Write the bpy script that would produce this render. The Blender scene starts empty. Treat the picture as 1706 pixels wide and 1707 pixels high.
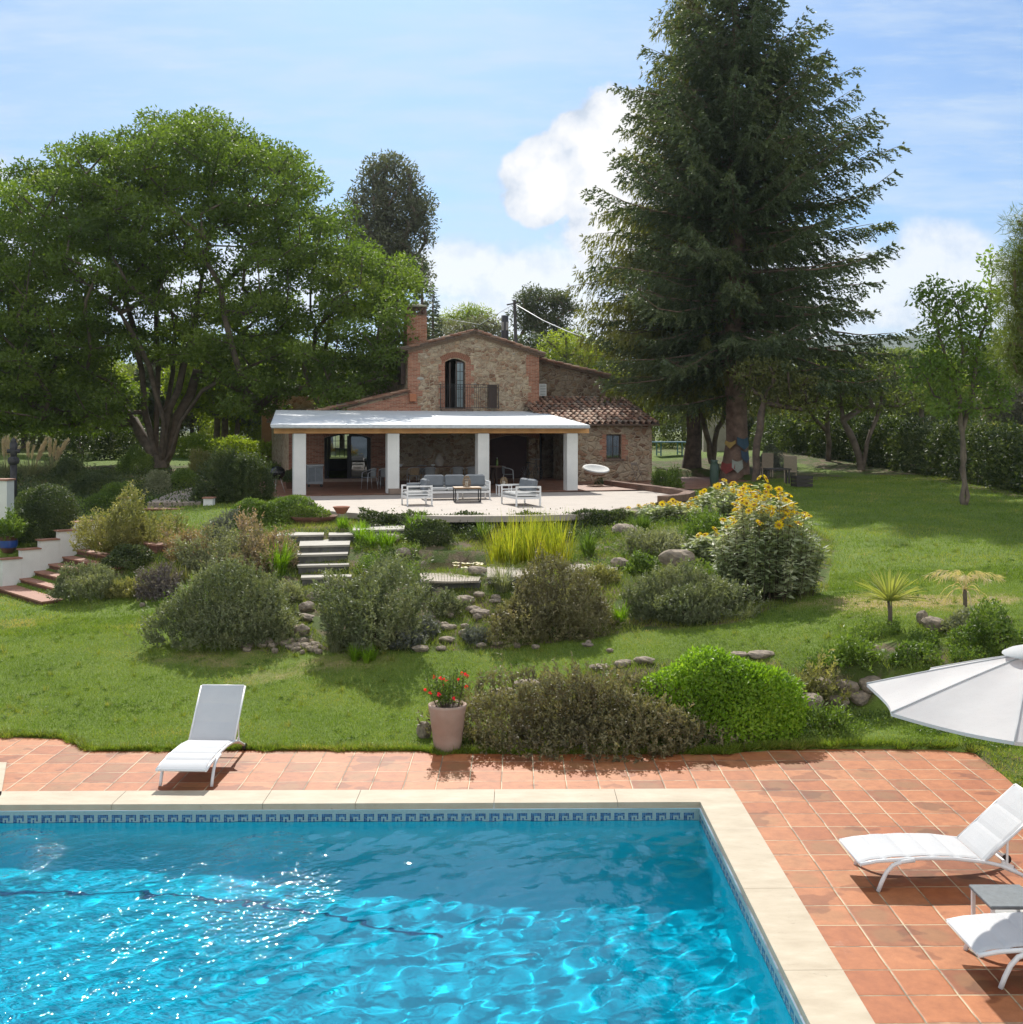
import bpy, math, random
import numpy as np
from mathutils import Vector, Matrix
from mathutils.geometry import tessellate_polygon
random.seed(7); rng = np.random.default_rng(11)
R = math.radians
WATER_CLEAR = 0.0   # share of straight-through light in the water
WAVE = 1.0
MNEE = True
S = bpy.context.scene
COL = S.collection

# ------------------------------------------------------------------ camera
CAMZ, F, CX, HY = 4.4, 1830.0, 853.0, 715.0
cd = bpy.data.cameras.new('camera'); cam = bpy.data.objects.new('camera', cd); COL.objects.link(cam)
cam.location = (0, 0, CAMZ); cam.rotation_euler = (R(90), 0, 0)
cd.sensor_width = 36; cd.lens = 36*F/1707; cd.shift_y = -(853.5-HY)/1707
cd.clip_start = 0.1; cd.clip_end = 6000
S.camera = cam

# ------------------------------------------------------------------ sky, sun, exposure
SUN_EL, SUN_AZ = R(43.5), R(-7)
S.view_settings.view_transform = 'Standard'; S.view_settings.look = 'None'
S.view_settings.exposure = 0.5; S.view_settings.gamma = 1
try: S.view_settings.use_curve_mapping = False
except Exception: pass
w = bpy.data.worlds.new('World'); S.world = w; w.use_nodes = True
def node_kit(nt):
    def N(t, **kw):
        n = nt.nodes.new(t)
        ins = kw.pop('ins', {})
        for k, v in kw.items(): setattr(n, k, v)
        for k, v in ins.items():
            if hasattr(v, 'is_output') or hasattr(v, 'links'): nt.links.new(v, n.inputs[k])
            else: n.inputs[k].default_value = v
        return n
    def M(op, a, b=None, c=None, clamp=False):
        n = nt.nodes.new('ShaderNodeMath'); n.operation = op; n.use_clamp = clamp
        for i, v in enumerate((a, b, c)):
            if v is None: continue
            if hasattr(v, 'links'): nt.links.new(v, n.inputs[i])
            else: n.inputs[i].default_value = v
        return n.outputs[0]
    def MIX(fac, a, b, mode='MIX'):
        n = nt.nodes.new('ShaderNodeMix'); n.data_type = 'RGBA'; n.blend_type = mode
        for k, v in ((0, fac), (6, a), (7, b)):
            if hasattr(v, 'links'): nt.links.new(v, n.inputs[k])
            else: n.inputs[k].default_value = v if k == 0 else (tuple(v)+(1,) if len(v) == 3 else v)
        return n.outputs[2]
    def SM(x, lo, hi):
        n = nt.nodes.new('ShaderNodeMapRange'); n.interpolation_type = 'SMOOTHSTEP'
        nt.links.new(x, n.inputs[0]); n.inputs[1].default_value = lo; n.inputs[2].default_value = hi
        return n.outputs[0]
    def NOISE(vec, scale, detail=4, rough=.55, out=0, lac=2.0):
        n = nt.nodes.new('ShaderNodeTexNoise')
        if vec is not None: nt.links.new(vec, n.inputs['Vector'])
        n.inputs['Scale'].default_value = scale; n.inputs['Detail'].default_value = detail
        n.inputs['Roughness'].default_value = rough; n.inputs['Lacunarity'].default_value = lac
        return n.outputs[out]
    def RAMP(fac, stops, interp='LINEAR'):
        n = nt.nodes.new('ShaderNodeValToRGB'); nt.links.new(fac, n.inputs[0])
        cr = n.color_ramp; cr.interpolation = interp
        while len(cr.elements) < len(stops): cr.elements.new(.5)
        for e, (p, c) in zip(cr.elements, stops):
            e.position = p; e.color = tuple(c)+(1,) if len(c) == 3 else c
        return n.outputs[0]
    return N, M, MIX, SM, NOISE, RAMP

nt = w.node_tree; nt.nodes.clear()
N, M, MIX, SM, NOISE, RAMP = node_kit(nt)
sky = N('ShaderNodeTexSky', sky_type='NISHITA', sun_disc=False, sun_elevation=SUN_EL, sun_rotation=SUN_AZ,
        air_density=1.0, dust_density=1.3, ozone_density=1.5, altitude=100)
tc = N('ShaderNodeTexCoord'); sx = N('ShaderNodeSeparateXYZ', ins={0: tc.outputs['Generated']})
dx, dy, dz = sx.outputs
yy = M('MAXIMUM', dy, 0.12)
u = M('DIVIDE', dx, yy); v = M('DIVIDE', dz, yy)
uv = N('ShaderNodeCombineXYZ', ins={0: u, 1: v}).outputs[0]
def PX(x): return (x-CX)/F
def PY(y): return (HY-y)/F
def blob(cx, cy, rx, ry):
    a = M('DIVIDE', M('SUBTRACT', u, PX(cx)), rx/F); b = M('DIVIDE', M('SUBTRACT', v, PY(cy)), ry/F)
    return M('SUBTRACT', 1.0, M('SQRT', M('ADD', M('MULTIPLY', a, a), M('MULTIPLY', b, b))))
def union(lst):
    o = lst[0]
    for b in lst[1:]: o = M('MAXIMUM', o, b)
    return o
def cumulus(lst, nscale, amp, lo=0.0, hi=.12):
    n = NOISE(uv, nscale, 9, .62)
    d = M('ADD', union([blob(*b) for b in lst]), M('MULTIPLY', M('SUBTRACT', n, .5), amp))
    return SM(d, lo, hi), d
c1, d1 = cumulus([(1005, 285, 135, 105), (1035, 205, 85, 72), (925, 290, 95, 78), (900, 335, 66, 46), (1080, 370, 165, 105), (980, 232, 72, 60)], 16, 1.0, -.02, .16)
c2, d2 = cumulus([(770, 450, 110, 65), (900, 470, 190, 75), (1050, 450, 170, 110), (1000, 530, 420, 75)], 13, .9, -.05, .4)
c3, d3 = cumulus([(1560, 430, 110, 75), (1500, 470, 140, 75), (1640, 470, 130, 60), (1340, 480, 220, 120), (1600, 520, 240, 55)], 13, .9, -.05, .4)
c4, d4 = cumulus([(-40, 300, 90, 60), (60, 420, 160, 110), (350, 480, 320, 90), (-300, 330, 260, 120), (2100, 380, 260, 120)], 11, .9, -.05, .45)
# thin streaks
mp = N('ShaderNodeMapping', ins={'Vector': uv, 'Rotation': (0, 0, R(-24)), 'Scale': (1.2, 7.5, 1)})
ci = NOISE(mp.outputs[0], 3.2, 9, .62)
big = NOISE(uv, 2.6, 4, .6)
veil = M('ADD', M('MULTIPLY', SM(ci, .40, .66), .62), M('MULTIPLY', SM(NOISE(mp.outputs[0], 9, 9, .7), .45, .72), .35))
left = SM(u, PX(1250), PX(150)); left = M('MULTIPLY', left, .16)
bigv = M('MULTIPLY', SM(big, .35, .75), .34)
hor = M('MULTIPLY', SM(v, PY(250), PY(640)), .30)
veil = M('ADD', M('ADD', veil, left), M('ADD', bigv, hor), clamp=True)
base = MIX(1.0, sky.outputs[0], (.50, .70, .92), 'MULTIPLY')
K = 7.6
col = MIX(M('MULTIPLY', veil, .72), base, (.66*K, .80*K, .97*K))
# cloud shade: lit crests, greyer flats
nsh = NOISE(uv, 26, 6, .6)
def cloudcol(d): 
    t = M('ADD', M('MULTIPLY', d, .35), M('MULTIPLY', nsh, .9))
    return RAMP(t, [(.36, (.60*K, .69*K, .82*K)), (.5, (.82*K, .87*K, .95*K)), (.68, (1.02*K, 1.02*K, 1.02*K))])
for c, d, k in ((c4, d4, .60), (c2, d2, .74), (c3, d3, .72), (c1, d1, 1.0)):
    col = MIX(M('MULTIPLY', c, k), col, cloudcol(d))
# added unseen cloud behind and above the camera, bright to fill the shade
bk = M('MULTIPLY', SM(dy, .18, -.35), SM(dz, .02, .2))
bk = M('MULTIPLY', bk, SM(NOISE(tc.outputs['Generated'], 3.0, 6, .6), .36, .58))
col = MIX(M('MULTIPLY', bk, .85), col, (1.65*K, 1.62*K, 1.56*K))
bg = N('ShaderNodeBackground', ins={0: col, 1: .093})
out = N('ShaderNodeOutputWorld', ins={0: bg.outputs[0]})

sd = bpy.data.lights.new('sun', 'SUN'); sun = bpy.data.objects.new('sun', sd); COL.objects.link(sun)
sd.energy = 4.2; sd.angle = R(.53); sd.color = (1, .95, .86)
sdir = Vector((math.sin(SUN_AZ)*math.cos(SUN_EL), math.cos(SUN_AZ)*math.cos(SUN_EL), math.sin(SUN_EL)))
sun.rotation_euler = sdir.to_track_quat('Z', 'Y').to_euler()
sun.location = (-20, 40, 40)
cy = S.cycles
cy.use_denoising = True
cy.max_bounces = 7; cy.diffuse_bounces = 3; cy.glossy_bounces = 3; cy.transmission_bounces = 5; cy.transparent_max_bounces = 12
cy.sample_clamp_indirect = 6; cy.use_adaptive_sampling = True; cy.adaptive_threshold = .02
cy.caustics_refractive = True; cy.caustics_reflective = True

# ------------------------------------------------------------------ helpers: objects
def tag(o, label=None, cat=None, group=None, kind=None):
    if label: o['label'] = label
    if cat: o['category'] = cat
    if group: o['group'] = group
    if kind: o['kind'] = kind
    return o
def empty(name, loc=(0, 0, 0), rz=0, label=None, cat=None, group=None):
    o = bpy.data.objects.new(name, None); COL.objects.link(o); o.location = loc; o.rotation_euler = (0, 0, rz)
    o.empty_display_size = .2
    return tag(o, label, cat, group)
def link(name, me, mat=None, parent=None, loc=(0, 0, 0), rz=0):
    o = bpy.data.objects.new(name, me); COL.objects.link(o)
    if mat is not None and not me.materials: me.materials.append(mat)
    if parent is not None:
        o.parent = parent
        if parent.get('_w'): loc = tuple(-c for c in parent.location)
    o.location = loc; o.rotation_euler = (0, 0, rz)
    return o
def wroot(name, loc, label, cat, group=None):
    """a thing whose parts are modelled in world coordinates"""
    r = empty(name, loc, 0, label, cat, group); r['_w'] = 1; return r
def mesh_np(name, V, Fc, rnd=None, smooth=False, uvs=None):
    """V (n,3), Fc (m,k) with k fixed -> mesh; rnd (m,) per-face random"""
    me = bpy.data.meshes.new(name)
    V = np.asarray(V, np.float32); Fc = np.asarray(Fc, np.int32); m, k = Fc.shape
    me.vertices.add(len(V)); me.vertices.foreach_set('co', V.ravel())
    me.loops.add(m*k); me.loops.foreach_set('vertex_index', Fc.ravel())
    me.polygons.add(m); me.polygons.foreach_set('loop_start', np.arange(0, m*k, k, dtype=np.int32))
    me.polygons.foreach_set('loop_total', np.full(m, k, np.int32))
    me.polygons.foreach_set('use_smooth', np.full(m, smooth))
    if rnd is not None:
        a = me.attributes.new('rnd', 'FLOAT', 'FACE'); a.data.foreach_set('value', np.asarray(rnd, np.float32))
    if uvs is not None:
        l = me.uv_layers.new(name='uv'); l.data.foreach_set('uv', np.asarray(uvs, np.float32)[Fc.ravel()].ravel())
    me.update(calc_edges=True)
    return me
def dup(o, loc=None, rz=None, scale=None, label=None):
    c = o.copy(); COL.objects.link(c)
    if loc is not None: c.location = loc
    if rz is not None: c.rotation_euler = (0, 0, rz)
    if scale is not None: c.scale = scale
    if label: c['label'] = label
    for ch in list(o.children):
        d = ch.copy(); COL.objects.link(d); d.parent = c
        for g in list(ch.children):
            e = g.copy(); COL.objects.link(e); e.parent = d
    return c

class MB:
    def __init__(s): s.v = []; s.f = []; s.sm = []
    def add(s, vs, fs, smooth=False):
        b = len(s.v); s.v += [tuple(p) for p in vs]; s.f += [tuple(i+b for i in f) for f in fs]; s.sm += [smooth]*len(fs); return s
    def box(s, c, d, rz=0, rx=0, ry=0, bev=0):
        hx, hy, hz = d[0]/2, d[1]/2, d[2]/2
        m = Matrix.Translation(c) @ Matrix.Rotation(rz, 4, 'Z') @ Matrix.Rotation(ry, 4, 'Y') @ Matrix.Rotation(rx, 4, 'X')
        if bev <= 0:
            vs = [m @ Vector((x*hx, y*hy, z*hz)) for z in (-1, 1) for x, y in ((-1, -1), (1, -1), (1, 1), (-1, 1))]
            fs = [(3, 2, 1, 0), (4, 5, 6, 7), (0, 1, 5, 4), (1, 2, 6, 5), (2, 3, 7, 6), (3, 0, 4, 7)]
            return s.add(vs, fs)
        b = min(bev, hx*.9, hy*.9, hz*.9)
        pts = []
        for z, i in ((-hz, b), (-hz+b, 0), (hz-b, 0), (hz, b)):
            X, Y = hx-i, hy-i; q = b if i == 0 else b*.6
            for x, y in ((-X+q, -Y), (X-q, -Y), (X, -Y+q), (X, Y-q), (X-q, Y), (-X+q, Y), (-X, Y-q), (-X, -Y+q)): pts.append(m @ Vector((x, y, z)))
        fs = [tuple(range(7, -1, -1)), tuple(range(24, 32))]
        for k in range(3):
            for i in range(8): fs.append((k*8+i, k*8+(i+1) % 8, k*8+8+(i+1) % 8, k*8+8+i))
        return s.add(pts, fs)
    def bar(s, a, b, wd, h=None, up=(0, 0, 1)):
        a = Vector(a); b = Vector(b); h = h or wd; d = (b-a); L = d.length
        if L < 1e-6: return s
        d.normalize(); up = Vector(up)
        if abs(d.dot(up)) > .98: up = Vector((0, 1, 0))
        sd_ = d.cross(up).normalized(); u_ = sd_.cross(d)
        vs = []
        for p in (a, b):
            for x, y in ((-1, -1), (1, -1), (1, 1), (-1, 1)): vs.append(p + sd_*x*wd/2 + u_*y*h/2)
        return s.add(vs, [(3, 2, 1, 0), (4, 5, 6, 7), (0, 1, 5, 4), (1, 2, 6, 5), (2, 3, 7, 6), (3, 0, 4, 7)])
    def tube(s, pts, rad, seg=8, cap=True, wob=0):
        pts = [Vector(p) for p in pts]; n = len(pts)
        if not hasattr(rad, '__len__'): rad = [rad]*n
        rings = []; pu = Vector((0.13, 1, .07)).normalized()
        for i, p in enumerate(pts):
            d = (pts[min(i+1, n-1)]-pts[max(i-1, 0)])
            d = d.normalized() if d.length > 1e-9 else Vector((0, 0, 1))
            sdv = d.cross(pu)
            if sdv.length < .05: sdv = d.cross(Vector((1, 0, 0)))
            sdv.normalize(); uu = sdv.cross(d).normalized(); pu = uu
            for k in range(seg):
                a = 2*math.pi*k/seg; r = rad[i]*(1+(random.uniform(-wob, wob) if wob else 0))
                rings.append(p + (sdv*math.cos(a)+uu*math.sin(a))*r)
        fs = [(i*seg+k, i*seg+(k+1) % seg, (i+1)*seg+(k+1) % seg, (i+1)*seg+k) for i in range(n-1) for k in range(seg)]
        s.add(rings, fs, True)
        if cap:
            b = len(s.v)-n*seg
            s.f.append(tuple(b+k for k in range(seg-1, -1, -1))); s.sm.append(False)
            s.f.append(tuple(b+(n-1)*seg+k for k in range(seg))); s.sm.append(False)
        return s
    def lathe(s, prof, c=(0, 0, 0), seg=24, smooth=True, sx=1, sy=1):
        vs = [(c[0]+r*sx*math.cos(2*math.pi*k/seg), c[1]+r*sy*math.sin(2*math.pi*k/seg), c[2]+z) for r, z in prof for k in range(seg)]
        fs = [(i*seg+k, i*seg+(k+1) % seg, (i+1)*seg+(k+1) % seg, (i+1)*seg+k) for i in range(len(prof)-1) for k in range(seg)]
        return s.add(vs, fs, smooth)
    def prism(s, poly, z0, z1, holes=()):
        """poly: list of (x,y) ccw or list; z0 bottom, z1 top"""
        polys = [poly]+list(holes)
        flat = [p for q in polys for p in q]
        tris = tessellate_polygon([[Vector((x, y, 0)) for x, y in q] for q in polys])
        n = len(flat)
        vs = [(x, y, z1) for x, y in flat]+[(x, y, z0) for x, y in flat]
        fs = []
        for t in tris:
            a, b, c = t; A, B, Cc = flat[a], flat[b], flat[c]
            cr = (B[0]-A[0])*(Cc[1]-A[1])-(B[1]-A[1])*(Cc[0]-A[0])
            if cr < 0: a, c = c, a
            fs.append((a, b, c)); fs.append((c+n, b+n, a+n))
        o = 0
        for q in polys:
            k = len(q)
            ar = sum(q[i][0]*q[(i+1) % k][1]-q[(i+1) % k][0]*q[i][1] for i in range(k))
            for i in range(k):
                a, b = o+i, o+(i+1) % k
                if (ar > 0) == (o == 0): fs.append((b, a, a+n, b+n)[::-1] if False else (a, a+n, b+n, b))
                else: fs.append((b, b+n, a+n, a))
            o += k
        return s.add(vs, fs)
    def xf(s, m):
        s.v = [tuple(m @ Vector(p)) for p in s.v]; return s
    def mesh(s, name='mesh'):
        me = bpy.data.meshes.new(name); me.from_pydata(s.v, [], s.f); me.polygons.foreach_set('use_smooth', s.sm); me.update(); return me
    def build(s, name, mat, parent=None, loc=(0, 0, 0), rz=0): return link(name, s.mesh(name), mat, parent, loc, rz)

# ------------------------------------------------------------------ materials
def new_mat(name):
    m = bpy.data.materials.new(name); m.use_nodes = True; m.node_tree.nodes.clear(); return m
MATS = {}
def simple(name, c, rough=.6, metal=0, var=.12, nscale=8, bump=.0, spec=.5, c2=None, bscale=None, detail=5, sheen=0):
    if name in MATS: return MATS[name]
    m = new_mat(name); nt = m.node_tree; N, M, MIX, SM, NOISE, RAMP = node_kit(nt)
    t = N('ShaderNodeTexCoord').outputs['Object']
    n = NOISE(t, nscale, detail, .6)
    c2 = c2 or tuple(x*(1-var*2) for x in c)
    colr = RAMP(n, [(.32, c2), (.68, c)])
    p = N('ShaderNodeBsdfPrincipled', ins={'Base Color': colr, 'Roughness': rough, 'Metallic': metal, 'Specular IOR Level': spec})
    if bump:
        b = N('ShaderNodeBump', ins={'Height': NOISE(t, bscale or nscale*4, 6, .65), 'Strength': bump, 'Distance': .02}); nt.links.new(b.outputs[0], p.inputs['Normal'])
    N('ShaderNodeOutputMaterial', ins={0: p.outputs[0]})
    MATS[name] = m; return m
GAIN = (1.45, 1.24, 1.25)
def leaf_mat(name, cols, trans=.38, rough=.5, spec=.35, pscale=.5):
    """cols: list of colours over the per-leaf random value; big patches drift the hue"""
    if name in MATS: return MATS[name]
    m = new_mat(name); nt = m.node_tree; N, M, MIX, SM, NOISE, RAMP = node_kit(nt)
    cols = [(min(q[0]*GAIN[0], .9), min(q[1]*GAIN[1], .9), min(q[2]*GAIN[2], .9)) for q in cols] or [(1, 1, 1)]
    a = N('ShaderNodeAttribute', attribute_name='rnd').outputs['Fac']
    t = N('ShaderNodeTexCoord').outputs['Object']
    n = NOISE(t, pscale, 3, .5)
    f = M('ADD', M('MULTIPLY', a, .62), M('MULTIPLY', SM(n, .3, .7), .38))
    c = RAMP(f, [(i/max(1, len(cols)-1), q) for i, q in enumerate(cols)])
    p = N('ShaderNodeBsdfPrincipled', ins={'Base Color': c, 'Roughness': rough, 'Specular IOR Level': spec})
    tcol = MIX(1.0, c, (1.75, 1.9, .8), 'MULTIPLY')
    tr = N('ShaderNodeBsdfTranslucent', ins={0: tcol})
    mx = N('ShaderNodeMixShader', ins={0: trans, 1: p.outputs[0], 2: tr.outputs[0]})
    N('ShaderNodeOutputMaterial', ins={0: mx.outputs[0]})
    MATS[name] = m; return m

# pixel helpers (photo pixels of the 1706 frame)
def P3(px, py, Y): return ((px-CX)/F*Y, Y, CAMZ-(py-HY)/F*Y)
def PZ(px, py, z):
    Y = (CAMZ-z)*F/(py-HY); return ((px-CX)/F*Y, Y, z)

# pool frame: a along the far edge, b away from the camera, origin = outer corner of the coping
PO = Vector(PZ(1222.5, 1318, 0)).xy
PU = Vector((1, .012)).normalized(); PV = Vector((.004, 1)).normalized()
def pw(a, b): q = PO+PU*a+PV*b; return (q.x, q.y)
def pinv(x, y):
    d = Vector((x, y))-PO; det = PU.x*PV.y-PU.y*PV.x
    return ((d.x*PV.y-d.y*PV.x)/det, (PU.x*d.y-PU.y*d.x)/det)

# ------------------------------------------------------------------ terrain
CP = []
def cpx(px, py, z): x, y, z = PZ(px, py, z); CP.append((x, y, z))
for q in [(0, 1230, 0), (150, 1250, 0), (400, 1248, 0), (700, 1252, .0), (950, 1256, .02), (1190, 1256, .03), (1330, 1250, .03), (1500, 1246, .03),
          (0, 1120, .12), (350, 1150, .10), (700, 1130, .14), (560, 1200, .04), (100, 1040, .32), (0, 1010, .40), (350, 1092, .30), (540, 1092, .36), (700, 1100, .38), (1000, 1092, .50),
          (1090, 1102, .58), (1300, 1082, .74), (1290, 1160, .25), (1000, 1180, .15), (1150, 1170, .2),
          (1250, 1045, .86), (1450, 1095, .86), (1580, 1070, .95), (1485, 1040, 1.08), (1640, 1050, 1.08), (1300, 1000, 1.05), (1450, 980, 1.2), (1700, 1000, 1.25),
          (1400, 900, 1.65), (1706, 920, 1.6), (1706, 840, 2.0), (1607, 842, 2.05), (1400, 822, 2.2), (1380, 780, 2.55), (1500, 772, 2.75), (1706, 808, 2.35), (1300, 752, 3.0),
          (540, 968, 1.02), (540, 890, 1.75), (450, 1040, .6), (400, 960, .95), (620, 1040, .65), (750, 976, 1.16), (860, 974, 1.18), (740, 930, 1.30), (880, 950, 1.3), (850, 1010, .85), (700, 1020, .72),
          (1000, 1000, .95), (1130, 960, 1.2), (1130, 920, 1.5), (1000, 890, 1.62), (850, 885, 1.65), (650, 885, 1.7), (1150, 860, 1.9), (1230, 840, 2.0),
          (300, 960, .9), (250, 990, .62), (150, 1000, .48), (60, 992, .45), (230, 930, 1.25), (330, 900, 1.5), (430, 880, 1.75), (380, 830, 2.05), (300, 845, 2.05), (450, 815, 2.1),
          (170, 880, 1.62), (120, 860, 1.75), (20, 860, 1.9), (100, 815, 2.2), (265, 775, 2.65), (20, 790, 2.35), (440, 790, 2.3), (1150, 795, 2.2), (1225, 800, 2.25), (1100, 800, 2.12)]:
    cpx(*q)
CP += [(-30, 15, .1), (-30, 22, .4), (-30, 30, 1.5), (-32, 45, 2.3), (20, 15, .5), (24, 24, 1.4), (30, 34, 1.9), (34, 45, 2.2), (-6, 52, 2.3), (4, 55, 2.4), (14, 60, 3.1), (-16, 65, 2.9), (-40, 65, 2.9), (30, 65, 3.1), (0, 72, 2.9), (-40, 90, 3.1), (0, 95, 3.0), (45, 90, 3.2)]
CPa = np.array(CP); cxy = CPa[:, :2]
def _U(r2): return np.where(r2 > 1e-9, r2*np.log(np.maximum(r2, 1e-12))*.5, 0)
NCP = len(CP); K_ = _U(((cxy[:, None]-cxy[None])**2).sum(-1)) + np.eye(NCP)*.35
A_ = np.zeros((NCP+3, NCP+3)); A_[:NCP, :NCP] = K_; A_[:NCP, NCP] = 1; A_[:NCP, NCP+1:] = cxy; A_[NCP, :NCP] = 1; A_[NCP+1:, :NCP] = cxy.T
W_ = np.linalg.solve(A_, np.concatenate([CPa[:, 2], np.zeros(3)]))
def sstep(x, a, b): t = np.clip((x-a)/(b-a), 0, 1); return t*t*(3-2*t)

DECK_PX = [(0, 1228), (60, 1229), (100, 1231), (122, 1238), (138, 1248), (160, 1252), (400, 1250), (700, 1252), (722, 1256), (1190, 1257), (1290, 1249), (1400, 1247), (1480, 1246), (1600, 1250), (1625, 1256), (1640, 1268), (1672, 1292), (1706, 1322)]
DECK_EDGE = [PZ(px, py, 0)[:2] for px, py in DECK_PX]
_dx = np.array([-60, -9.2]+[p[0] for p in DECK_EDGE]+[7.4, 60]); _dy = np.array([DECK_EDGE[0][1]+.2, DECK_EDGE[0][1]+.1]+[p[1] for p in DECK_EDGE]+[11.2, 9.0])
# terrace outline (world xy) at z = 2.08
TZ = 2.08
TERR_PX = [(470, 832), (500, 845), (560, 853), (640, 858.5), (750, 860.5), (860, 860), (960, 857.5), (1020, 853), (1065, 845), (1100, 836), (1130, 826), (1190, 815)]
TERR = [PZ(px, py, TZ)[:2] for px, py in TERR_PX]
TERR_BACK = [(11.5, 46.5), (9.5, 53), (-11.6, 50.5), (-10.2, 39.6)]
TERR_ALL = TERR+TERR_BACK
def inpoly(x, y, poly):
    x = np.asarray(x, float); y = np.asarray(y, float); c = np.zeros(x.shape, bool); n = len(poly)
    for i in range(n):
        x1, y1 = poly[i]; x2, y2 = poly[(i+1) % n]
        if y1 == y2: continue
        m = ((y1 > y) != (y2 > y)) & (x < (x2-x1)*(y-y1)/(y2-y1)+x1); c ^= m
    return c
PONDC = PZ(745, 942, 1.2)[:2]
_st = PZ(88, 1001, .42); SB = Vector((_st[0], _st[1])); e_w = Vector(PZ(8, 977, .42)[:2])-SB; W_s = e_w.length; e_w.normalize(); e_c = Vector((-e_w.y, e_w.x))
if e_c.x < 0: e_c = -e_c
def H(x, y, raw=False):
    x = np.asarray(x, float); y = np.asarray(y, float); sh = x.shape; xf = x.ravel(); yf = y.ravel()
    z = np.empty(len(xf))
    for i in range(0, len(xf), 20000):
        a = xf[i:i+20000]; b = yf[i:i+20000]
        z[i:i+20000] = _U((a[:, None]-cxy[None, :, 0])**2+(b[:, None]-cxy[None, :, 1])**2) @ W_[:NCP] + W_[NCP]+W_[NCP+1]*a+W_[NCP+2]*b
    far = sstep(yf, 75, 110)+sstep(np.abs(xf), 45, 70); far = np.clip(far, 0, 1)
    z = z*(1-far) + (3.1+.2*np.sin(xf*.05)+.4*np.sin(yf*.03))*far
    near = 1-sstep(yf, 12, 17)
    z = np.where(yf < 17, np.maximum(z, -.02), z)
    z += .018*np.sin(xf*2.1+.7*yf)*np.sin(yf*1.7)+.012*np.sin(xf*4.3)*np.cos(yf*3.9)
    # low cut bank with stones on the right
    e = 16.75+.15*np.sin(xf*1.7); wd = sstep(xf, 4.3, 5.0)
    lowz = .06+.05*np.sin(xf*2+yf)
    cut = wd*(1-sstep(yf, e-.12, e+.06))*sstep(yf, 13, 14.5)
    z = z*(1-cut)+np.minimum(z, lowz)*cut
    de = np.interp(xf, _dx, _dy)
    k = sstep(yf, de-.12, de-.02)
    z = np.where(yf < de+.25, z*k + (-.12)*(1-k) + .012*k, z)
    if not raw:
        ins = inpoly(xf, yf, TERR_ALL); z = np.where(ins, np.minimum(z, 1.9), z)
    # the ground is dug out for the left stairs
    ax_ = (xf-SB.x)*e_c.x+(yf-SB.y)*e_c.y; bx_ = (xf-SB.x)*e_w.x+(yf-SB.y)*e_w.y
    m_ = sstep(bx_, -.45, -.05)*(1-sstep(bx_, W_s+.1, W_s+.5))*sstep(ax_, -1.6, -.6)*(1-sstep(ax_, 3.4, 4.2))
    z = z*(1-m_)+np.minimum(z, .36+np.clip(ax_, 0, 3)*.43-.06)*m_
    m_ = (1-sstep(bx_, W_s+2.2, W_s+3.0))*sstep(bx_, W_s-.1, W_s+.1)*sstep(ax_, -1.6, -.6)*(1-sstep(ax_, -.1, .15))
    z = z*(1-m_)+np.minimum(z, .40)*m_
    # bed of the stone steps
    pxs = xf/np.maximum(yf, 1)*F+CX; m_ = sstep(pxs, 478, 496)*(1-sstep(pxs, 592, 612))*sstep(yf, 24.0, 24.4)*(1-sstep(yf, 28.2, 28.8))
    z = z*(1-m_)+np.minimum(z, np.interp(yf, [24.2, 24.9, 25.5, 26.0, 26.5, 27.7, 28.6], [.70, .80, 1.0, 1.2, 1.36, 1.5, 1.7]))*m_
    # pond basin
    pd = ((xf-PONDC[0])/1.55)**2+((yf-PONDC[1])/1.15)**2
    z = z - .35*(1-sstep(pd, .6, 1.25))
    return z.reshape(sh)
def hz(x, y): return float(H(np.array([x]), np.array([y]))[0])
_ys = np.concatenate([np.linspace(12.5, 60, 1900), np.linspace(60.1, 200, 700)])
def G(px, py):
    """ground point seen at photo pixel"""
    k = (px-CX)/F; zz = H(k*_ys, _ys); r = CAMZ-(py-HY)/F*_ys
    i = np.argmax(r <= zz)
    if r[i] > zz[i]: i = len(_ys)-1
    Y = _ys[i]; return (k*Y, Y, float(zz[i]))

# ------------------------------------------------------------------ ground
POOL_POLY = [pw(-12.6, -.46), pw(-.46, -.46), pw(-.46, -14), pw(-12.6, -14)]
xs = np.unique(np.concatenate([-np.geomspace(27, 930, 26), np.arange(-27, -13, .5), np.arange(-13, 13, .2), np.arange(13, 27, .5), np.geomspace(27, 930, 26)]))
ys = np.unique(np.concatenate([-np.geomspace(3, 60, 10), np.arange(-2, 12, 1.0), np.arange(12, 15.4, .12), np.arange(15.4, 34, .22), np.arange(34, 66, .6), np.geomspace(66, 1150, 30)]))
gx, gy = np.meshgrid(xs, ys); gz = H(gx, gy)
gz = np.where(gy < 12.2, -.12, gz)
V = np.stack([gx, gy, gz], -1).reshape(-1, 3); nx = len(xs)
ii, jj = np.meshgrid(np.arange(len(ys)-1), np.arange(nx-1), indexing='ij')
Fq = np.stack([ii*nx+jj, ii*nx+jj+1, (ii+1)*nx+jj+1, (ii+1)*nx+jj], -1).reshape(-1, 4)
cen = V[Fq].mean(1)
# leave the pool basin open: cells wholly or partly over the basin are dropped (the deck covers the rim)
keep = np.ones(len(Fq), bool)
for k in range(4): keep &= ~inpoly(V[Fq[:, k], 0], V[Fq[:, k], 1], [pw(-13.1, -.06), pw(-.06, -.06), pw(-.06, -14.4), pw(-13.1, -14.4)])
# large ground cells around the pool get dropped, so refill with the deck underlay
Fq = Fq[keep]
me = mesh_np('ground', V, Fq, smooth=True)
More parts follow.
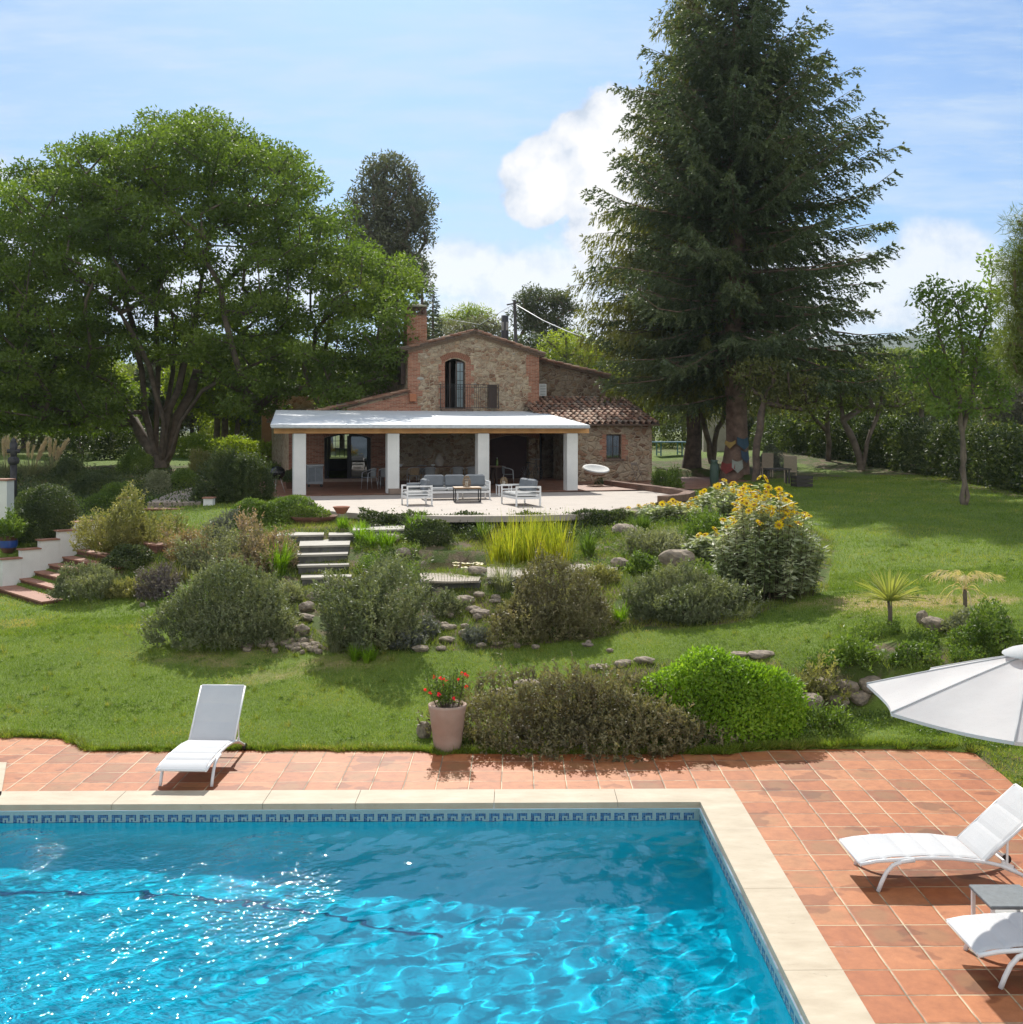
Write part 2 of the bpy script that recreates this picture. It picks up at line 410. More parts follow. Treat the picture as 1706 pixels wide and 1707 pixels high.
# soil / dry masks as plain surface description of where bare earth lies
def poly_mask(polys, soft=.5):
    m = np.zeros(len(V))
    for P in polys:
        P = np.array(P); ins = inpoly(V[:, 0], V[:, 1], P); d = np.full(len(V), 1e9)
        sel = (V[:, 0] > P[:, 0].min()-3) & (V[:, 0] < P[:, 0].max()+3) & (V[:, 1] > P[:, 1].min()-3) & (V[:, 1] < P[:, 1].max()+3)
        q = V[sel, :2]; dd = np.full(len(q), 1e9)
        for i in range(len(P)):
            a, b = P[i], P[(i+1) % len(P)]; t = np.clip(((q-a) @ (b-a))/max(((b-a)**2).sum(), 1e-9), 0, 1)
            dd = np.minimum(dd, np.linalg.norm(q-(a+t[:, None]*(b-a)), axis=1))
        d[sel] = dd
        m = np.maximum(m, np.where(ins, .5+np.minimum(d/soft, 1)*.5, .5-np.minimum(d/soft, 1)*.5))
    return m
soilpx = [[(250, 985), (330, 1060), (420, 1085), (560, 1092), (800, 1085), (1010, 1062), (1230, 1040), (1380, 985), (1390, 900), (1300, 860), (1160, 850), (1000, 862), (640, 864), (470, 860), (330, 880), (90, 850), (80, 950), (180, 1000)],
          [(760, 1245), (1340, 1230), (1330, 1130), (1290, 1100), (1080, 1105), (960, 1120), (820, 1165), (730, 1215)],
          [(1330, 1170), (1330, 1120), (1480, 1070), (1706, 1075), (1706, 1120), (1500, 1130)],
          [(1600, 1250), (1706, 1300), (1706, 1235)], [(1290, 762), (1500, 795), (1720, 835), (1720, 800), (1500, 770), (1300, 745)]]
soil = poly_mask([[G(*p)[:2] for p in q] for q in soilpx], .6)
soil = np.maximum(soil, poly_mask([[(-40, 41), (-9, 38), (-9, 54), (-40, 54)], [(8, 43), (15, 44), (13, 60), (6, 58)]], 1.5)*.75)
dry = poly_mask([[G(*p)[:2] for p in q] for q in ([(220, 1100), (300, 1085), (430, 1088), (640, 1098), (560, 1112), (330, 1112)], [(395, 1150), (420, 1122), (560, 1108), (470, 1135)], [(1290, 1000), (1480, 985), (1700, 990), (1700, 1010), (1400, 1035)])], .8)
wood = np.clip(sstep(V[:, 1], 58, 72), 0, 1)
for nm, arr in (('soil', soil), ('dry', dry), ('wild', wood)):
    a = me.attributes.new(nm, 'FLOAT', 'POINT'); a.data.foreach_set('value', arr.astype(np.float32))
m = new_mat('lawn'); nt = m.node_tree; N, M, MIX, SM, NOISE, RAMP = node_kit(nt)
t = N('ShaderNodeNewGeometry').outputs['Position']
g1 = RAMP(NOISE(t, .9, 6, .65), [(.25, (.08, .135, .02)), (.5, (.115, .185, .026)), (.75, (.17, .23, .045))])
g2 = RAMP(NOISE(t, 9, 6, .7), [(.3, (.07, .105, .018)), (.7, (.19, .235, .05))])
gr = MIX(.45, g1, g2)
dr = RAMP(NOISE(t, 14, 5, .7), [(.3, (.22, .17, .07)), (.7, (.42, .33, .17))])
dn = NOISE(t, 1.3, 5, .65)
aS = N('ShaderNodeAttribute', attribute_name='soil').outputs['Fac']; aD = N('ShaderNodeAttribute', attribute_name='dry').outputs['Fac']; aW = N('ShaderNodeAttribute', attribute_name='wild').outputs['Fac']
dm = M('ADD', M('MULTIPLY', aD, .75), M('MULTIPLY', M('SUBTRACT', dn, .5), 1.3))
gr = MIX(SM(dm, .25, .75), gr, dr)
so = RAMP(NOISE(t, 6, 8, .7), [(.3, (.075, .055, .034)), (.55, (.16, .12, .075)), (.8, (.30, .23, .15))])
so = MIX(SM(NOISE(t, 2.2, 5, .6), .38, .58), so, (.07, .10, .022))
smk = SM(M('ADD', aS, M('MULTIPLY', M('SUBTRACT', NOISE(t, 1.8, 6, .7), .5), .8)), .42, .62)
gr = MIX(smk, gr, so)
gr = MIX(M('MULTIPLY', aW, .8), gr, (.10, .11, .035))
p = N('ShaderNodeBsdfPrincipled', ins={'Base Color': gr, 'Roughness': .9, 'Specular IOR Level': .15})
b = N('ShaderNodeBump', ins={'Height': M('ADD', NOISE(t, 30, 4, .7), NOISE(t, 5, 4, .6)), 'Strength': .7, 'Distance': .05}); nt.links.new(b.outputs[0], p.inputs['Normal'])
N('ShaderNodeOutputMaterial', ins={0: p.outputs[0]})
gnd = link('ground', me, m); tag(gnd, kind='structure')

# ------------------------------------------------------------------ terracotta deck
m = new_mat('terracotta_tiles'); nt = m.node_tree; N, M, MIX, SM, NOISE, RAMP = node_kit(nt)
def tile_mat(nt, kit, uvout, pos, grout=.022, gcol=(.46, .38, .24), stain=True, cols=((.36, .112, .036), (.41, .142, .048), (.46, .18, .070), (.25, .078, .026))):
    N, M, MIX, SM, NOISE, RAMP = kit
    wob = N('ShaderNodeVectorMath', operation='SCALE', ins={0: NOISE(pos, 3.2, 2, .5, out=1), 3: .035}).outputs[0]
    uvw = N('ShaderNodeVectorMath', operation='ADD', ins={0: uvout, 1: wob}).outputs[0]
    fl = N('ShaderNodeVectorMath', operation='FLOOR', ins={0: uvw}).outputs[0]
    fr = N('ShaderNodeVectorMath', operation='FRACTION', ins={0: uvw}).outputs[0]
    wn = N('ShaderNodeTexWhiteNoise', noise_dimensions='2D', ins={'Vector': fl})
    s = N('ShaderNodeSeparateXYZ', ins={0: fr}); fx, fy = s.outputs[0], s.outputs[1]
    ex = M('MINIMUM', fx, M('SUBTRACT', 1.0, fx)); ey = M('MINIMUM', fy, M('SUBTRACT', 1.0, fy))
    e = M('MINIMUM', ex, ey)
    c = RAMP(wn.outputs[0], [(0, cols[0]), (.33, cols[1]), (.66, cols[2]), (1, cols[3])])
    c = MIX(.75, c, RAMP(NOISE(pos, 7, 8, .7), [(.25, (.52, .45, .42)), (.5, (.85, .82, .8)), (.78, (1.15, 1.2, 1.25))]), 'MULTIPLY')
    # fired blotch in the middle of some tiles, pale lime bloom on others
    sel = SM(wn.outputs[0], .55, .75)
    dxy = M('SQRT', M('ADD', M('POWER', M('SUBTRACT', fx, .5), 2), M('POWER', M('SUBTRACT', fy, .5), 2)))
    bl = SM(M('ADD', dxy, M('MULTIPLY', NOISE(pos, 6, 4, .6), .35)), .62, .42)
    c = MIX(M('MULTIPLY', M('MULTIPLY', bl, sel), .38), c, (.22, .13, .05))
    lime = M('MULTIPLY', SM(NOISE(pos, 2.0, 8, .75), .60, .76), .26)
    c = MIX(lime, c, (.55, .42, .34))
    if stain:
        wv = N('ShaderNodeVectorMath', operation='MULTIPLY', ins={0: pos, 1: (1.0, 1.35, 1)}).outputs[0]
        wet = SM(M('ADD', NOISE(wv, 1.25, 3, .5), M('MULTIPLY', NOISE(pos, 20, 4, .7), .04)), .60, .63)
        c = MIX(M('MULTIPLY', wet, .55), c, (.40, .30, .22), 'MULTIPLY')
    gm = SM(e, grout*.5, grout*.95)
    gc = MIX(SM(NOISE(pos, 2.5, 4, .6), .42, .6), gcol, tuple(x*.35 for x in gcol))
    c = MIX(gm, gc, c)
    hgt = M('ADD', M('MULTIPLY', SM(e, 0, grout*2.2), 1.0), M('MULTIPLY', NOISE(pos, 25, 5, .6), .25))
    p = N('ShaderNodeBsdfPrincipled', ins={'Base Color': c, 'Roughness': .62, 'Specular IOR Level': .4})
    b = N('ShaderNodeBump', ins={'Height': hgt, 'Strength': .5, 'Distance': .008}); nt.links.new(b.outputs[0], p.inputs['Normal'])
    N('ShaderNodeOutputMaterial', ins={0: p.outputs[0]})
uvn = N('ShaderNodeUVMap', uv_map='uv').outputs[0]; pos = N('ShaderNodeNewGeometry').outputs['Position']
tile_mat(nt, (N, M, MIX, SM, NOISE, RAMP), uvn, pos)
MATS['tiles'] = m
def flat_poly(name, poly, holes, z, thick, mat, uvf, kind='structure'):
    mb = MB().prism(poly, z-thick, z, holes); me = mb.mesh(name)
    l = me.uv_layers.new(name='uv')
    for lp in me.loops: l.data[lp.index].uv = uvf(*me.vertices[lp.vertex_index].co.xy)
    o = link(name, me, mat); tag(o, kind=kind); return o
T = .402
edge = [(x, y+.04*math.sin(3*x)) for x, y in DECK_EDGE]
L0 = pw(-14, 0)
deck = [(-16, -3), (12, -3), (12, 10.2), (7.4, 11.2)] + edge[::-1] + [(-9.5, edge[0][1]+.1), (-16, edge[0][1]+.2)]
hole = [pw(-13, -.02), pw(-.02, -.02), pw(-.02, -13), pw(-13, -13)]
flat_poly('pool_deck', deck, [hole], 0.0, .09, m, lambda x, y: (pinv(x, y)[0]/T, pinv(x, y)[1]/T))

# ------------------------------------------------------------------ pool
def stone_mat(name, a, b_, joints=None):
    m = new_mat(name); nt = m.node_tree; N, M, MIX, SM, NOISE, RAMP = node_kit(nt)
    t = N('ShaderNodeNewGeometry').outputs['Position']
    st = N('ShaderNodeVectorMath', operation='MULTIPLY', ins={0: t, 1: (1, 2.2, 1)}).outputs[0]
    c = RAMP(NOISE(st, 2.2, 8, .62), [(.3, a), (.55, tuple((x+y)/2 for x, y in zip(a, b_))), (.75, b_)])
    spots = SM(NOISE(st, 9, 8, .8), .60, .69); blotch = SM(NOISE(t, .9, 3, .5), .42, .58)
    c = MIX(M('MULTIPLY', M('MULTIPLY', spots, blotch), .8), c, (.11, .09, .04))
    p = N('ShaderNodeBsdfPrincipled', ins={'Base Color': c, 'Roughness': .7})
    b = N('ShaderNodeBump', ins={'Height': NOISE(st, 12, 8, .7), 'Strength': .35, 'Distance': .01}); nt.links.new(b.outputs[0], p.inputs['Normal'])
    N('ShaderNodeOutputMaterial', ins={0: p.outputs[0]}); return m
trav = stone_mat('travertine', (.39, .32, .225), (.53, .455, .34))
pool = wroot('swimming_pool', (*pw(-6, -6), 0), 'blue swimming pool with travertine coping and a key pattern tile band', 'swimming pool')
def slab(mb, a0, b0, a1, b1, z0, z1, g=.003, rot=None):
    q = [pw(a0+g, b0+g), pw(a1-g, b0+g), pw(a1-g, b1-g), pw(a0+g, b1-g)]; mb.prism(q, z0, z1)
W2 = .48
cop = MB()
a = 0.0
brk = [-12.5, -10.9, -9.1, -7.35, -5.6, -4.52, -2.9, -1.45, 0]
for i in range(len(brk)-1):
    q = [(brk[i]+.003, -W2), (brk[i+1]-.003, -W2), (brk[i+1]-.003, 0), (brk[i]+.003, 0)]
    if i == len(brk)-2: q = [(brk[i]+.003, -W2), (-W2, -W2), (-W2, -W2-.9), (0, -W2-.9), (0, 0), (brk[i]+.003, 0)]
    cop.prism([pw(*p) for p in q], -.042, .028)
brk = [-W2-.9, -2.9, -4.48, -6.0, -7.6, -9.2, -12.2]
for i in range(len(brk)-1):
    cop.prism([pw(*p) for p in ((-W2, brk[i+1]+.003), (0, brk[i+1]+.003), (0, brk[i]-.003), (-W2, brk[i]-.003))], -.042, .028)
cop.prism([pw(*p) for p in ((-12.98, -12.2), (-12.5, -12.2), (-12.5, -W2), (-12.98, 0))], -.042, .028)
cop.prism([pw(*p) for p in ((-12.98, -12.7), (0, -12.7), (0, -12.201), (-12.98, -12.201))], -.042, .028)
cop.build('coping', trav, pool)
# basin
m = new_mat('pool_liner'); nt = m.node_tree; N, M, MIX, SM, NOISE, RAMP = node_kit(nt)
t = N('ShaderNodeNewGeometry').outputs['Position']
sc = N('ShaderNodeVectorMath', operation='SCALE', ins={0: t, 3: 1/.05}).outputs[0]
fl = N('ShaderNodeVectorMath', operation='FLOOR', ins={0: sc}).outputs[0]
wn = N('ShaderNodeTexWhiteNoise', noise_dimensions='3D', ins={'Vector': fl}).outputs[0]
c = MIX(M('MULTIPLY', wn, .35), (.10, .76, .80), (.20, .88, .90))
c = MIX(.5, c, RAMP(NOISE(t, .9, 3, .5), [(.3, (.9, .95, .97)), (.7, (1, 1, 1))]), 'MULTIPLY')
p = N('ShaderNodeBsdfPrincipled', ins={'Base Color': c, 'Roughness': .6})
N('ShaderNodeOutputMaterial', ins={0: p.outputs[0]}); liner = m
WI, WZ = W2+.018, -.172
def bas(a, b, z): x, y = pw(a, b); return (x, y, z)
mb = MB()
FD = -1.38; FS = -.88       # deep and shallow floors
aL, aR, bF, bN = -12.52, -WI, -WI, -12.2
top = -.042
# rim curve of the shallow shelf: an arc from the left wall to the far right
curve = [(-12.5, -1.72), (-8.1, -1.75), (-6.4, -1.80), (-5.35, -1.90), (-4.9, -2.0), (-4.4, -2.13), (-4.0, -2.27), (-3.6, -2.38), (-3.1, -2.44), (-2.7, -2.45), (-2.2, -2.40), (-1.8, -2.32)]
# walls
mb.add([bas(aL, bF, top), bas(aR, bF, top), bas(aR, bF, FD), bas(aL, bF, FD)], [(0, 3, 2, 1)])
mb.add([bas(aR, bF, top), bas(aR, bN, top), bas(aR, bN, FD), bas(aR, bF, FD)], [(0, 3, 2, 1)])
mb.add([bas(aL, bN, top), bas(aL, bF, top), bas(aL, bF, FD), bas(aL, bN, FD)], [(0, 3, 2, 1)])
mb.add([bas(aR, bN, top), bas(aL, bN, top), bas(aL, bN, FD), bas(aR, bN, FD)], [(0, 3, 2, 1)])
# one floor that gets deeper towards the right
def fz(a): t = min(max((a+7.5)/5.8, 0), 1); t = t*t*(3-2*t); return FS+(FD-FS)*t
cols_ = sorted([-12.52, -9, -7.5, -WI]+[-7.5+.3*i for i in range(1, 20)]+[-1.2])
for a0, a1 in zip(cols_[:-1], cols_[1:]): mb.add([bas(a0, bF, fz(a0)), bas(a1, bF, fz(a1)), bas(a1, bN, fz(a1)), bas(a0, bN, fz(a0))], [(0, 3, 2, 1)], True)
basin = mb.build('basin', liner, pool)
# dark mosaic line on the edge of the shelf
dk = simple('navy_mosaic', (.05, .36, .56), .4, var=.2, nscale=30)
ln = MB(); ca_ = np.linspace(-12.5, -3.4, 100); curve = list(zip(ca_, np.interp(ca_, [c[0] for c in curve], [c[1] for c in curve]))); n = len(curve)
for i in range(n-1):
    (a0, b0), (a1, b1) = curve[i], curve[i+1]
    ln.add([bas(a0, b0, fz(a0)+.012), bas(a1, b1, fz(a1)+.012), bas(a1, b1-.04, fz(a1)+.012), bas(a0, b0-.04, fz(a0)+.012)], [(3, 2, 1, 0)])
ln.build('edge_line', dk, pool)
# waterline band: pale mosaic strip with a blue key pattern of small glass tiles
pale = simple('pale_mosaic', (.27, .40, .40), .35, var=.1, nscale=60)
KEY = ["BBBBBB..", "BBBBBB..", "BB....B." if False else "BB...B..", "BB.B.B..", "BB.B....", "BBBBBBBB"]
band = MB(); key = MB(); per = .1625; nc = 8; tw = per/nc; bz = -.087; rows = [.019, .015, .019, .019, .019, .012]
band.add([bas(aL, bF-.004, -.0425), bas(aR, bF-.004, -.0425), bas(aR, bF-.004, bz-.115), bas(aL, bF-.004, bz-.115)], [(0, 3, 2, 1)])
band.add([bas(aR-.004, bF-.004, -.0425), bas(aR-.004, bN, -.0425), bas(aR-.004, bN, bz-.115), bas(aR-.004, bF-.004, bz-.115)], [(0, 3, 2, 1)])
band.build('waterline_band', pale, pool)
def keyrun(n_per, fn):
    for k in range(n_per):
        z = bz
        for r, row in enumerate(KEY):
            z1 = z; z0 = z-rows[r]; z = z0
            for cidx, ch in enumerate(row):
                if ch != 'B': continue
                s0 = k*per+cidx*tw; g = .0011
                key.add([fn(s0+g, z1-g), fn(s0+tw-g, z1-g), fn(s0+tw-g, z0+g), fn(s0+g, z0+g)], [(0, 3, 2, 1)])
keyrun(72, lambda s, z: bas(aR-.02-(72*per)+s, bF-.0065, z))
keyrun(40, lambda s, z: bas(aR-.0065, bF-.05-s, z))
m = new_mat('blue_glass_tiles'); nt = m.node_tree; N, M, MIX, SM, NOISE, RAMP = node_kit(nt)
t = N('ShaderNodeNewGeometry').outputs['Position']
fl = N('ShaderNodeVectorMath', operation='FLOOR', ins={0: N('ShaderNodeVectorMath', operation='SCALE', ins={0: t, 3: 50}).outputs[0]}).outputs[0]
wn = N('ShaderNodeTexWhiteNoise', ins={'Vector': fl}).outputs[0]
p = N('ShaderNodeBsdfPrincipled', ins={'Base Color': RAMP(wn, [(0, (.010, .045, .14)), (.5, (.02, .10, .26)), (1, (.07, .22, .36))]), 'Roughness': .25})
N('ShaderNodeOutputMaterial', ins={0: p.outputs[0]})
key.build('key_pattern', m, pool)
# water
m = new_mat('pool_water'); nt = m.node_tree; N, M, MIX, SM, NOISE, RAMP = node_kit(nt)
p = N('ShaderNodeBsdfGlass' if False else 'ShaderNodeBsdfRefraction', ins={'Color': (.12, .71, .84, 1), 'Roughness': 0, 'IOR': 1.33})
gl = N('ShaderNodeBsdfGlossy', ins={'Color': (1, 1, 1, 1), 'Roughness': .035})
geo = N('ShaderNodeNewGeometry').outputs['Position']
gp = N('ShaderNodeSeparateXYZ', ins={0: geo}).outputs
def puff(x0, y0, r0):      # small gusts that roughen the surface
    a_ = M('DIVIDE', M('SUBTRACT', gp[0], x0), r0); b_ = M('DIVIDE', M('SUBTRACT', gp[1], y0), r0*1.3); return M('SUBTRACT', 1.0, M('ADD', M('MULTIPLY', a_, a_), M('MULTIPLY', b_, b_)), clamp=True)
gust = M('ADD', M('MULTIPLY', M('ADD', puff(-5.45, 11.75, .62), puff(-2.65, 11.75, .55)), 2.0), M('ADD', M('MULTIPLY', puff(-2.4, 10.8, .9), .35), M('MULTIPLY', puff(-4.2, 9.9, 2.3), .24)))
gamp = M('ADD', .14, M('MULTIPLY', gust, 2.3))
bmp = N('ShaderNodeBump', ins={'Height': M('MULTIPLY', M('ADD', NOISE(geo, 13, 2, .5), M('MULTIPLY', NOISE(geo, 34, 2, .5), .25)), gamp), 'Strength': 1.0, 'Distance': .028})
nt.links.new(bmp.outputs[0], gl.inputs['Normal'])
fr = N('ShaderNodeFresnel', ins={'IOR': 1.33}); nt.links.new(bmp.outputs[0], fr.inputs['Normal'])
trn = N('ShaderNodeBsdfTransparent', ins={0: (.12, .71, .84, 1)})
mx0 = N('ShaderNodeMixShader', ins={0: WATER_CLEAR, 1: p.outputs[0], 2: trn.outputs[0]})
mx = N('ShaderNodeMixShader', ins={0: fr.outputs[0], 1: mx0.outputs[0], 2: gl.outputs[0]})
N('ShaderNodeOutputMaterial', ins={0: mx.outputs[0]}); watm = m
wa = np.arange(aL, aR+.001, .024); wb = np.arange(-8.0, bF+.001, .024); wa[-1] = aR; wb[-1] = bF
ga, gb = np.meshgrid(wa, wb)
X = PO.x+PU.x*ga+PV.x*gb; Y = PO.y+PU.y*ga+PV.y*gb
Zw = np.zeros_like(X); wr = np.random.default_rng(5)
for i in range(56):
    L = .15*(.75/.15)**wr.random(); th = wr.normal(2.35, .8); k = 2*math.pi/L
    Zw += (.0130*WAVE/k)*np.sin(k*(X*math.cos(th)+Y*math.sin(th))+wr.uniform(0, 6.28)+1.1*np.sin(X*wr.uniform(.5, 1.1)+wr.uniform(0, 6))+.9*np.sin(Y*wr.uniform(.5, 1.2)+wr.uniform(0, 6)))
calm = .62+.55*(np.sin(X*.62+1.9)*np.cos(Y*.5-.4)*.5+.5)
for gx_, gy_, gr_, ga_ in (): calm = calm+ga_*np.exp(-((X-gx_)**2+(Y-gy_)**2)/gr_**2)
Zw = WZ+Zw*calm
nx = len(wa); V = np.stack([X, Y, Zw], -1).reshape(-1, 3)
ii, jj = np.meshgrid(np.arange(len(wb)-1), np.arange(nx-1), indexing='ij')
Fq = np.stack([ii*nx+jj, ii*nx+jj+1, (ii+1)*nx+jj+1, (ii+1)*nx+jj], -1).reshape(-1, 4)
wat = link('water', mesh_np('water', V, Fq, smooth=True), watm, pool); tag(wat, kind='structure')
if MNEE:
    sd.cycles.is_caustics_light = True
    for o in (basin,): o.cycles.is_caustics_receiver = True
    wat.cycles.is_caustics_caster = True
# neighbouring coping slab, at the frame's left edge
c0 = PZ(11.5, 1270.5, .028); c1 = PZ(2, 1326, .028)
mb = MB().prism([(c0[0]-3, c0[1]+.01), (c1[0]-2.8, c1[1]), (c1[0], c1[1]), (c0[0], c0[1])][::1], .003, .028)
tag(mb.build('coping_slab', trav), 'pale travertine slab on the terracotta deck at the left edge of the frame', 'slab')

# ------------------------------------------------------------------ sun loungers
white_metal = simple('white_metal', (.78, .78, .77), .35, var=.03)
m = new_mat('lounger_mesh'); nt = m.node_tree; N, M, MIX, SM, NOISE, RAMP = node_kit(nt)
t = N('ShaderNodeTexCoord').outputs['Object']
p = N('ShaderNodeBsdfPrincipled', ins={'Base Color': RAMP(NOISE(t, 3, 4, .6), [(.3, (.55, .56, .57)), (.7, (.62, .62, .62))]), 'Roughness': .8})
wv = N('ShaderNodeTexWave', ins={'Vector': t, 'Scale': 120, 'Distortion': 0}); b = N('ShaderNodeBump', ins={'Height': wv.outputs[1], 'Strength': .15, 'Distance': .002}); nt.links.new(b.outputs[0], p.inputs['Normal'])
tr = N('ShaderNodeBsdfTranslucent', ins={0: (.8, .82, .86, 1)}); mx = N('ShaderNodeMixShader', ins={0: .16, 1: p.outputs[0], 2: tr.outputs[0]})
N('ShaderNodeOutputMaterial', ins={0: mx.outputs[0]}); sling = m
black = simple('black_rubber', (.015, .015, .016), .5, var=.1)
def sheet(mb, prof, hw, th=.022):
    """padded sling following prof [(x,z)] in the XZ plane, half width hw, seams between pads"""
    n = len(prof); vs = []
    for i, (x, z) in enumerate(prof):
        px_, pz_ = prof[max(i-1, 0)]; qx, qz = prof[min(i+1, n-1)]; d = math.hypot(qx-px_, qz-pz_); nx_, nz_ = -(qz-pz_)/d, (qx-px_)/d
        for y, k in ((-hw, .3), (-hw+.03, 1), (hw-.03, 1), (hw, .3)): vs.append((x+nx_*th*.5*k, y, z+nz_*th*.5*k))
        for y, k in ((hw, .3), (hw-.03, 1), (-hw+.03, 1), (-hw, .3)): vs.append((x-nx_*th*.5*k, y, z-nz_*th*.5*k))
    fs = [(i*8+k, i*8+(k+1) % 8, i*8+8+(k+1) % 8, i*8+8+k) for i in range(n-1) for k in range(8)]
    fs += [tuple(range(7, -1, -1)), tuple((n-1)*8+k for k in range(8))]
    mb.add(vs, fs, False)
def pads(prof, n, dip=.012):
    """resample a profile with shallow seams"""
    P = np.array(prof); s = np.r_[0, np.cumsum(np.hypot(*np.diff(P, axis=0).T))]; out = []
    for i in range(n*6+1):
        q = s[-1]*i/(n*6); x = np.interp(q, s, P[:, 0]); z = np.interp(q, s, P[:, 1]); ph = (i % 6)
        out.append((x, z-(dip if ph == 0 else (dip*.25 if ph in (1, 5) else 0))))
    return out
def make_lounger(label, ang=42, hw=.29):
    r = empty('sun_lounger', label=label, cat='sun lounger', group='white sun loungers on the pool deck')
    seat = [(0, .265), (.1, .292), (.3, .315), (.6, .325), (.9, .318), (1.17, .285)]
    mb = MB(); sheet(mb, pads(seat, 5), hw); mb.build('seat', sling, r)
    ca, sa = math.cos(R(ang)), math.sin(R(ang)); hx, hz_ = 1.20, .275; L = .80
    back = [(hx+ca*L*t_, hz_+sa*L*t_-.0*t_) for t_ in (0, .25, .5, .75, 1)]
    mb = MB(); sheet(mb, pads(back, 3), hw); mb.build('backrest', sling, r)
    fr = MB()
    for s in (-1, 1):
        y = s*(hw+.012)
        fr.tube([(.0, y, .25), (.15, y, .278), (.32, y, .290), (.6, y, .303), (.9, y, .298), (1.2, y, .262), (1.36, y, .225), (1.5, y, .165), (1.66, y, .085)], .019, 8)
    for x, z in ((.01, .25), (1.19, .25), (1.52, .16)): fr.tube([(x, -hw, z), (x, hw, z)], .016, 8)
    fr.build('frame', white_metal, r)
    for s in (-1, 1):
        y = s*(hw+.03)
        lg = MB().tube([(.17, y, 0), (.205, y, .09), (.25, y, .18), (.31, y, .245), (.40, y, .28), (.52, y, .292)], [.021]*6, 8); lg.build('leg', white_metal, r)
    bf = MB()
    for s in (-1, 1):
        y = s*(hw+.012)
        bf.tube([(hx, y, hz_-.012), (hx+ca*L, y, hz_+sa*L-.012)], .014, 8)
        bf.bar((hx+ca*.3, y, hz_+sa*.3), (1.42, y, .20), .02, .012); bf.box((1.42, y*.98, .215), (.12, .012, .07), ry=R(25))
    bf.tube([(hx+ca*L, -hw, hz_+sa*L-.005), (hx+ca*L, hw, hz_+sa*L-.005)], .012, 8)
    bf.build('back_frame', white_metal, r)
    for s in (-1, 1):
        wh = MB().tube([(1.70, s*(hw-.005), .05), (1.70, s*(hw+.03), .05)], .05, 14); wh.build('wheel', black, r)
    return r
lo = make_lounger('white sun lounger standing alone between the lawn and the far pool coping', 50)
x, y, _ = PZ(308, 1311, 0); lo.location = (x+.01, y-.17, 0); lo.rotation_euler = (0, 0, R(88))
l2 = make_lounger('white sun lounger on the right of the pool with its backrest raised', 42)
l2.location = (3.31, 10.76, 0); l2.rotation_euler = (0, 0, R(1.5))
l3 = make_lounger('white sun lounger cut off by the right edge of the frame, nearest the camera', 42)
l3.location = (3.67, 8.95, 0); l3.rotation_euler = (0, 0, R(1.0))
# low side table
r = empty('side_table', (4.33, 9.62, 0), label='low grey topped side table behind the nearest sun lounger', cat='side table')
MB().box((0, 0, .30), (.46, .46, .03), bev=.006).build('tabletop', simple('grey_slate', (.16, .18, .19), .6, nscale=20), r)
for sx_ in (-1, 1):
    for sy_ in (-1, 1): MB().box((sx_*.20, sy_*.20, .1425), (.03, .03, .285)).build('leg', white_metal, r)
# corner of a dark chair at the right edge
r = empty('dark_chair', (6.55, 13.3, 0), R(0), label='dark seat just showing at the right edge above the lounger backrest', cat='seat')
dkm = simple('dark_wood', (.045, .035, .03), .6, nscale=10)
MB().box((.05, 0, .42), (.55, .5, .04), bev=.008).build('seat', dkm, r)
for sx_ in (-1, 1):
    for sy_ in (-1, 1): MB().box((.05+sx_*.22, sy_*.2, .20), (.045, .045, .40)).build('leg', dkm, r)
MB().box((.05, .24, .70), (.55, .035, .50), bev=.006).build('backrest', dkm, r)

# ------------------------------------------------------------------ parasol
canvas = new_mat('parasol_canvas'); nt = canvas.node_tree; N, M, MIX, SM, NOISE, RAMP = node_kit(nt)
t = N('ShaderNodeTexCoord').outputs['Object']
p = N('ShaderNodeBsdfPrincipled', ins={'Base Color': RAMP(NOISE(t, 2, 4, .5), [(.3, (.52, .52, .52)), (.7, (.60, .60, .59))]), 'Roughness': .85})
b = N('ShaderNodeBump', ins={'Height': NOISE(t, 4, 3, .5), 'Strength': .3, 'Distance': .03}); nt.links.new(b.outputs[0], p.inputs['Normal'])
tr = N('ShaderNodeBsdfTranslucent', ins={0: (.75, .76, .80, 1)}); mx = N('ShaderNodeMixShader', ins={0: .28, 1: p.outputs[0], 2: tr.outputs[0]})
N('ShaderNodeOutputMaterial', ins={0: mx.outputs[0]})
r = empty('parasol', (4.62, 9.76, 0), label='open white parasol with scalloped panels at the right edge of the frame', cat='parasol')
mb = MB(); mm = 6
for k in range(8):
    a0 = R(151.5+45*k-1.5); a1 = a0+R(45); vs = []; fs = []
    for i in range(mm+1):
        t_ = i/mm
        for j in range(9):
            q = j/8; an = a0+(a1-a0)*q; sag = 1-abs(2*q-1)**2
            ch = math.cos(R(22.5))/math.cos((q-.5)*R(45))      # straight chord between ribs
            rr = t_*1.42*(ch-.05*sag*t_)
            zz = 2.40-.43*t_**1.08-.055*sag*t_*(1-.25*t_)
            vs.append((rr*math.cos(an), rr*math.sin(an), zz))
    for i in range(mm):
        for j in range(8): fs.append((i*9+j, (i+1)*9+j, (i+1)*9+j+1, i*9+j+1))
    mb.add(vs, fs, True)
    mb.tube([(q[0]*1.001, q[1]*1.001, q[2]+.004) for q in vs[::9]], .007, 4)
    # hem
    vs = [(x, y, z) for x, y, z in vs[-9:]]+[(x*1.002, y*1.002, z-.028) for x, y, z in vs[-9:]]
    mb.add(vs, [(i, i+9, i+10, i+1) for i in range(8)], False)
mb.build('canopy', canvas, r)
mb = MB(); n = 32
for i in range(4):
    pass
prof = [(.0, 2.475), (.08, 2.47), (.16, 2.445), (.235, 2.405), (.24, 2.39)]
mb.lathe(prof, (0, 0, 0), 24); mb.build('vent', canvas, r)
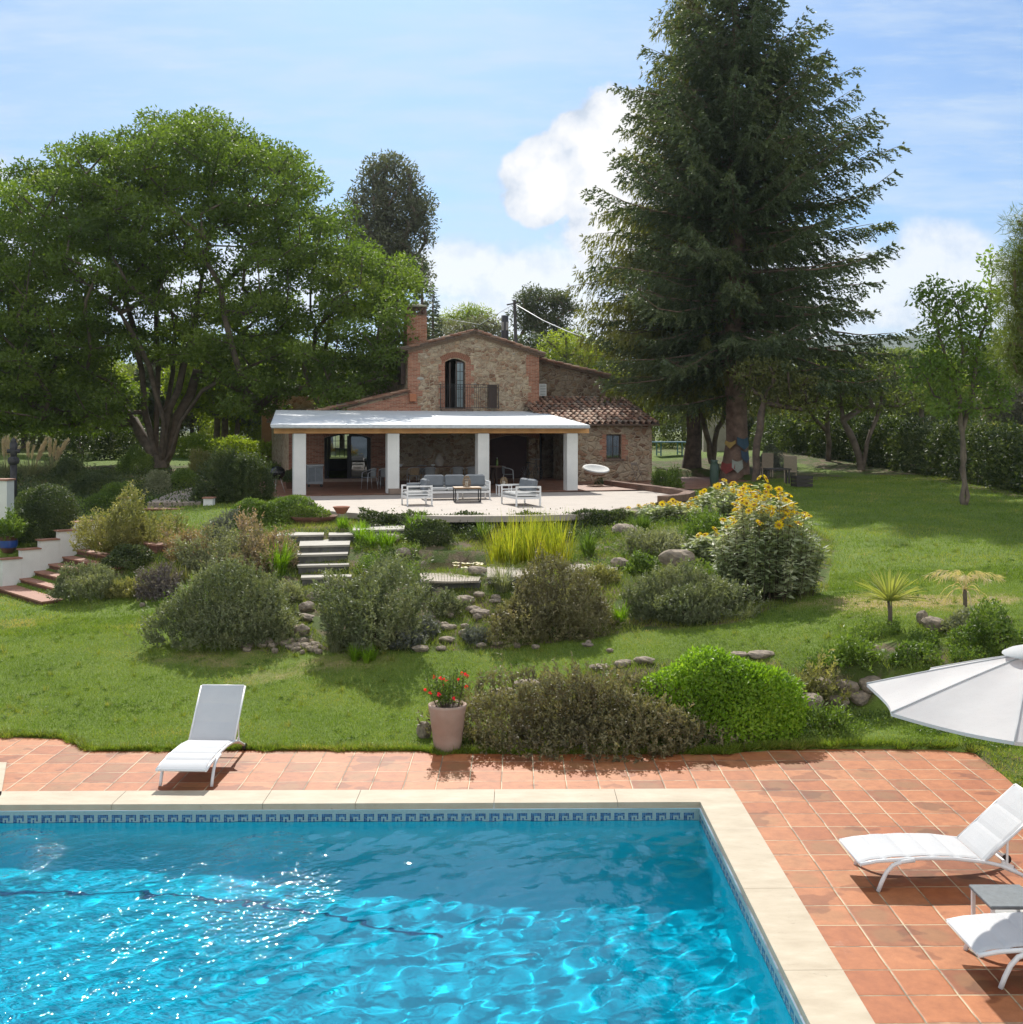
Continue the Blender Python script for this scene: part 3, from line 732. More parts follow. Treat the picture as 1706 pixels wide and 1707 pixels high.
for k in range(8):
    an = R(150+45*k); MB().tube([(.04*math.cos(an), .04*math.sin(an), 2.385), (1.41*math.cos(an), 1.41*math.sin(an), 1.955)], .009, 6).build('rib', white_metal, r)
MB().tube([(0, 0, .05), (0, 0, 2.52)], .024, 12).build('pole', white_metal, r)
MB().lathe([(0, 0), (.3, 0), (.3, .05), (.06, .09), (.04, .25), (0, .25)], (0, 0, 0), 20).build('base', simple('grey_concrete', (.4, .4, .39), .8), r)

# ------------------------------------------------------------------ terrace
conc = simple('cream_concrete', (.40, .345, .295), .8, var=.06, nscale=1.5, bump=.1, bscale=30)
flat_poly('terrace', TERR+[(10.6, 42.6), (-10.35, 37.0)], [], TZ, .16, conc, lambda x, y: (x, y))
m = new_mat('terracotta_floor'); nt = m.node_tree; N, M, MIX, SM, NOISE, RAMP = node_kit(nt)
tile_mat(nt, (N, M, MIX, SM, NOISE, RAMP), N('ShaderNodeUVMap', uv_map='uv').outputs[0], N('ShaderNodeNewGeometry').outputs['Position'], .03, (.25, .18, .12), False,
         ((.20, .085, .05), (.26, .12, .075), (.30, .15, .10), (.18, .075, .045)))
floorm = m
TH = R(16.7)
C1 = Vector(PZ(499, 825.5, TZ)[:2]); cT, sT = math.cos(TH), math.sin(TH)
def hw_(s, D): return (C1.x+cT*s-sT*D, C1.y+sT*s+cT*D)
def sOf(px, D): k = (px-CX)/F; return (k*(C1.y+cT*D)-C1.x+sT*D)/(cT-k*sT)
def zOf(px, py, D): s = sOf(px, D); return CAMZ-(py-HY)/F*(C1.y+sT*s+cT*D)
def hp(px, py, D): return (sOf(px, D), zOf(px, py, D))
flat_poly('porch_floor', [hw_(-1.0, -.35), hw_(20.5, -.35-.0), hw_(20.5, 12), hw_(-1.0, 12)], [], TZ+.012, .15, floorm, lambda x, y: (x/.35, y/.35))

# ------------------------------------------------------------------ house materials
def rubble(name, scale=2.1, dark=1.0):
    m = new_mat(name); nt = m.node_tree; N, M, MIX, SM, NOISE, RAMP = node_kit(nt)
    t = N('ShaderNodeTexCoord').outputs['Object']
    w_ = N('ShaderNodeVectorMath', operation='ADD', ins={0: t, 1: N('ShaderNodeVectorMath', operation='SCALE', ins={0: NOISE(t, 2.5, 3, .6, out=1), 3: .28}).outputs[0]}).outputs[0]
    sc = N('ShaderNodeVectorMath', operation='MULTIPLY', ins={0: w_, 1: (1, 1, 1.5)}).outputs[0]
    v1 = N('ShaderNodeTexVoronoi', ins={'Vector': sc, 'Scale': scale, 'Randomness': .95}); v2 = N('ShaderNodeTexVoronoi', feature='DISTANCE_TO_EDGE', ins={'Vector': sc, 'Scale': scale, 'Randomness': .95})
    s = N('ShaderNodeSeparateColor', ins={0: v1.outputs['Color']}).outputs
    c = RAMP(s[0], [(0, (.22, .13, .085)), (.22, (.37, .22, .14)), (.45, (.48, .33, .21)), (.62, (.25, .165, .125)), (.8, (.54, .41, .27)), (1, (.56, .47, .36))])
    c = MIX(.7, c, RAMP(NOISE(t, 9, 7, .7), [(.25, (.5, .48, .46)), (.75, (1.25, 1.2, 1.15))]), 'MULTIPLY')
    mortar = RAMP(NOISE(t, 3, 5, .6), [(.3, (.38, .29, .20)), (.7, (.56, .45, .32))])
    e = SM(M('ADD', v2.outputs[0], M('MULTIPLY', NOISE(t, 14, 5, .7), .05)), .05, .11)
    c = MIX(e, mortar, c); c = MIX(SM(NOISE(t, 1.6, 7, .7), .42, .66), c, mortar)
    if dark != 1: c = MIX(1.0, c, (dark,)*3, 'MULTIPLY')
    p = N('ShaderNodeBsdfPrincipled', ins={'Base Color': c, 'Roughness': .9, 'Specular IOR Level': .2})
    b = N('ShaderNodeBump', ins={'Height': M('ADD', SM(v2.outputs[0], .0, .22), M('MULTIPLY', NOISE(t, 12, 6, .7), .5)), 'Strength': .9, 'Distance': .05}); nt.links.new(b.outputs[0], p.inputs['Normal'])
    N('ShaderNodeOutputMaterial', ins={0: p.outputs[0]}); return m
def brick(name, axis=0, dark=1.0):
    m = new_mat(name); nt = m.node_tree; N, M, MIX, SM, NOISE, RAMP = node_kit(nt)
    t = N('ShaderNodeTexCoord').outputs['Object']; s = N('ShaderNodeSeparateXYZ', ins={0: t}).outputs
    h_ = M('ADD', s[0], s[1])
    vv = N('ShaderNodeCombineXYZ', ins={0: h_, 1: s[2]}).outputs[0]
    vv = N('ShaderNodeVectorMath', operation='ADD', ins={0: vv, 1: N('ShaderNodeVectorMath', operation='SCALE', ins={0: NOISE(t, 4, 2, .5, out=1), 3: .018}).outputs[0]}).outputs[0]
    bt = N('ShaderNodeTexBrick', ins={'Vector': vv, 'Color1': (.30*dark, .105*dark, .06*dark, 1), 'Color2': (.50*dark, .22*dark, .135*dark, 1), 'Mortar': (.42*dark, .32*dark, .23*dark, 1), 'Scale': 1, 'Mortar Size': .010, 'Brick Width': .26, 'Row Height': .062, 'Bias': -.1})
    c = MIX(.6, bt.outputs[0], RAMP(NOISE(t, 6, 7, .7), [(.25, (.55, .5, .5)), (.75, (1.25, 1.2, 1.2))]), 'MULTIPLY')
    p = N('ShaderNodeBsdfPrincipled', ins={'Base Color': c, 'Roughness': .9, 'Specular IOR Level': .2})
    b = N('ShaderNodeBump', ins={'Height': M('ADD', M('MULTIPLY', bt.outputs[1], -1.0), M('MULTIPLY', NOISE(t, 20, 5, .7), .5)), 'Strength': .7, 'Distance': .015}); nt.links.new(b.outputs[0], p.inputs['Normal'])
    N('ShaderNodeOutputMaterial', ins={0: p.outputs[0]}); return m
stone = rubble('rubble_stone', 4.6); brk_m = brick('old_brick')
def tileroof(name):
    m = new_mat(name); nt = m.node_tree; N, M, MIX, SM, NOISE, RAMP = node_kit(nt)
    a = N('ShaderNodeAttribute', attribute_name='rnd').outputs['Fac']; t = N('ShaderNodeNewGeometry').outputs['Position']
    c = RAMP(a, [(0, (.22, .10, .06)), (.35, (.36, .19, .12)), (.7, (.44, .29, .20)), (1, (.20, .15, .12))])
    c = MIX(.8, c, RAMP(NOISE(t, 5, 7, .7), [(.28, (.35, .36, .36)), (.55, (.9, .9, .9)), (.75, (1.3, 1.25, 1.2))]), 'MULTIPLY')
    c = MIX(SM(NOISE(t, 2.2, 6, .7), .56, .7), c, (.30, .29, .24))
    p = N('ShaderNodeBsdfPrincipled', ins={'Base Color': c, 'Roughness': .85})
    N('ShaderNodeOutputMaterial', ins={0: p.outputs[0]}); return m
roofm = tileroof('barrel_tiles')
def barrel_roof(name, corner, ex, ey, nx_, ny_, parent, rnd_seed=3, wob=.012):
    """corner: low left point, ex along the eave, ey up the slope (vectors); rows of half round tiles. one mesh with per tile random"""
    rr = np.random.default_rng(rnd_seed); V = []; Fc = []; rn = []
    ex = Vector(ex); ey = Vector(ey); cw = ex.length/nx_; cl = ey.length/ny_; exn = ex.normalized(); eyn = ey.normalized(); up = exn.cross(eyn).normalized()
    if up.z < 0: up = -up
    seg = 5
    for i in range(nx_):
        for j in range(ny_):
            for cover in (0, 1):
                base = Vector(corner)+exn*(cw*(i+(.5 if cover else 0)))+eyn*cl*j
                r0 = cw*.34; r1 = cw*.28; L = cl*1.18; r_ = rr.random(); tilt = rr.normal(0, wob)
                b0 = len(V)
                for q, rad in ((0, r0 if cover else r1), (1, r1 if cover else r0)):
                    for k in range(seg+1):
                        a = math.pi*k/seg; sx_ = -math.cos(a)*rad; h = math.sin(a)*rad
                        if not cover: h = -h*.8+.0
                        else: h = h*.95+.0
                        p = base+exn*(sx_+tilt)+eyn*(L*q)+up*(h+(.045 if q == 0 else .012)+(rr.normal(0, .004)))
                        V.append(tuple(p))
                for k in range(seg): Fc.append((b0+k, b0+k+1, b0+seg+2+k, b0+seg+1+k)); rn.append(r_)
    o = link(name, mesh_np(name, V, Fc, rn, True), roofm, parent)
    return o

house = empty('stone_house', (C1.x, C1.y, 0), TH, 'rubble stone farmhouse with brick corners, a gable, chimney and long white pillared porch', 'house')
HD = 9.4
# facade with openings; local x = s, y = D, z = world height
def arch(x0, x1, zb, zs, zt, n=8):
    """opening: base zb, springing zs, crown zt"""
    pts = [(x0, zb), (x1, zb), (x1, zs)]
    for i in range(1, n): a = i/n; pts.append((x1+(x0-x1)*a, zs+(zt-zs)*math.sin(math.pi*a)))
    return pts+[(x0, zs)]
def wall_face(mb, outer, holes, y, depth, flip=False):
    """vertical wall in the xz plane at local y, thickness depth going back"""
    m2 = MB().prism(outer, -depth, 0, holes)
    m2.v = [(x, y-z, zz) for x, zz, z in m2.v]
    mb.add(m2.v, m2.f)
s_l = .5; s_gl = sOf(680, HD); s_gr = sOf(899, HD); s_ap = sOf(791, HD)
z_gl = zOf(680, 583, HD); z_gr = zOf(899, 591, HD); z_ap = zOf(791, 556, HD)
z_s0 = zOf(560, 685, HD); s_s0 = sOf(560, HD); z_s1 = zOf(680, 653, HD)
def rect_px(x0, y0, x1, y1, D): a = hp(x0, y1, D); b = hp(x1, y0, D); return a[0], b[0], a[1], b[1]
d0, d1, _, _ = rect_px(742, 600, 776, 680, HD)
zdb = zOf(759, 681, HD); zds = zOf(759, 604, HD); zdt = zOf(759, 597.5, HD)
door_up = arch(d0, d1, zdb, zds, zdt)
g0 = sOf(541, HD); g1 = sOf(619, HD); gb = TZ+.13; gs = zOf(580, 730, HD); gt = zOf(580, 722, HD)
door_lo = arch(g0, g1, gb, gs, gt)
n0 = sOf(817, HD); n1 = sOf(897, HD); nb = TZ+.02; ns = zOf(857, 733, HD); ntp = zOf(857, 725.5, HD)
niche = arch(n0, n1, nb, ns, ntp)
outer = [(s_l, TZ-.3), (s_gr, TZ-.3), (s_gr, z_gr), (s_ap, z_ap), (s_gl, z_gl), (s_gl, z_s1), (s_s0, z_s0), (s_l, z_s0-.35)]
mb = MB(); wall_face(mb, outer, [door_up, door_lo, niche], HD, .38); mb.build('front_wall', stone, house)
# side walls
mb = MB()
mb.box((s_gl+.19, HD+.38+4.4, (z_s1+z_gl)/2-1.0), (.38, 8.8, z_gl-z_s1+2.0))
mb.box((s_gr-.19, HD+.38+4.4, (TZ+z_gr)/2-.1), (.38, 8.8, z_gr-TZ))
mb.box((s_l+.19, HD+.38+4.4, (TZ+z_s0-.4)/2), (.38, 8.8, z_s0-.4-TZ))
wall_face(mb, [(s_l, 1.9), (s_gr, 1.9), (s_gr, 6.1), (s_l, 6.1)], [[(-0+s_l+.8, 2.6), (s_l+6.5, 2.6), (s_l+6.5, 4.6), (s_l+.8, 4.6)]], HD+9.2, .3)
mb.build('side_wall', stone, house)
# brick dressings, 12 mm proud
def plate(mb, poly, y, th=.012, holes=()):
    wall_face(mb, poly, list(holes), y-th, th+.02)
mb = MB()
def qpx(x0, y0, x1, y1): a, b, c, d = rect_px(x0, y0, x1, y1, HD); plate(mb, [(a, c), (b, c), (b, d), (a, d)], HD)
def strip(sa, sb, za, zb): plate(mb, [(sa, za), (sb, za), (sb, zb), (sa, zb)], HD)
def nb_():
    global mb
    mb.build('brick_dressing', brk_m, house); mb = MB()
random.seed(3)
z = zOf(690, 700, HD)
while z < z_gl-.05:
    h_ = min(random.uniform(.25, .5), z_gl-z); wl = random.uniform(.42, .72); zz = z+h_-.0
    plate(mb, [(s_gl, z), (s_gl+wl, z), (s_gl+wl, zz), (s_gl, zz)], HD); z += h_
nb_(); z = zOf(890, 700, HD)
while z < z_gr-.12:
    h_ = min(random.uniform(.25, .5), z_gr-.02-z); wl = random.uniform(.38, .66)
    plate(mb, [(s_gr-wl, z), (s_gr, z), (s_gr, z+h_), (s_gr-wl, z+h_)], HD); z += h_
nb_()
plate(mb, [(s_s0+.3, z_s0-.25), (s_gl, z_s0-.25), (s_gl, z_s1-.1), (s_s0+.3, z_s0-.0)], HD)
nb_(); strip(s_l, g0-.02, TZ+.02, gt+.3); 
nb_(); gb1 = sOf(664, HD); plate(mb, [(g1, TZ+.02), (gb1, TZ+.02), (gb1-.15, 3.0), (gb1+.1, 3.7), (gb1-.1, gt+.3), (g1, gt+.3)], HD)
nb_(); nb0 = sOf(798, HD); plate(mb, [(nb0, TZ+.02), (n0, TZ+.02), (n0, ntp+.25), (nb0+.1, ntp+.25)], HD)
nb_()
z = zdb-.1; k = 0
while z < zds-.1:
    wl = .16+.14*(k % 2); plate(mb, [(d1+.002, z), (d1+wl+.1, z), (d1+wl+.1, z+.26), (d1+.002, z+.26)], HD)
    plate(mb, [(d0-wl, z), (d0-.002, z), (d0-.002, z+.26), (d0-wl, z+.26)], HD); z += .26; k += 1
mb.build('brick_dressing', brk_m, house)
# voussoirs
def voussoir(name, x0, x1, zs, zt, h=.26, n=22):
    mb = MB(); rn = []
    for i in range(n):
        a = (i+.06)/n; b = (i+.94)/n
        def pt(t, o):
            x = x1+(x0-x1)*t; z = zs+(zt-zs)*math.sin(math.pi*t); dzdt = (zt-zs)*math.pi*math.cos(math.pi*t); dxdt = x0-x1
            l = math.hypot(dxdt, dzdt); nx_, nz_ = dzdt/l, -dxdt/l
            if nz_ < 0: nx_, nz_ = -nx_, -nz_
            return (x+nx_*o, z+nz_*o)
        plate(mb, [pt(a, .0), pt(b, .0), pt(b, h), pt(a, h)][::-1], HD, .02)
    return mb.build(name, simple('arch_brick', (.34, .15, .09), .9, var=.25, nscale=18, bump=.5), house)
voussoir('door_arch', d0-.12, d1+.12, zds, zdt+.03, .26, 16)
voussoir('door_arch', g0-.02, g1+.02, gs+.01, gt+.01, .24, 26)
voussoir('door_arch', n0-.02, n1+.02, ns+.01, ntp+.01, .24, 28)
lm = simple('weathered_lintel', (.36, .28, .17), .85, nscale=10, bump=.3)
for x0, x1 in ((678, 697), (719, 746), (776, 793)):
    a, b, c, d = rect_px(x0, 722.5, x1, 730, HD); mb = MB(); plate(mb, [(a, c), (b, c), (b, d), (a, d)], HD, .02); mb.build('lintel', lm, house)
# a few pale stones set in the gable
for px_, py_, wpx in ((701, 631, 11), (792, 640, 5), (857, 590, 5)):
    s0, z0 = hp(px_, py_, HD); mb = MB().lathe([(0, -.03), (.06*wpx/5, -.02), (.075*wpx/5, 0)], (0, 0, 0), 10); mb.v = [(s0+x, HD-.015+zz, z0+y*.45) for x, y, zz in mb.v]; mb.build('pale_stone', simple('pale_stone', (.46, .42, .36), .9), house)
# roof over the gable
ov = .22; yb = HD+8.9
eL = (s_gl-.36, z_gl-.02); eR = (s_gr+.22, z_gr-.03)
slabm = simple('roof_edge_brick', (.22, .15, .11), .9, var=.25, nscale=14, bump=.5)
def roof_side(name, p0, p1, seed):
    """p0 eave (s,z), p1 ridge"""
    mb = MB(); (s0, z0), (s1, z1) = p0, p1
    mb.add([(s0, HD-ov, z0), (s1, HD-ov, z1), (s1, yb, z1), (s0, yb, z0), (s0, HD-ov, z0-.10), (s1, HD-ov, z1-.10), (s1, yb, z1-.10), (s0, yb, z0-.10)],
           [(0, 1, 2, 3) if s0 < s1 else (3, 2, 1, 0), (4, 7, 6, 5) if s0 < s1 else (5, 6, 7, 4), (0, 4, 5, 1), (3, 2, 6, 7), (0, 3, 7, 4)])
    slab_ = mb.build(name, slabm, house)
    L = math.hypot(s1-s0, z1-z0)
    barrel_roof('roof_tiles', (s0, HD-ov-.04, z0+.02) if s0 < s1 else (s0, HD-ov-.04, z0+.02), (0, yb-HD+ov, 0), (s1-s0, 0, z1-z0), 38, max(3, int(L/.36)), slab_, seed)
roof_side('roof', eL, (s_ap, z_ap+.09), 4); roof_side('roof', eR, (s_ap, z_ap+.09), 5)
# cornice: two stepped brick courses under the verge
mb = MB()
for (s0, z0), (s1, z1) in (((s_gl-.02, z_gl), (s_ap, z_ap)), ((s_ap, z_ap), (s_gr+.02, z_gr))):
    for k, (dd, dz_) in enumerate(((.13, -.08), (.07, -.15))):
        mb.bar((s0, HD-dd/2, z0+dz_+.04), (s1, HD-dd/2, z1+dz_+.04), dd, .065)
mb.build('verge_cornice', simple('verge_brick', (.30, .20, .13), .9, var=.2, nscale=12, bump=.4), house)
rg = MB()
for k in range(24): rg.tube([(s_ap, HD-ov-.05+k*.39, z_ap+.13), (s_ap, HD-ov-.05+(k+1)*.39+.05, z_ap+.115)], [.105, .085], 8, cap=False)
rg.build('ridge_tiles', roofm if False else simple('ridge_tile', (.34, .22, .15), .85, var=.25, nscale=5), house)
# lean to roof on the left
mb = MB(); (a0, b0), (a1, b1) = (s_l-.3, z_s0-.40), (s_gl, z_s1+.02)
mb.add([(a0, HD-.12, b0), (a1, HD-.12, b1), (a1, yb, b1), (a0, yb, b0), (a0, HD-.12, b0-.08), (a1, HD-.12, b1-.08), (a1, yb, b1-.08), (a0, yb, b0-.08)], [(0, 1, 2, 3), (4, 7, 6, 5), (0, 4, 5, 1), (3, 2, 6, 7), (0, 3, 7, 4)])
lr = mb.build('lean_to_roof', slabm, house)
barrel_roof('roof_tiles', (a0, HD-.16, b0+.02), (0, yb-HD+.16, 0), (a1-a0, 0, b1-b0), 38, 14, lr, 9)
# chimney
ch0 = sOf(676, HD+.6); ch1 = sOf(709, HD+.6); zc0 = z_gl-.3; zc1 = zOf(692, 527, HD+.6); cw = ch1-ch0; cxm = (ch0+ch1)/2; cym = HD+.62
chm = MB(); chm.box((cxm, cym, (zc0+zc1)/2), (cw, .8, zc1-zc0)); chim = chm.build('chimney', brk_m, house)
mb = MB(); mb.box((cxm, cym, zc1+.02), (cw+.06, .86, .04))
mb.build('chimney_ledge', slabm, chim)
mb = MB(); zt_ = zOf(692, 513, HD+.6); hh = zt_-zc1-.04
for px_ in (-1, 1):
    for py_ in (-1, 1): mb.box((cxm+px_*(cw/2-.06), cym+py_*.34, zc1+.04+hh/2), (.10, .10, hh))
for q in (-.26, 0, .26):
    for sgn in (-1, 1):
        mb.bar((cxm+q*cw*1.0-.10*sgn*0-.1, cym+sgn*.36, zc1+.05), (cxm+q*cw, cym+sgn*.36, zc1+.04+hh), .05, .04); mb.bar((cxm+q*cw*1.0+.1, cym+sgn*.36, zc1+.05), (cxm+q*cw, cym+sgn*.36, zc1+.04+hh), .05, .04)
mb.build('chimney_vents', simple('sooty_brick', (.16, .09, .07), .9, nscale=20), chim)
mb = MB(); mb.box((cxm, cym, zt_+.035), (cw+.14, .94, .07), bev=.01); mb.add([(cxm-cw/2-.03, cym-.43, zt_+.07), (cxm+cw/2+.03, cym-.43, zt_+.07), (cxm+cw/2+.03, cym+.43, zt_+.07), (cxm-cw/2-.03, cym+.43, zt_+.07), (cxm-.12, cym-.1, zt_+.17), (cxm+.12, cym-.1, zt_+.17), (cxm+.12, cym+.1, zt_+.17), (cxm-.12, cym+.1, zt_+.17)], [(0, 1, 5, 4), (1, 2, 6, 5), (2, 3, 7, 6), (3, 0, 4, 7), (4, 5, 6, 7)])
mb.build('chimney_cap', simple('mossy_cap', (.30, .29, .20), .9, var=.2, nscale=8), chim)

# doors
iron = simple('dark_iron', (.025, .022, .022), .5, var=.1)
brownw = simple('dark_brown_wood', (.065, .036, .024), .55, nscale=12)
gm_ = new_mat('window_glass'); nt = gm_.node_tree; N, M, MIX, SM, NOISE, RAMP = node_kit(nt)
fr = N('ShaderNodeFresnel', ins={'IOR': 1.5}); gs_ = N('ShaderNodeBsdfGlossy', ins={'Roughness': .02, 'Color': (1, 1, 1, 1)}); tp = N('ShaderNodeBsdfTransparent', ins={0: (.72, .76, .75, 1)})
mx = N('ShaderNodeMixShader', ins={0: M('ADD', fr.outputs[0], .10), 1: tp.outputs[0], 2: gs_.outputs[0]}); N('ShaderNodeOutputMaterial', ins={0: mx.outputs[0]})
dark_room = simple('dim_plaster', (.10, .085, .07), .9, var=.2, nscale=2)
mb = MB().box(((d0+d1)/2, HD+2.4, (zdb+zdt)/2+.1), (3.2, 3.9, 2.9)); mb.f = [f[::-1] for f in mb.f if True]; 
mb = MB(); x0, x1, y0, y1, z0, z1 = d0-1.2, d1+1.2, HD+.39, HD+4.2, zdb-.1, zdt+.3
mb.box(((x0+x1)/2, y1, (z0+z1)/2), (x1-x0, .1, z1-z0)); mb.box(((x0+x1)/2, (y0+y1)/2, z0-.05), (x1-x0, y1-y0, .1)); mb.box(((x0+x1)/2, (y0+y1)/2, z1+.05), (x1-x0, y1-y0, .1)); mb.box((x0-.05, (y0+y1)/2, (z0+z1)/2), (.1, y1-y0, z1-z0)); mb.box((x1+.05, (y0+y1)/2, (z0+z1)/2), (.1, y1-y0, z1-z0))
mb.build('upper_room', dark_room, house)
def glazed_leaf(name, x0, x1, z0, z1, y, nxp, nyp, parent, mat, fw=.06, gl=True, lay=0):
    mb = MB(); zc = (z0+z1)/2
    mb.box((x0+fw/2, y, zc), (fw, .045, z1-z0)); mb.box((x1-fw/2, y, zc), (fw, .045, z1-z0))
    for z_ in (z0+fw/2, z1-fw/2): mb.box(((x0+x1)/2, y, z_), (x1-x0-2*fw, .043, fw))
    for i in range(1, nxp): mb.box((x0+fw+(x1-x0-2*fw)*i/nxp, y, zc), (.022, .03, z1-z0-2*fw))
    for j in range(1, nyp): mb.box(((x0+x1)/2, y, z0+fw+(z1-z0-2*fw)*j/nyp), (x1-x0-2*fw, .026, .022))
    o = mb.build(name, mat, parent)
    g = MB().add([(x0+fw, y, z0+fw), (x1-fw, y, z0+fw), (x1-fw, y, z1-fw), (x0+fw, y, z1-fw)], [(0, 1, 2, 3)]); g.build('pane', gm_, o)
    return o
o = glazed_leaf('balcony_door', (d0+d1)/2+.06, d1-.015, zdb+.02, zds+.05, HD+.12, 2, 5, house, brownw, .055)
MB().box(((d0+d1)/2+.3, HD+.22, (zdb+zds)/2), (.46, .012, zds-zdb-.1)).build('curtain', simple('pale_curtain', (.55, .58, .58), .9, var=.08, nscale=4), o)
MB().box((d0+.27, HD+.20, (zdb+zds)/2), (.06, .05, zds-zdb)).build('door_post', brownw, house)
mb = MB()
for i in range(3): mb.box((d0+.32+i*.0, HD+.3+i*.1, (zdb+zds)/2), (.02, .08, zds-zdb-.1))
# upper railing
r0 = sOf(735, HD-.35); r1 = sOf(831, HD-.35); rz0 = zOf(780, 681, HD-.35); rz1 = zOf(780, 641, HD-.35); yr = HD-.35
mb = MB()
for z_ in (rz0+.04, rz1, rz1-.12): mb.bar((r0, yr, z_), (r1, yr, z_), .022, .022)
n = int((r1-r0)/.10)
for i in range(n+1):
    x_ = r0+(r1-r0)*i/n; mb.bar((x_, yr, rz0+.0), (x_, yr, rz1), .014, .014)
for x_ in (r0, r1): mb.bar((x_, yr, rz0-.0), (x_, yr, rz1+.02), .035, .035); mb.bar((x_, yr, rz1), (x_, HD+.0, rz1), .022, .022); mb.bar((x_, yr, rz0+.04), (x_, HD, rz0+.04), .022, .022)
mb.build('balcony_railing', iron, house)
MB().box((r1-.22, HD-.15, (rz0+rz1)/2+.02), (.40, .10, rz1-rz0-.05)).build('shutter', brownw, house)
MB().box(((d0+d1)/2+.05, HD-.12, zdb-.09), (d1-d0+.5, .36, .16)).build('door_step', slabm, house)

# ground floor glazed doors, room behind with bright windows on its far side
room = MB(); x0, x1, y0, y1, z0, z1 = g0-.2, g1+2.2, HD+.39, HD+5.2, TZ+.05, gt+.55; v0, v1 = sOf(550, HD+5.2), sOf(584, HD+5.2)
room.box(((x0+x1)/2, (y0+y1)/2, z0-.05), (x1-x0, y1-y0, .1)); room.box(((x0+x1)/2, (y0+y1)/2, z1+.05), (x1-x0, y1-y0, .1)); room.box((x0-.05, (y0+y1)/2, (z0+z1)/2), (.1, y1-y0, z1-z0)); room.box((x1+.05, (y0+y1)/2, (z0+z1)/2), (.1, y1-y0, z1-z0))
wall_face(room, [(x0, z0), (x1, z0), (x1, z1), (x0, z1)], [[(v0, z0+.85), (v1, z0+.85), (v1, z1-.12), (v0, z1-.12)]], y1, .1)
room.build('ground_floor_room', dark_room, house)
mid = (g0+g1)/2+.05
fr_m = MB()
fr_m.box((g0+.05, HD+.16, (gb+gs)/2), (.10, .10, gs-gb)); fr_m.box((g1-.05, HD+.16, (gb+gs)/2), (.10, .10, gs-gb)); fr_m.box((mid, HD+.16, (gb+gs)/2+.05), (.11, .10, gs-gb+.1))
ar = arch(g0+.01, g1-.01, gs, gs+.001, gt-.01, 14); ai = arch(g0+.11, g1-.11, gs+.002, gs+.003, gt-.10, 14)
fr_m.build('door_frame', iron, house)
fm = MB()
n = 14
for i in range(n):
    a = i/n; b = (i+1)/n
    f_ = lambda t: (g0+.03+(g1-g0-.06)*t, HD+.16, gs-.02+(gt-gs)*math.sin(math.pi*t))
    fm.bar(f_(a), f_(b), .09, .08)
fm.build('arch_frame', iron, house)
o = glazed_leaf('glazed_door', mid+.06, g1-.10, gb+.02, gs+.12, HD+.16, 1, 1, house, iron, .06)
# the open leaf, seen edge on inside, gives on to the room
lf = glazed_leaf('glazed_door', 0, .98, gb+.02, gs+.05, 0, 1, 1, house, iron, .06); lf.location = (g0+.12, HD+.2, 0); lf.rotation_euler = (0, 0, R(78))
wn_ = glazed_leaf('window', v0+.01, v1-.01, z0+.87, z1-.14, y1+.05, 4, 4, house, iron, .04)
MB().box(((g0+g1)/2, HD-.18, TZ+.07), (g1-g0+.3, .40, .13)).build('door_step', simple('step_stone', (.30, .22, .17), .85, nscale=6), house)
# dark niche with timber doors
mb = MB(); mb.box(((n0+n1)/2, HD+.75, (nb+ntp)/2), (n1-n0+.3, .08, ntp-nb+.3)); mb.box((n0-.06, HD+.56, (nb+ntp)/2), (.1, .38, ntp-nb+.3)); mb.box((n1+.06, HD+.56, (nb+ntp)/2), (.1, .38, ntp-nb+.3)); mb.box(((n0+n1)/2, HD+.56, ntp+.1), (n1-n0+.3, .38, .1))
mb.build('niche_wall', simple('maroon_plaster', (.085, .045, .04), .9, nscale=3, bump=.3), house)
MB().tube([(n1+.12, HD-.07, TZ+.02), (n1+.12, HD-.07, gt+.35)], .045, 8).build('downpipe', iron, house)
# wall lamp box (terracotta) on the lean to roof corner
sx0, sz0 = hp(688, 663, HD-.12); MB().box((sx0, HD-.14, sz0), (.30, .22, .34), bev=.01).build('terracotta_box', simple('terracotta_box', (.45, .17, .08), .8), house)
# left gable side shutters and a bracket lamp
MB().box((s_gl-.12, HD+.9, z_s1+1.2), (.18, .9, 1.7)).build('side_shutter', brownw, house)

# right wing
WD = 6.5
w0 = sOf(958, WD); w1 = sOf(1087, WD); wz1 = zOf(1030, 708, WD)
q0, q1, qb, qt = rect_px(1011, 724, 1036, 765, WD)
mb = MB(); wall_face(mb, [(w0, TZ-.3), (w1, TZ-.3), (w1, wz1), (w0, wz1)], [[(q0, qb), (q1, qb), (q1, qt), (q0, qt)]], WD, .38)
mb.box((w1-.19, WD+.38+2.2, (TZ+wz1)/2), (.38, 4.4, wz1-TZ)); mb.box((w0+.19, WD+.38+1.24, (TZ+wz1)/2), (.38, 2.5, wz1-TZ))
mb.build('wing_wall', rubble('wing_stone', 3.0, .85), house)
mb = MB()
for sg, xe in ((1, q0), (-1, q1)):
    z = qb-.1; k = 0
    while z < qt: 
        wl = .2+.12*(k % 2); a, b = (xe-wl, xe-.001) if sg > 0 else (xe+.001, xe+wl); plate(mb, [(a, z), (b, z), (b, z+.24), (a, z+.24)], WD); z += .24; k += 1
mb.build('brick_dressing', brk_m, house)
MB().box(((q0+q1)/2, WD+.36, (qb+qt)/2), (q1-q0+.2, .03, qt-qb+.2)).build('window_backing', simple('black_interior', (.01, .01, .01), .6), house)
o = glazed_leaf('window', q0+.01, q1-.01, qb+.01, qt-.01, WD+.14, 2, 2, house, brownw, .05)
mb = MB()
for i in range(1, 5): x_ = q0+(q1-q0)*i/5; mb.bar((x_, WD+.05, qb), (x_, WD+.05, qt), .014, .014)
mb.build('window_bars', iron, house)
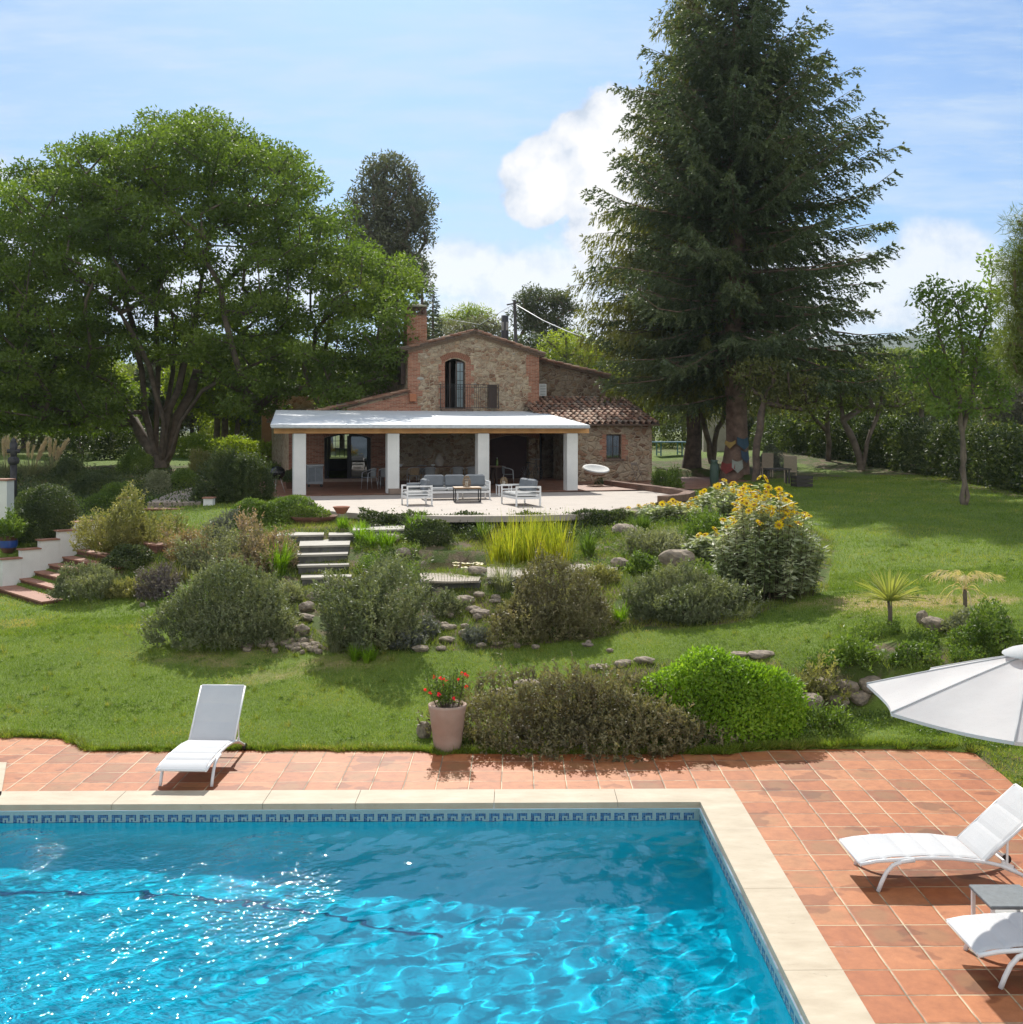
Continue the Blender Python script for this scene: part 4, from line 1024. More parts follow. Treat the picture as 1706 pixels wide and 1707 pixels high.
MB().box(((q0+q1)/2, WD-.05, qb-.04), (q1-q0+.2, .14, .07)).build('window_sill', slabm, house)
# wing roof
e0 = sOf(905, WD-.0)+.1; zr0 = wz1+.02; zr1 = zOf(980, 664, 10.4)
mb = MB(); y0_, y1_ = WD-.35, 10.4
mb.add([(e0, y0_, zr0), (w1+.25, y0_, zr0), (w1+.25, y1_, zr1), (e0, y1_, zr1), (e0, y0_, zr0-.06), (w1+.25, y0_, zr0-.06), (w1+.25, y1_, zr1-.06), (e0, y1_, zr1-.06)], [(0, 1, 2, 3), (4, 7, 6, 5), (0, 4, 5, 1), (1, 5, 6, 2), (3, 7, 4, 0)])
wr_ = mb.build('wing_roof', slabm, house)
barrel_roof('roof_tiles', (e0, y0_-.05, zr0+.02), (w1+.25-e0, 0, 0), (0, y1_-y0_, zr1-zr0), int((w1-e0)/.26), 11, wr_, 12, .02)
# rear block
BD = 10.6; b0_ = s_gr-.02; b1_ = sOf(1010, BD); zb0 = zOf(899, 597, BD); zb1 = zOf(1000, 628, BD)
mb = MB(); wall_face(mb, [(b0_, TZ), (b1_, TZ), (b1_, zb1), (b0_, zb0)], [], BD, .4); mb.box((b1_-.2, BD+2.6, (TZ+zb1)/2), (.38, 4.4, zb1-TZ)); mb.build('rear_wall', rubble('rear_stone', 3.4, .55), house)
mb = MB(); mb.add([(b0_-.1, BD-.25, zb0+.05), (b1_+.2, BD-.25, zb1+.02), (b1_+.2, BD+5, zb1+.02), (b0_-.1, BD+5, zb0+.05), (b0_-.1, BD-.25, zb0-.05), (b1_+.2, BD-.25, zb1-.08), (b1_+.2, BD+5, zb1-.08), (b0_-.1, BD+5, zb0-.05)], [(0, 1, 2, 3), (4, 7, 6, 5), (0, 4, 5, 1), (1, 5, 6, 2)])
rr_ = mb.build('rear_roof', slabm, house)
barrel_roof('roof_tiles', (b1_+.2, BD-.3, zb1+.04), (0, 5.2, 0), (b0_-b1_-.3, 0, zb0-zb1), 20, 10, rr_, 21)
ac0, ac1, acb, act = rect_px(899.5, 640, 910, 660, BD-.3)
o = MB().box(((ac0+ac1)/2, BD-.18, (acb+act)/2), (.36, .34, act-acb), bev=.01).build('air_conditioner', white_metal, house)
g = MB()
for i in range(7): g.box(((ac0+ac1)/2, BD-.36, acb+.06+i*(act-acb-.12)/6), (.26, .02, .02))
g.build('grille', simple('grey_grille', (.12, .13, .13), .5), o)
MB().tube([(ac1+.1, BD-.06, acb-.05), (b1_-.3, BD-.06, acb-.0)], .012, 6).build('pipe', white_metal, house)

# porch: pillars, beam, rafters ends, white roof
whitep = simple('white_plaster', (.76, .75, .71), .85, var=.07, nscale=1.6, bump=.06)
zc_t = 4.235
for pxc in (499, 654.5, 804, 951.5):
    sc_ = sOf(pxc, 0); mb = MB(); mb.box((sc_, 0, (TZ+.012+zc_t)/2), (.43, .43, zc_t-TZ-.012), bev=.012); mb.build('pillar', whitep, house)
wood_b = simple('honey_timber', (.72, .38, .14), .6, var=.12, nscale=3, c2=(.56, .27, .09))
bs0, bs1 = sOf(458, 0)-.02, sOf(981, 0)
MB().box(((bs0+bs1)/2, 0, zc_t+.095), (bs1-bs0, .20, .185), bev=.006).build('beam', wood_b, house)
rf = MB(); zre = zc_t+.19; nraf = 16
zback = zOf(700, 684, HD)-.02
slope = (zback-(zc_t+.36))/(HD+.45)
for i in range(nraf):
    x_ = bs0+.15+(bs1-bs0-.3)*i/(nraf-1); xb_ = .1+(11.6)*i/(nraf-1)
    rf.bar((x_, -.32, zre+.055), (xb_, HD, zre+.055+slope*(HD+.32)), .08, .11)
rf.build('rafters', simple('grey_timber', (.20, .15, .11), .8, nscale=6), house)
roofw = new_mat('porch_roofing'); nt = roofw.node_tree; N, M, MIX, SM, NOISE, RAMP = node_kit(nt)
t = N('ShaderNodeNewGeometry').outputs['Position']
p = N('ShaderNodeBsdfPrincipled', ins={'Base Color': MIX(.5, RAMP(NOISE(t, .8, 5, .6), [(.3, (.54, .58, .62)), (.7, (.64, .67, .70))]), RAMP(NOISE(t, 14, 5, .7), [(.3, (.50, .53, .56)), (.7, (.68, .71, .74))])), 'Roughness': .65})
N('ShaderNodeOutputMaterial', ins={0: p.outputs[0]})
mb = MB(); fl_, frr = sOf(452, -.45), sOf(983, -.45); zf = zre+.12
bl_, br_ = sOf(461, HD), sOf(899, HD)-.01
pts = [(fl_, -.45, zf), (frr, -.45, zf), (br_, HD-.03, zback), (bl_, HD-.03, zback)]
mb.add([*pts]+[(x, y, z-.05) for x, y, z in pts], [(0, 1, 2, 3), (7, 6, 5, 4), (0, 4, 5, 1), (1, 5, 6, 2), (2, 6, 7, 3), (3, 7, 4, 0)])
pr = mb.build('porch_roof', roofw, house)
MB().bar((fl_-.01, -.462, zf-.035), (frr+.01, -.462, zf-.035), .02, .075).build('fascia', simple('zinc_edge', (.60, .62, .62), .5), pr)
MB().bar((fl_-.012, -.455, zf-.035), (bl_-.012, HD-.03, zback-.035), .02, .075).build('edge_trim', simple('zinc_edge', (.60, .62, .62), .5), pr)
sm_ = MB()
for i in range(1, 9):
    a = i/9; P_ = [Vector(p) for p in pts]; lo = P_[0].lerp(P_[1], a)+Vector((0, 0, .006)); hi = P_[3].lerp(P_[2], a)+Vector((0, 0, .006)); sm_.bar(lo, hi, .05, .012)
sm_.build('lap_seams', roofw, pr)
gt_ = MB(); gt_.tube([(fl_, -.50, zf-.09), (frr, -.50, zf-.10)], .035, 8); gt_.build('gutter', simple('zinc_edge', (.60, .62, .62), .5), pr)
# plinth block beside the second pillar
s2 = sOf(654.5, 0); MB().box((s2+.02, -.34, TZ+.10), (.42, .22, .19)).build('plinth', simple('step_stone', (.30, .22, .17), .85), house)
# low outbuilding behind on the left
sh = empty('garden_wall', (*hw_(1.4, HD+11), 0), TH, 'ochre plastered wall glimpsed between the left tree foliage and the lean to roof', 'wall')
MB().box((0, 0, 4.2), (2.6, .3, 3.6)).build('masonry', simple('ochre_plaster', (.30, .17, .09), .9, nscale=3), sh)
MB().box((0, 0, 6.03), (2.8, .4, .06)).build('coping', simple('step_stone', (.30, .22, .17)), sh)

# ------------------------------------------------------------------ foliage generators (numpy)
def nrm(a): return a/np.maximum(np.linalg.norm(a, axis=-1, keepdims=True), 1e-9)
def rdir(n, r=rng): return nrm(r.normal(size=(n, 3)))
def leaves(P, D, L, W, r=rng, N=None):
    """diamond leaves: base P, direction D, length L, width W (arrays or scalars)"""
    n = len(P); L = np.broadcast_to(L, n)[:, None]; W = np.broadcast_to(W, n)[:, None]
    if N is None: N = rdir(n, r)
    Sd = nrm(np.cross(D, N)); up = nrm(np.cross(Sd, D))
    mid = P+D*L*.45
    V = np.stack([P, mid+Sd*W*.5+up*W*.12, P+D*L, mid-Sd*W*.5+up*W*.12], 1).reshape(-1, 3)
    return V, np.arange(n*4).reshape(-1, 4)
def leaf_obj(name, sets, mat, parent, rnds=None):
    V = []; Fc = []; o = 0; rr = []
    for i, (v, f) in enumerate(sets):
        V.append(v); Fc.append(f+o); o += len(v); rr.append(rnds[i] if rnds is not None else rng.random(len(f)))
    return link(name, mesh_np(name, np.concatenate(V), np.concatenate(Fc), np.concatenate(rr)), mat, parent)
def clumpleaves(C, rad, per, L, W, r=rng, flat=.75, droop=0.0, out=.6, cen=None, upb=.25):
    """leaves in clumps round centres C (n,3); rad clump radius"""
    n = len(C); rad = np.broadcast_to(rad, n)
    idx = np.repeat(np.arange(n), per); m = len(idx)
    q = rdir(m, r)*(r.random((m, 1))**.45); q[:, 2] *= flat
    P = C[idx]+q*rad[idx][:, None]
    od = q.copy(); 
    D = nrm(od*out+rdir(m, r)*.7+np.array([0, 0, upb-droop]))
    Lr = L*r.uniform(.65, 1.3, m)
    cr = r.random(n)[idx]
    return leaves(P, D, Lr, W*r.uniform(.7, 1.25, m), r), np.clip(cr*.55+r.random(m)*.45, 0, 1)

def skeleton(base, stems, C, r, step=.9, pull=.35, r_tip=.018, expo=2.3, rmax=None):
    """connect crown centres C to stem polylines; returns list of (polyline, radii)"""
    nodes = []; par = []
    def addpoly(pts, start):
        last = start
        for p in pts:
            nodes.append(np.array(p, float)); par.append(last); last = len(nodes)-1
        return last
    nodes.append(np.array(base, float)); par.append(-1)
    for st in stems:
        pts = [np.array(base, float)]+[np.array(p, float) for p in st]; dense = []
        for a, b in zip(pts[:-1], pts[1:]):
            k = max(1, int(np.linalg.norm(b-a)/step))
            for i in range(1, k+1): dense.append(a+(b-a)*i/k+r.normal(0, .05, 3))
        addpoly(dense, 0)
    base = np.array(base, float)
    order = np.argsort(np.linalg.norm(C-base, axis=1)); leafnode = []
    NA = np.array(nodes)
    for ci in order:
        c = C[ci]; d = c-NA; dist = np.linalg.norm(d, axis=1)
        db = np.linalg.norm(NA-base, axis=1); dc = np.linalg.norm(c-base)
        cost = dist+.9*np.maximum(0, db-dc*.97)*1.0 + .55*np.maximum(0, NA[:, 2]-c[2]) + np.where(np.arange(len(NA)) == 0, 3.0, 0)
        j = int(np.argmin(cost)); L = dist[j]; k = max(1, int(L/step)); a = NA[j]
        pj = par[j]; d0 = nrm(a-NA[pj]) if pj >= 0 else np.array([0, 0, 1.]); ctrl = a+d0*L*pull+np.array([0, 0, .06*L])
        new = []; last = j
        for i in range(1, k+1):
            t = i/k; p = (1-t)**2*a+2*t*(1-t)*ctrl+t*t*c + (r.normal(0, .035*L/k+.01, 3) if i < k else 0)
            nodes.append(p); par.append(last); last = len(nodes)-1; new.append(p)
        NA = np.vstack([NA, np.array(new)]); leafnode.append(last)
    n = len(nodes); A = np.full(n, 0.0)
    kids = [[] for _ in range(n)]
    for i in range(1, n): kids[par[i]].append(i)
    for i in range(n-1, -1, -1):
        A[i] = max(A[i], 0)
        if not kids[i]: A[i] = r_tip**expo
        else: A[i] = sum(A[k] for k in kids[i])*1.0
        A[i] += 1e-9
    rad = A**(1/expo)
    if rmax: rad = rad*min(1, rmax/rad[1:].max()) if False else rad*(rmax/max(rad[1:].max(), 1e-6))
    chains = []
    for i in range(n):
        ks = sorted(kids[i], key=lambda k: -rad[k])
        for q, k in enumerate(ks):
            if i != 0 and q == 0 and i > 0: continue
            ch = [i, k]
            while kids[ch[-1]]: ch.append(max(kids[ch[-1]], key=lambda z: rad[z]))
            rr_ = [min(rad[c] if c != i else rad[k]*1.12, 9) for c in ch]
            chains.append(([tuple(NA[c]) for c in ch], rr_))
    return chains
def limbs(chains, seg_of=lambda r: 10 if r > .12 else (6 if r > .04 else 4), minr=.0):
    mb = MB()
    for pts, rr in chains:
        rr = [max(x, .006) for x in rr]; mb.tube(pts, rr, seg_of(max(rr)), cap=False)
    return mb
bark_g = simple('grey_brown_bark', (.20, .155, .115), .9, var=.3, nscale=3, bump=.7, bscale=12)
bark_b = simple('brown_bark', (.16, .12, .085), .9, var=.3, nscale=3, bump=.7, bscale=12)
bark_r = simple('red_brown_bark', (.27, .175, .125), .95, var=.3, nscale=3, bump=.9, bscale=9)
bark_d = simple('dark_bark', (.14, .10, .075), .95, var=.3, nscale=4, bump=.7, bscale=14)
twig_m = simple('woody_twigs', (.12, .085, .055), .9, var=.2, nscale=10)

def blob_points(blobs, n, r, shell=.55):
    """blobs: (x,y,z,rx,ry,rz,weight)"""
    B = np.array(blobs, float); wts = B[:, 6]*B[:, 3]*B[:, 5]; wts /= wts.sum(); k = r.choice(len(B), n, p=wts)
    q = rdir(n, r)*(shell+(1-shell)*r.random((n, 1))**.6)
    return B[k, :3]+q*B[k, 3:6]
def spread(P, dmin):
    """thin the points to a minimum spacing"""
    keep = []; 
    cell = {}
    for i, p in enumerate(P):
        k = tuple((p//dmin).astype(int)); ok = True
        for a in (-1, 0, 1):
            for b in (-1, 0, 1):
                for c in (-1, 0, 1):
                    for j in cell.get((k[0]+a, k[1]+b, k[2]+c), ()):
                        if ((P[j]-p)**2).sum() < dmin*dmin: ok = False; break
                    if not ok: break
                if not ok: break
            if not ok: break
        if ok: keep.append(i); cell.setdefault(k, []).append(i)
    return P[keep]

# ------------------------------------------------------------------ the big spreading tree
r1 = np.random.default_rng(21)
TB = G(268, 778); TY = TB[1]; TB = np.array([TB[0], TY, TB[2]-.15])
sc_ = TY/F
def tp(px, py, dy=0): x, y, z = P3(px, py, TY+dy); return (x*1.0, TY+dy, z)
mpt = TY/F       # metres per photo pixel at the tree
blobs = []
for px_, py_, rx, ry, w_ in [(310, 265, 120, 85, 1), (180, 300, 110, 80, 1), (430, 310, 110, 85, 1), (90, 340, 100, 80, .9), (500, 380, 85, 80, .8), (30, 420, 90, 90, .9), (300, 380, 170, 100, .8), (170, 430, 140, 100, .8), (420, 470, 110, 85, .7),
                             (-40, 500, 110, 110, .8), (90, 540, 110, 70, .8), (590, 470, 80, 70, .9), (630, 545, 60, 70, .7), (520, 570, 100, 60, .8), (410, 600, 90, 50, .5), (0, 610, 110, 70, .9), (110, 640, 90, 50, .7), (570, 640, 80, 40, .6), (-110, 600, 80, 90, .7), (30, 690, 80, 40, .5), (250, 570, 80, 40, .35), (330, 240, 80, 45, .7), (60, 690, 90, 40, .6), (150, 700, 80, 32, .5), (-20, 640, 90, 60, .6), (430, 660, 80, 28, .4), (660, 480, 40, 60, .6), (640, 600, 50, 50, .6), (360, 560, 90, 60, .4), (150, 560, 110, 60, .5), (420, 640, 90, 36, .6), (170, 660, 80, 40, .6), (300, 520, 90, 60, .5), (560, 680, 60, 26, .4)]:
    for dy in (-1, 0, 1):
        f = 1 if dy == 0 else .8
        x, y, z = tp(px_, py_, dy*(3.6 if ry > 60 else 2.0)); blobs.append((x, y, z, rx*mpt*f*.93, 2.6, ry*mpt*f*.9, w_))
C = spread(blob_points(blobs, 3400, r1, .55), .95)
C = C[C[:, 2] > TB[2]+2.0]
# thin the lower middle so the limbs show
u_ = (C[:, 0]/C[:, 1]*F+CX); v_ = HY-(C[:, 2]-CAMZ)/C[:, 1]*F
hid = (u_ > 200) & (u_ < 400) & (v_ > 610) & (C[:, 1] < TY+1.5) & (r1.random(len(C)) < .4)
C = C[~hid]; u_ = u_[~hid]; v_ = v_[~hid]
win = (((u_-330)/75)**2+((v_-420)/110)**2 < 1) & (r1.random(len(C)) < .3); C = C[~win]
stems = [[tp(250, 752, .1), tp(222, 700, .5), tp(185, 655, .7), tp(110, 600, 1), tp(30, 560, 1.5)], [tp(257, 745, 0), tp(243, 690, 0), tp(240, 620, 0), tp(215, 520, .4), tp(170, 400, .6)], [tp(265, 745, .5), tp(262, 690, .6), tp(265, 600, .8), tp(262, 480, .8), tp(270, 340, .5)],
         [tp(275, 745, -.3), tp(283, 690, -.2), tp(310, 600, -.3), tp(330, 500, -.5), tp(350, 380, -.6)], [tp(283, 750, .4), tp(297, 695, .6), tp(330, 620, .8), tp(400, 560, 1.2), tp(470, 500, 1.5)], [tp(284, 752, -.4), tp(302, 700, -.6), tp(340, 650, -1), tp(420, 610, -1.6), tp(520, 570, -2)],
         [tp(266, 748, -.6), tp(270, 700, -.9), tp(250, 610, -1.6), tp(200, 520, -2.5), tp(120, 450, -3)], [tp(275, 690, 1.4), tp(290, 590, 2.6), tp(300, 470, 3.4)]]
chains = skeleton(TB, stems, C, r1, .9, .3, .02, 2.3, .25)
big = wroot('spreading_tree', tuple(TB), 'huge spreading tree with many forking limbs and a broad green crown left of the house', 'tree')
limbs(chains).build('trunk', bark_b, big)
MB().tube([TB+(0, 0, -.3), TB+(0, 0, .2), TB+(0, 0, .7)], [.7, .42, .30], 14, cap=False, wob=.08).build('root_flare', bark_b, big)
lm_big = leaf_mat('broad_leaves', [(.035, .070, .014), (.060, .105, .019), (.092, .150, .025), (.145, .20, .036)], .42, pscale=.25)
s1, q1_ = clumpleaves(C, .86, 290, .20, .092, r1, flat=.55, droop=.35, out=.8)
leaf_obj('crown', [s1], lm_big, big, [q1_])

# ------------------------------------------------------------------ conifers
def conifer(name, px, py, Y, apex_py, prof, label, mat, seed, tr, nwh, per, tipup, twigL, droopy, needL=.17, needW=.05, dens=1.0, bare=0, barkm=None, low=None, stepl=.24, minL=.22, group=None, boost=None):
    """prof(t)->branch reach in metres, t 0 bottom..1 apex"""
    r = np.random.default_rng(seed); x, y, z0 = P3(px, py, Y)[0], Y, hz((px-CX)/F*Y, Y); ztop = CAMZ-(apex_py-HY)/F*Y
    root = wroot(name, (x, y, z0), label, 'tree', group)
    Hh = ztop-z0; mb = MB(); pts = [(x+.12*math.sin(i*1.3), y+.1*math.cos(i*1.7), z0-.3+(Hh+.3)*i/14) for i in range(15)]
    mb.tube(pts, [tr*(1.35 if i == 0 else 1)*(1-(i/14.2))**.8+.02 for i in range(15)], 14, cap=False, wob=.07); mb.build('trunk', barkm or bark_r, root)
    br = MB(); P = []; D = []; zz = low; 
    NP = []; ND = []; NR = []
    for w in range(nwh):
        t = (w+.5)/nwh; zb = z0+low+(Hh-low)*t**.95
        a0 = r.random()*6.28
        for k in range(per):
            az = a0+2*math.pi*k/per+r.normal(0, .25); reach = prof(t, az)*r.uniform(.78, 1.08)
            if boost: reach *= boost(t, az, r)
            if reach < .25: continue
            zz = zb+r.normal(0, .5); d = np.array([math.cos(az), math.sin(az), 0]); n = max(6, int(reach/stepl))
            s = np.linspace(0, 1, n+1); 
            sl = tipup(t)  # (initial slope, final slope)
            wv_ = r.normal(0, .06, 3); rise = reach*((sl[0]+wv_[0])*s+ (sl[1]-sl[0]+wv_[1])*s**2*.5+wv_[2]*.5*np.sin(s*6))
            ax = np.array([x, y, zz])+d*(reach*s)[:, None]+np.array([0, 0, 1])*rise[:, None]
            ax += r.normal(0, .03, ax.shape)*s[:, None]
            rb = .012+.008*reach
            br.tube([tuple(p) for p in ax[::max(1, n//5)]], [rb*(1-.85*i/max(1, len(ax[::max(1, n//5)])-1)) for i in range(len(ax[::max(1, n//5)]))], 4, cap=False)
            sd = np.array([-d[1], d[0], 0])
            for i in range(n):
                if s[i] < bare*(1-t): continue
                for sgn in (-1, 1):
                    f = s[i]; L = twigL*(1-f*.72)*min(1, .35+f*3)*r.uniform(.6, 1.25)*min(1, .45+reach*.13)
                    L = max(L, minL)
                    fw = .55+.5*f
                    dirn = nrm(d*fw+sd*sgn*(1-.25*f)*r.uniform(.2, 1.1)+np.array([0, 0, -droopy*r.uniform(.3, 1.5)+r.normal(0, .18)]))
                    m = max(3, int(L/.075*dens)); ss = (np.arange(m)+r.random(m))/m
                    p0 = ax[i]+(ax[i+1]-ax[i])*r.random()
                    pp = p0+dirn*(L*ss)[:, None]+np.array([0, 0, -1])*(droopy*.6*L*ss**2)[:, None]
                    dd = nrm(dirn*.75+rdir(m, r)*.55+np.array([0, 0, .12-droopy*.5]))
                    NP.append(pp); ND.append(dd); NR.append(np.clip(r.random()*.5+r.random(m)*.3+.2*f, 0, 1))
            # tip tuft
            m = 8; NP.append(np.repeat(ax[-1:], m, 0)); ND.append(nrm(d*.8+rdir(m, r)*.6+np.array([0, 0, .25]))); NR.append(np.full(m, .9))
    br.build('branches', barkm or bark_r, root)
    NP = np.concatenate(NP); ND = np.concatenate(ND); NR = np.concatenate(NR)
    v, f = leaves(NP, ND, needL*r.uniform(.7, 1.3, len(NP)), needW*r.uniform(.7, 1.3, len(NP)), r)
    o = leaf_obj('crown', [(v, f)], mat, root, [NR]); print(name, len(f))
    return root
fir_m = leaf_mat('fir_needles', [(.026, .046, .022), (.044, .072, .032), (.070, .102, .044), (.11, .142, .060)], .22, pscale=.3)
cyp_m = leaf_mat('hanging_sprays', [(.055, .070, .022), (.085, .105, .030), (.12, .140, .040), (.16, .17, .05)], .3, pscale=.3)
# the fir in front: reach in metres by height (photo silhouette at 46 m: 39.8 px per metre)
FY = G(1225, 803)[1]
def fprof(t, az):
    return float(np.interp(t, [0, .10, .22, .36, .5, .62, .75, .9, 1], [7.4, 7.7, 7.1, 7.0, 5.9, 4.5, 2.8, 1.2, .15]))*(FY/46)*(1 if math.cos(az) > 0 else .88)
def fboost(t, az, r): return 1.04 if r.random() < .16 else (.88 if r.random() < .8 else .72)
conifer('fir_tree', 1225, 803, FY, -135, fprof, 'tall dark fir with a thick reddish trunk wrapped in coloured cloths beside the lawn', fir_m, 31, .50, 44, 9,
        lambda t: (-.10+.25*t, .30+.35*t) if t > .3 else (-.28+.6*t, .0+1.0*t), 1.5, .42, .17, .074, 2.1, .05, bark_r, 4.5, .2, .30, boost=fboost)
CY_ = G(1153, 800)[1]+1.5
def cprof(t, az): return float(np.interp(t, [0, .12, .24, .36, .48, .61, .70, .83, .96, 1], [4.4, 5.2, 5.2, 4.7, 3.7, 2.6, 2.2, 1.9, .6, .2]))*(CY_/48)
conifer('cypress_tree', 1153, 800, CY_, -30, cprof, 'olive green conifer with hanging sprays standing between the house and the dark fir', cyp_m, 33, .36, 44, 8,
        lambda t: (.25, -.15), 1.1, 1.2, .24, .06, 1.7, .05, bark_d, 3.6, .2, .35)

# ------------------------------------------------------------------ shrubs
def lump(q, r, n=7, amp=.16):
    m = np.ones(len(q))
    for _ in range(n): c = rdir(1, r)[0]; k = r.uniform(2.2, 5); m += amp*.5*np.sin(k*(q @ c)*1.6+r.uniform(0, 6.28))
    return m
def shrub_mesh(rx, ry, h, r, kind='needle', dens=1.0, amp=.16):
    """local mesh, base at origin; kind: needle (upright sprigs), leafy (small rounded leaves), loose"""
    area = math.pi*(rx*ry+ (rx+ry)*h)*.9
    if kind in ('needle', 'loose'):
        n = int(min(area*330*dens, 9000)); q = rdir(n, r); q[:, 2] = np.abs(q[:, 2])*1.05-.06
        f = np.where(r.random(n) < .25, .35+.4*r.random(n), .80+.22*r.random(n)**.7)*lump(q, r, amp=amp*(1.0 if kind == 'needle' else 1.5))
        stray = r.random(n) < .05; f = np.where(stray, f*1.13, f); c3 = rdir(4, r); gap = ((q @ c3.T).max(1) > .93)&(r.random(n) < .6); q = q[~gap]; f = f[~gap]; n = len(q)
        P = q*f[:, None]*np.array([rx, ry, h]); nn = nrm(q/np.array([rx, ry, h]))
        D = nrm(nn*.55+np.array([0, 0, .75])+rdir(n, r)*(.38 if kind == 'needle' else .55)); L = r.uniform(.09, .24, n)*(1 if kind == 'needle' else 1.6)
        m = 11 if kind == 'needle' else 10; idx = np.repeat(np.arange(n), m); s = np.tile(np.arange(m)/m, n)
        PP = P[idx]-D[idx]*(.06)+D[idx]*(L[idx]*s)[:, None]; DD = nrm(D[idx]*.7+rdir(len(idx), r)*.75)
        ll = (.062 if kind == 'needle' else .075)
        v, fc = leaves(PP, DD, ll*r.uniform(.7, 1.3, len(idx)), (.024 if kind == 'needle' else .028)*r.uniform(.8, 1.3, len(idx)), r)
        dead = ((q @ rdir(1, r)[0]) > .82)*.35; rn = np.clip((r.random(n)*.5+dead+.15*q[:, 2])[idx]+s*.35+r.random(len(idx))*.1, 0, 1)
        keep = PP[:, 2] > -.12
    else:
        n = int(min(area*1900*dens, 45000)); q = rdir(n, r); q[:, 2] = np.abs(q[:, 2])*1.05-.04
        f = np.where(r.random(n) < .3, .55+.3*r.random(n), .82+.20*r.random(n)**.6)*lump(q, r, amp=amp*.7); P = q*f[:, None]*np.array([rx, ry, h]); nn = nrm(q/np.array([rx, ry, h]))
        D = nrm(nn*.6+rdir(n, r)*.8+np.array([0, 0, .2])); N_ = nrm(nn+rdir(n, r)*.5)
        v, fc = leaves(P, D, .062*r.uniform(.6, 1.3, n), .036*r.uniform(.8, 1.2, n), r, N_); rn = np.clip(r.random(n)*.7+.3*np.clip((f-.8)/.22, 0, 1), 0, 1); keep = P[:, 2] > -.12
    kk = np.repeat(keep, 4); return v, fc, rn
def stems_mb(rx, ry, h, r, n=9):
    mb = MB()
    for i in range(n):
        a = r.uniform(0, 6.28); q = r.uniform(.1, .6); e = np.array([math.cos(a)*rx*q, math.sin(a)*ry*q, h*r.uniform(.4, .7)])
        p0 = np.array([math.cos(a)*rx*.12, math.sin(a)*ry*.12, -.1]); md = (p0+e)/2+np.array([0, 0, -.08*h])
        mb.tube([p0, md, e], [.014, .010, .005], 4, cap=False)
    return mb
SH = {
 'rosemary': leaf_mat('rosemary', [(.050, .072, .038), (.085, .115, .058), (.13, .165, .085), (.20, .23, .12)], .22, pscale=1.2),
 'rosemary_brown': leaf_mat('rosemary_brown', [(.060, .056, .036), (.100, .098, .056), (.135, .145, .070), (.22, .20, .12)], .22, pscale=1.4),
 'blue': leaf_mat('blue_grey_leaves', [(.045, .060, .055), (.085, .105, .095), (.13, .155, .14)], .2, pscale=1.5),
 'lavender': leaf_mat('lavender_leaves', [(.055, .05, .055), (.10, .095, .095), (.16, .155, .15)], .2, pscale=2),
 'olive': leaf_mat('olive_green_leaves', [(.06, .075, .025), (.11, .13, .045), (.17, .185, .07), (.24, .24, .10)], .3, pscale=1.5),
 'dark': leaf_mat('dark_green_leaves', [(.016, .030, .012), (.030, .052, .018), (.055, .082, .028), (.085, .115, .04)], .28, pscale=1.2),
 'green': leaf_mat('mid_green_leaves', [(.030, .060, .012), (.055, .105, .018), (.09, .15, .028), (.14, .20, .04)], .36, pscale=1.2),
 'bright': leaf_mat('bright_green_leaves', [(.055, .12, .008), (.095, .19, .012), (.14, .26, .018), (.21, .33, .03)], .38, pscale=1.4),
 'red': leaf_mat('red_tinged_leaves', [(.09, .06, .04), (.15, .12, .07), (.20, .17, .11), (.30, .12, .08)], .3, pscale=2.5),
 'pinkgrey': leaf_mat('pink_grey_leaves', [(.075, .075, .045), (.13, .125, .08), (.21, .17, .13), (.27, .19, .15)], .3, pscale=1.6),
 'silver': leaf_mat('silver_green_leaves', [(.075, .095, .055), (.14, .17, .10), (.22, .25, .17)], .3, pscale=1.4),
 'yellow': leaf_mat('yellow_green_blades', [(.10, .15, .015), (.17, .22, .02), (.26, .28, .03), (.36, .34, .06)], .4, pscale=2),
}
rs = np.random.default_rng(77)
def shrub(px, py, wpx, pyt, mat, kind, label, ratio=.8, dens=1.0, name='shrub', cat='shrub', group=None, amp=.16):
    b = G(px, py); rx = wpx*.5*b[1]/F; ry = rx*ratio; cx_ = (px-CX)/F*(b[1]+ry*.8); cy_ = b[1]+ry*.8; z0 = hz(cx_, cy_); z0 = min(z0, b[2]+.6*ry*.6)
    ztop = CAMZ-(pyt-HY)/F*cy_; h = max(.18, ztop-z0)
    if kind == 'loose': h *= .80; rx *= .9; ry *= .9
    elif kind == 'needle': h *= .86
    root = empty(name, (cx_, cy_, z0), 0, label, cat, group); r = np.random.default_rng(int(px*7+py*13))
    v, fc, rn = shrub_mesh(rx, ry, h, r, kind, dens, amp)
    v = v.copy(); # drop the skirt to the slope
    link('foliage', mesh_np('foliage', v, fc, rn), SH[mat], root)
    stems_mb(rx, ry, h, r).build('stems', twig_m, root)
    return root
shrub(392, 1086, 242, 948, 'rosemary', 'needle', 'widest grey green rosemary mound, left of the dry stream bed', dens=1.1)
shrub(628, 1090, 175, 922, 'rosemary', 'loose', 'tall loose rosemary with a brownish pointed top, right of the dry stream bed', .75, amp=.25)
shrub(922, 1074, 205, 942, 'rosemary_brown', 'needle', 'brownish domed rosemary below the wooden boards by the pond')
shrub(1140, 1044, 218, 938, 'rosemary', 'needle', 'dark green low rosemary mound between the brown one and the daisies')
shrub(985, 1254, 418, 1106, 'rosemary_brown', 'needle', 'long brown and green rosemary bank against the pool deck right of the planter', .42, 1.35, amp=.30)
shrub(1206, 1240, 282, 1092, 'bright', 'leafy', 'bright green clipped dome shrub beside the rosemary at the deck edge', .50, 1.5)
shrub(148, 1004, 122, 938, 'rosemary', 'needle', 'green rosemary at the foot of the left garden steps', .8)
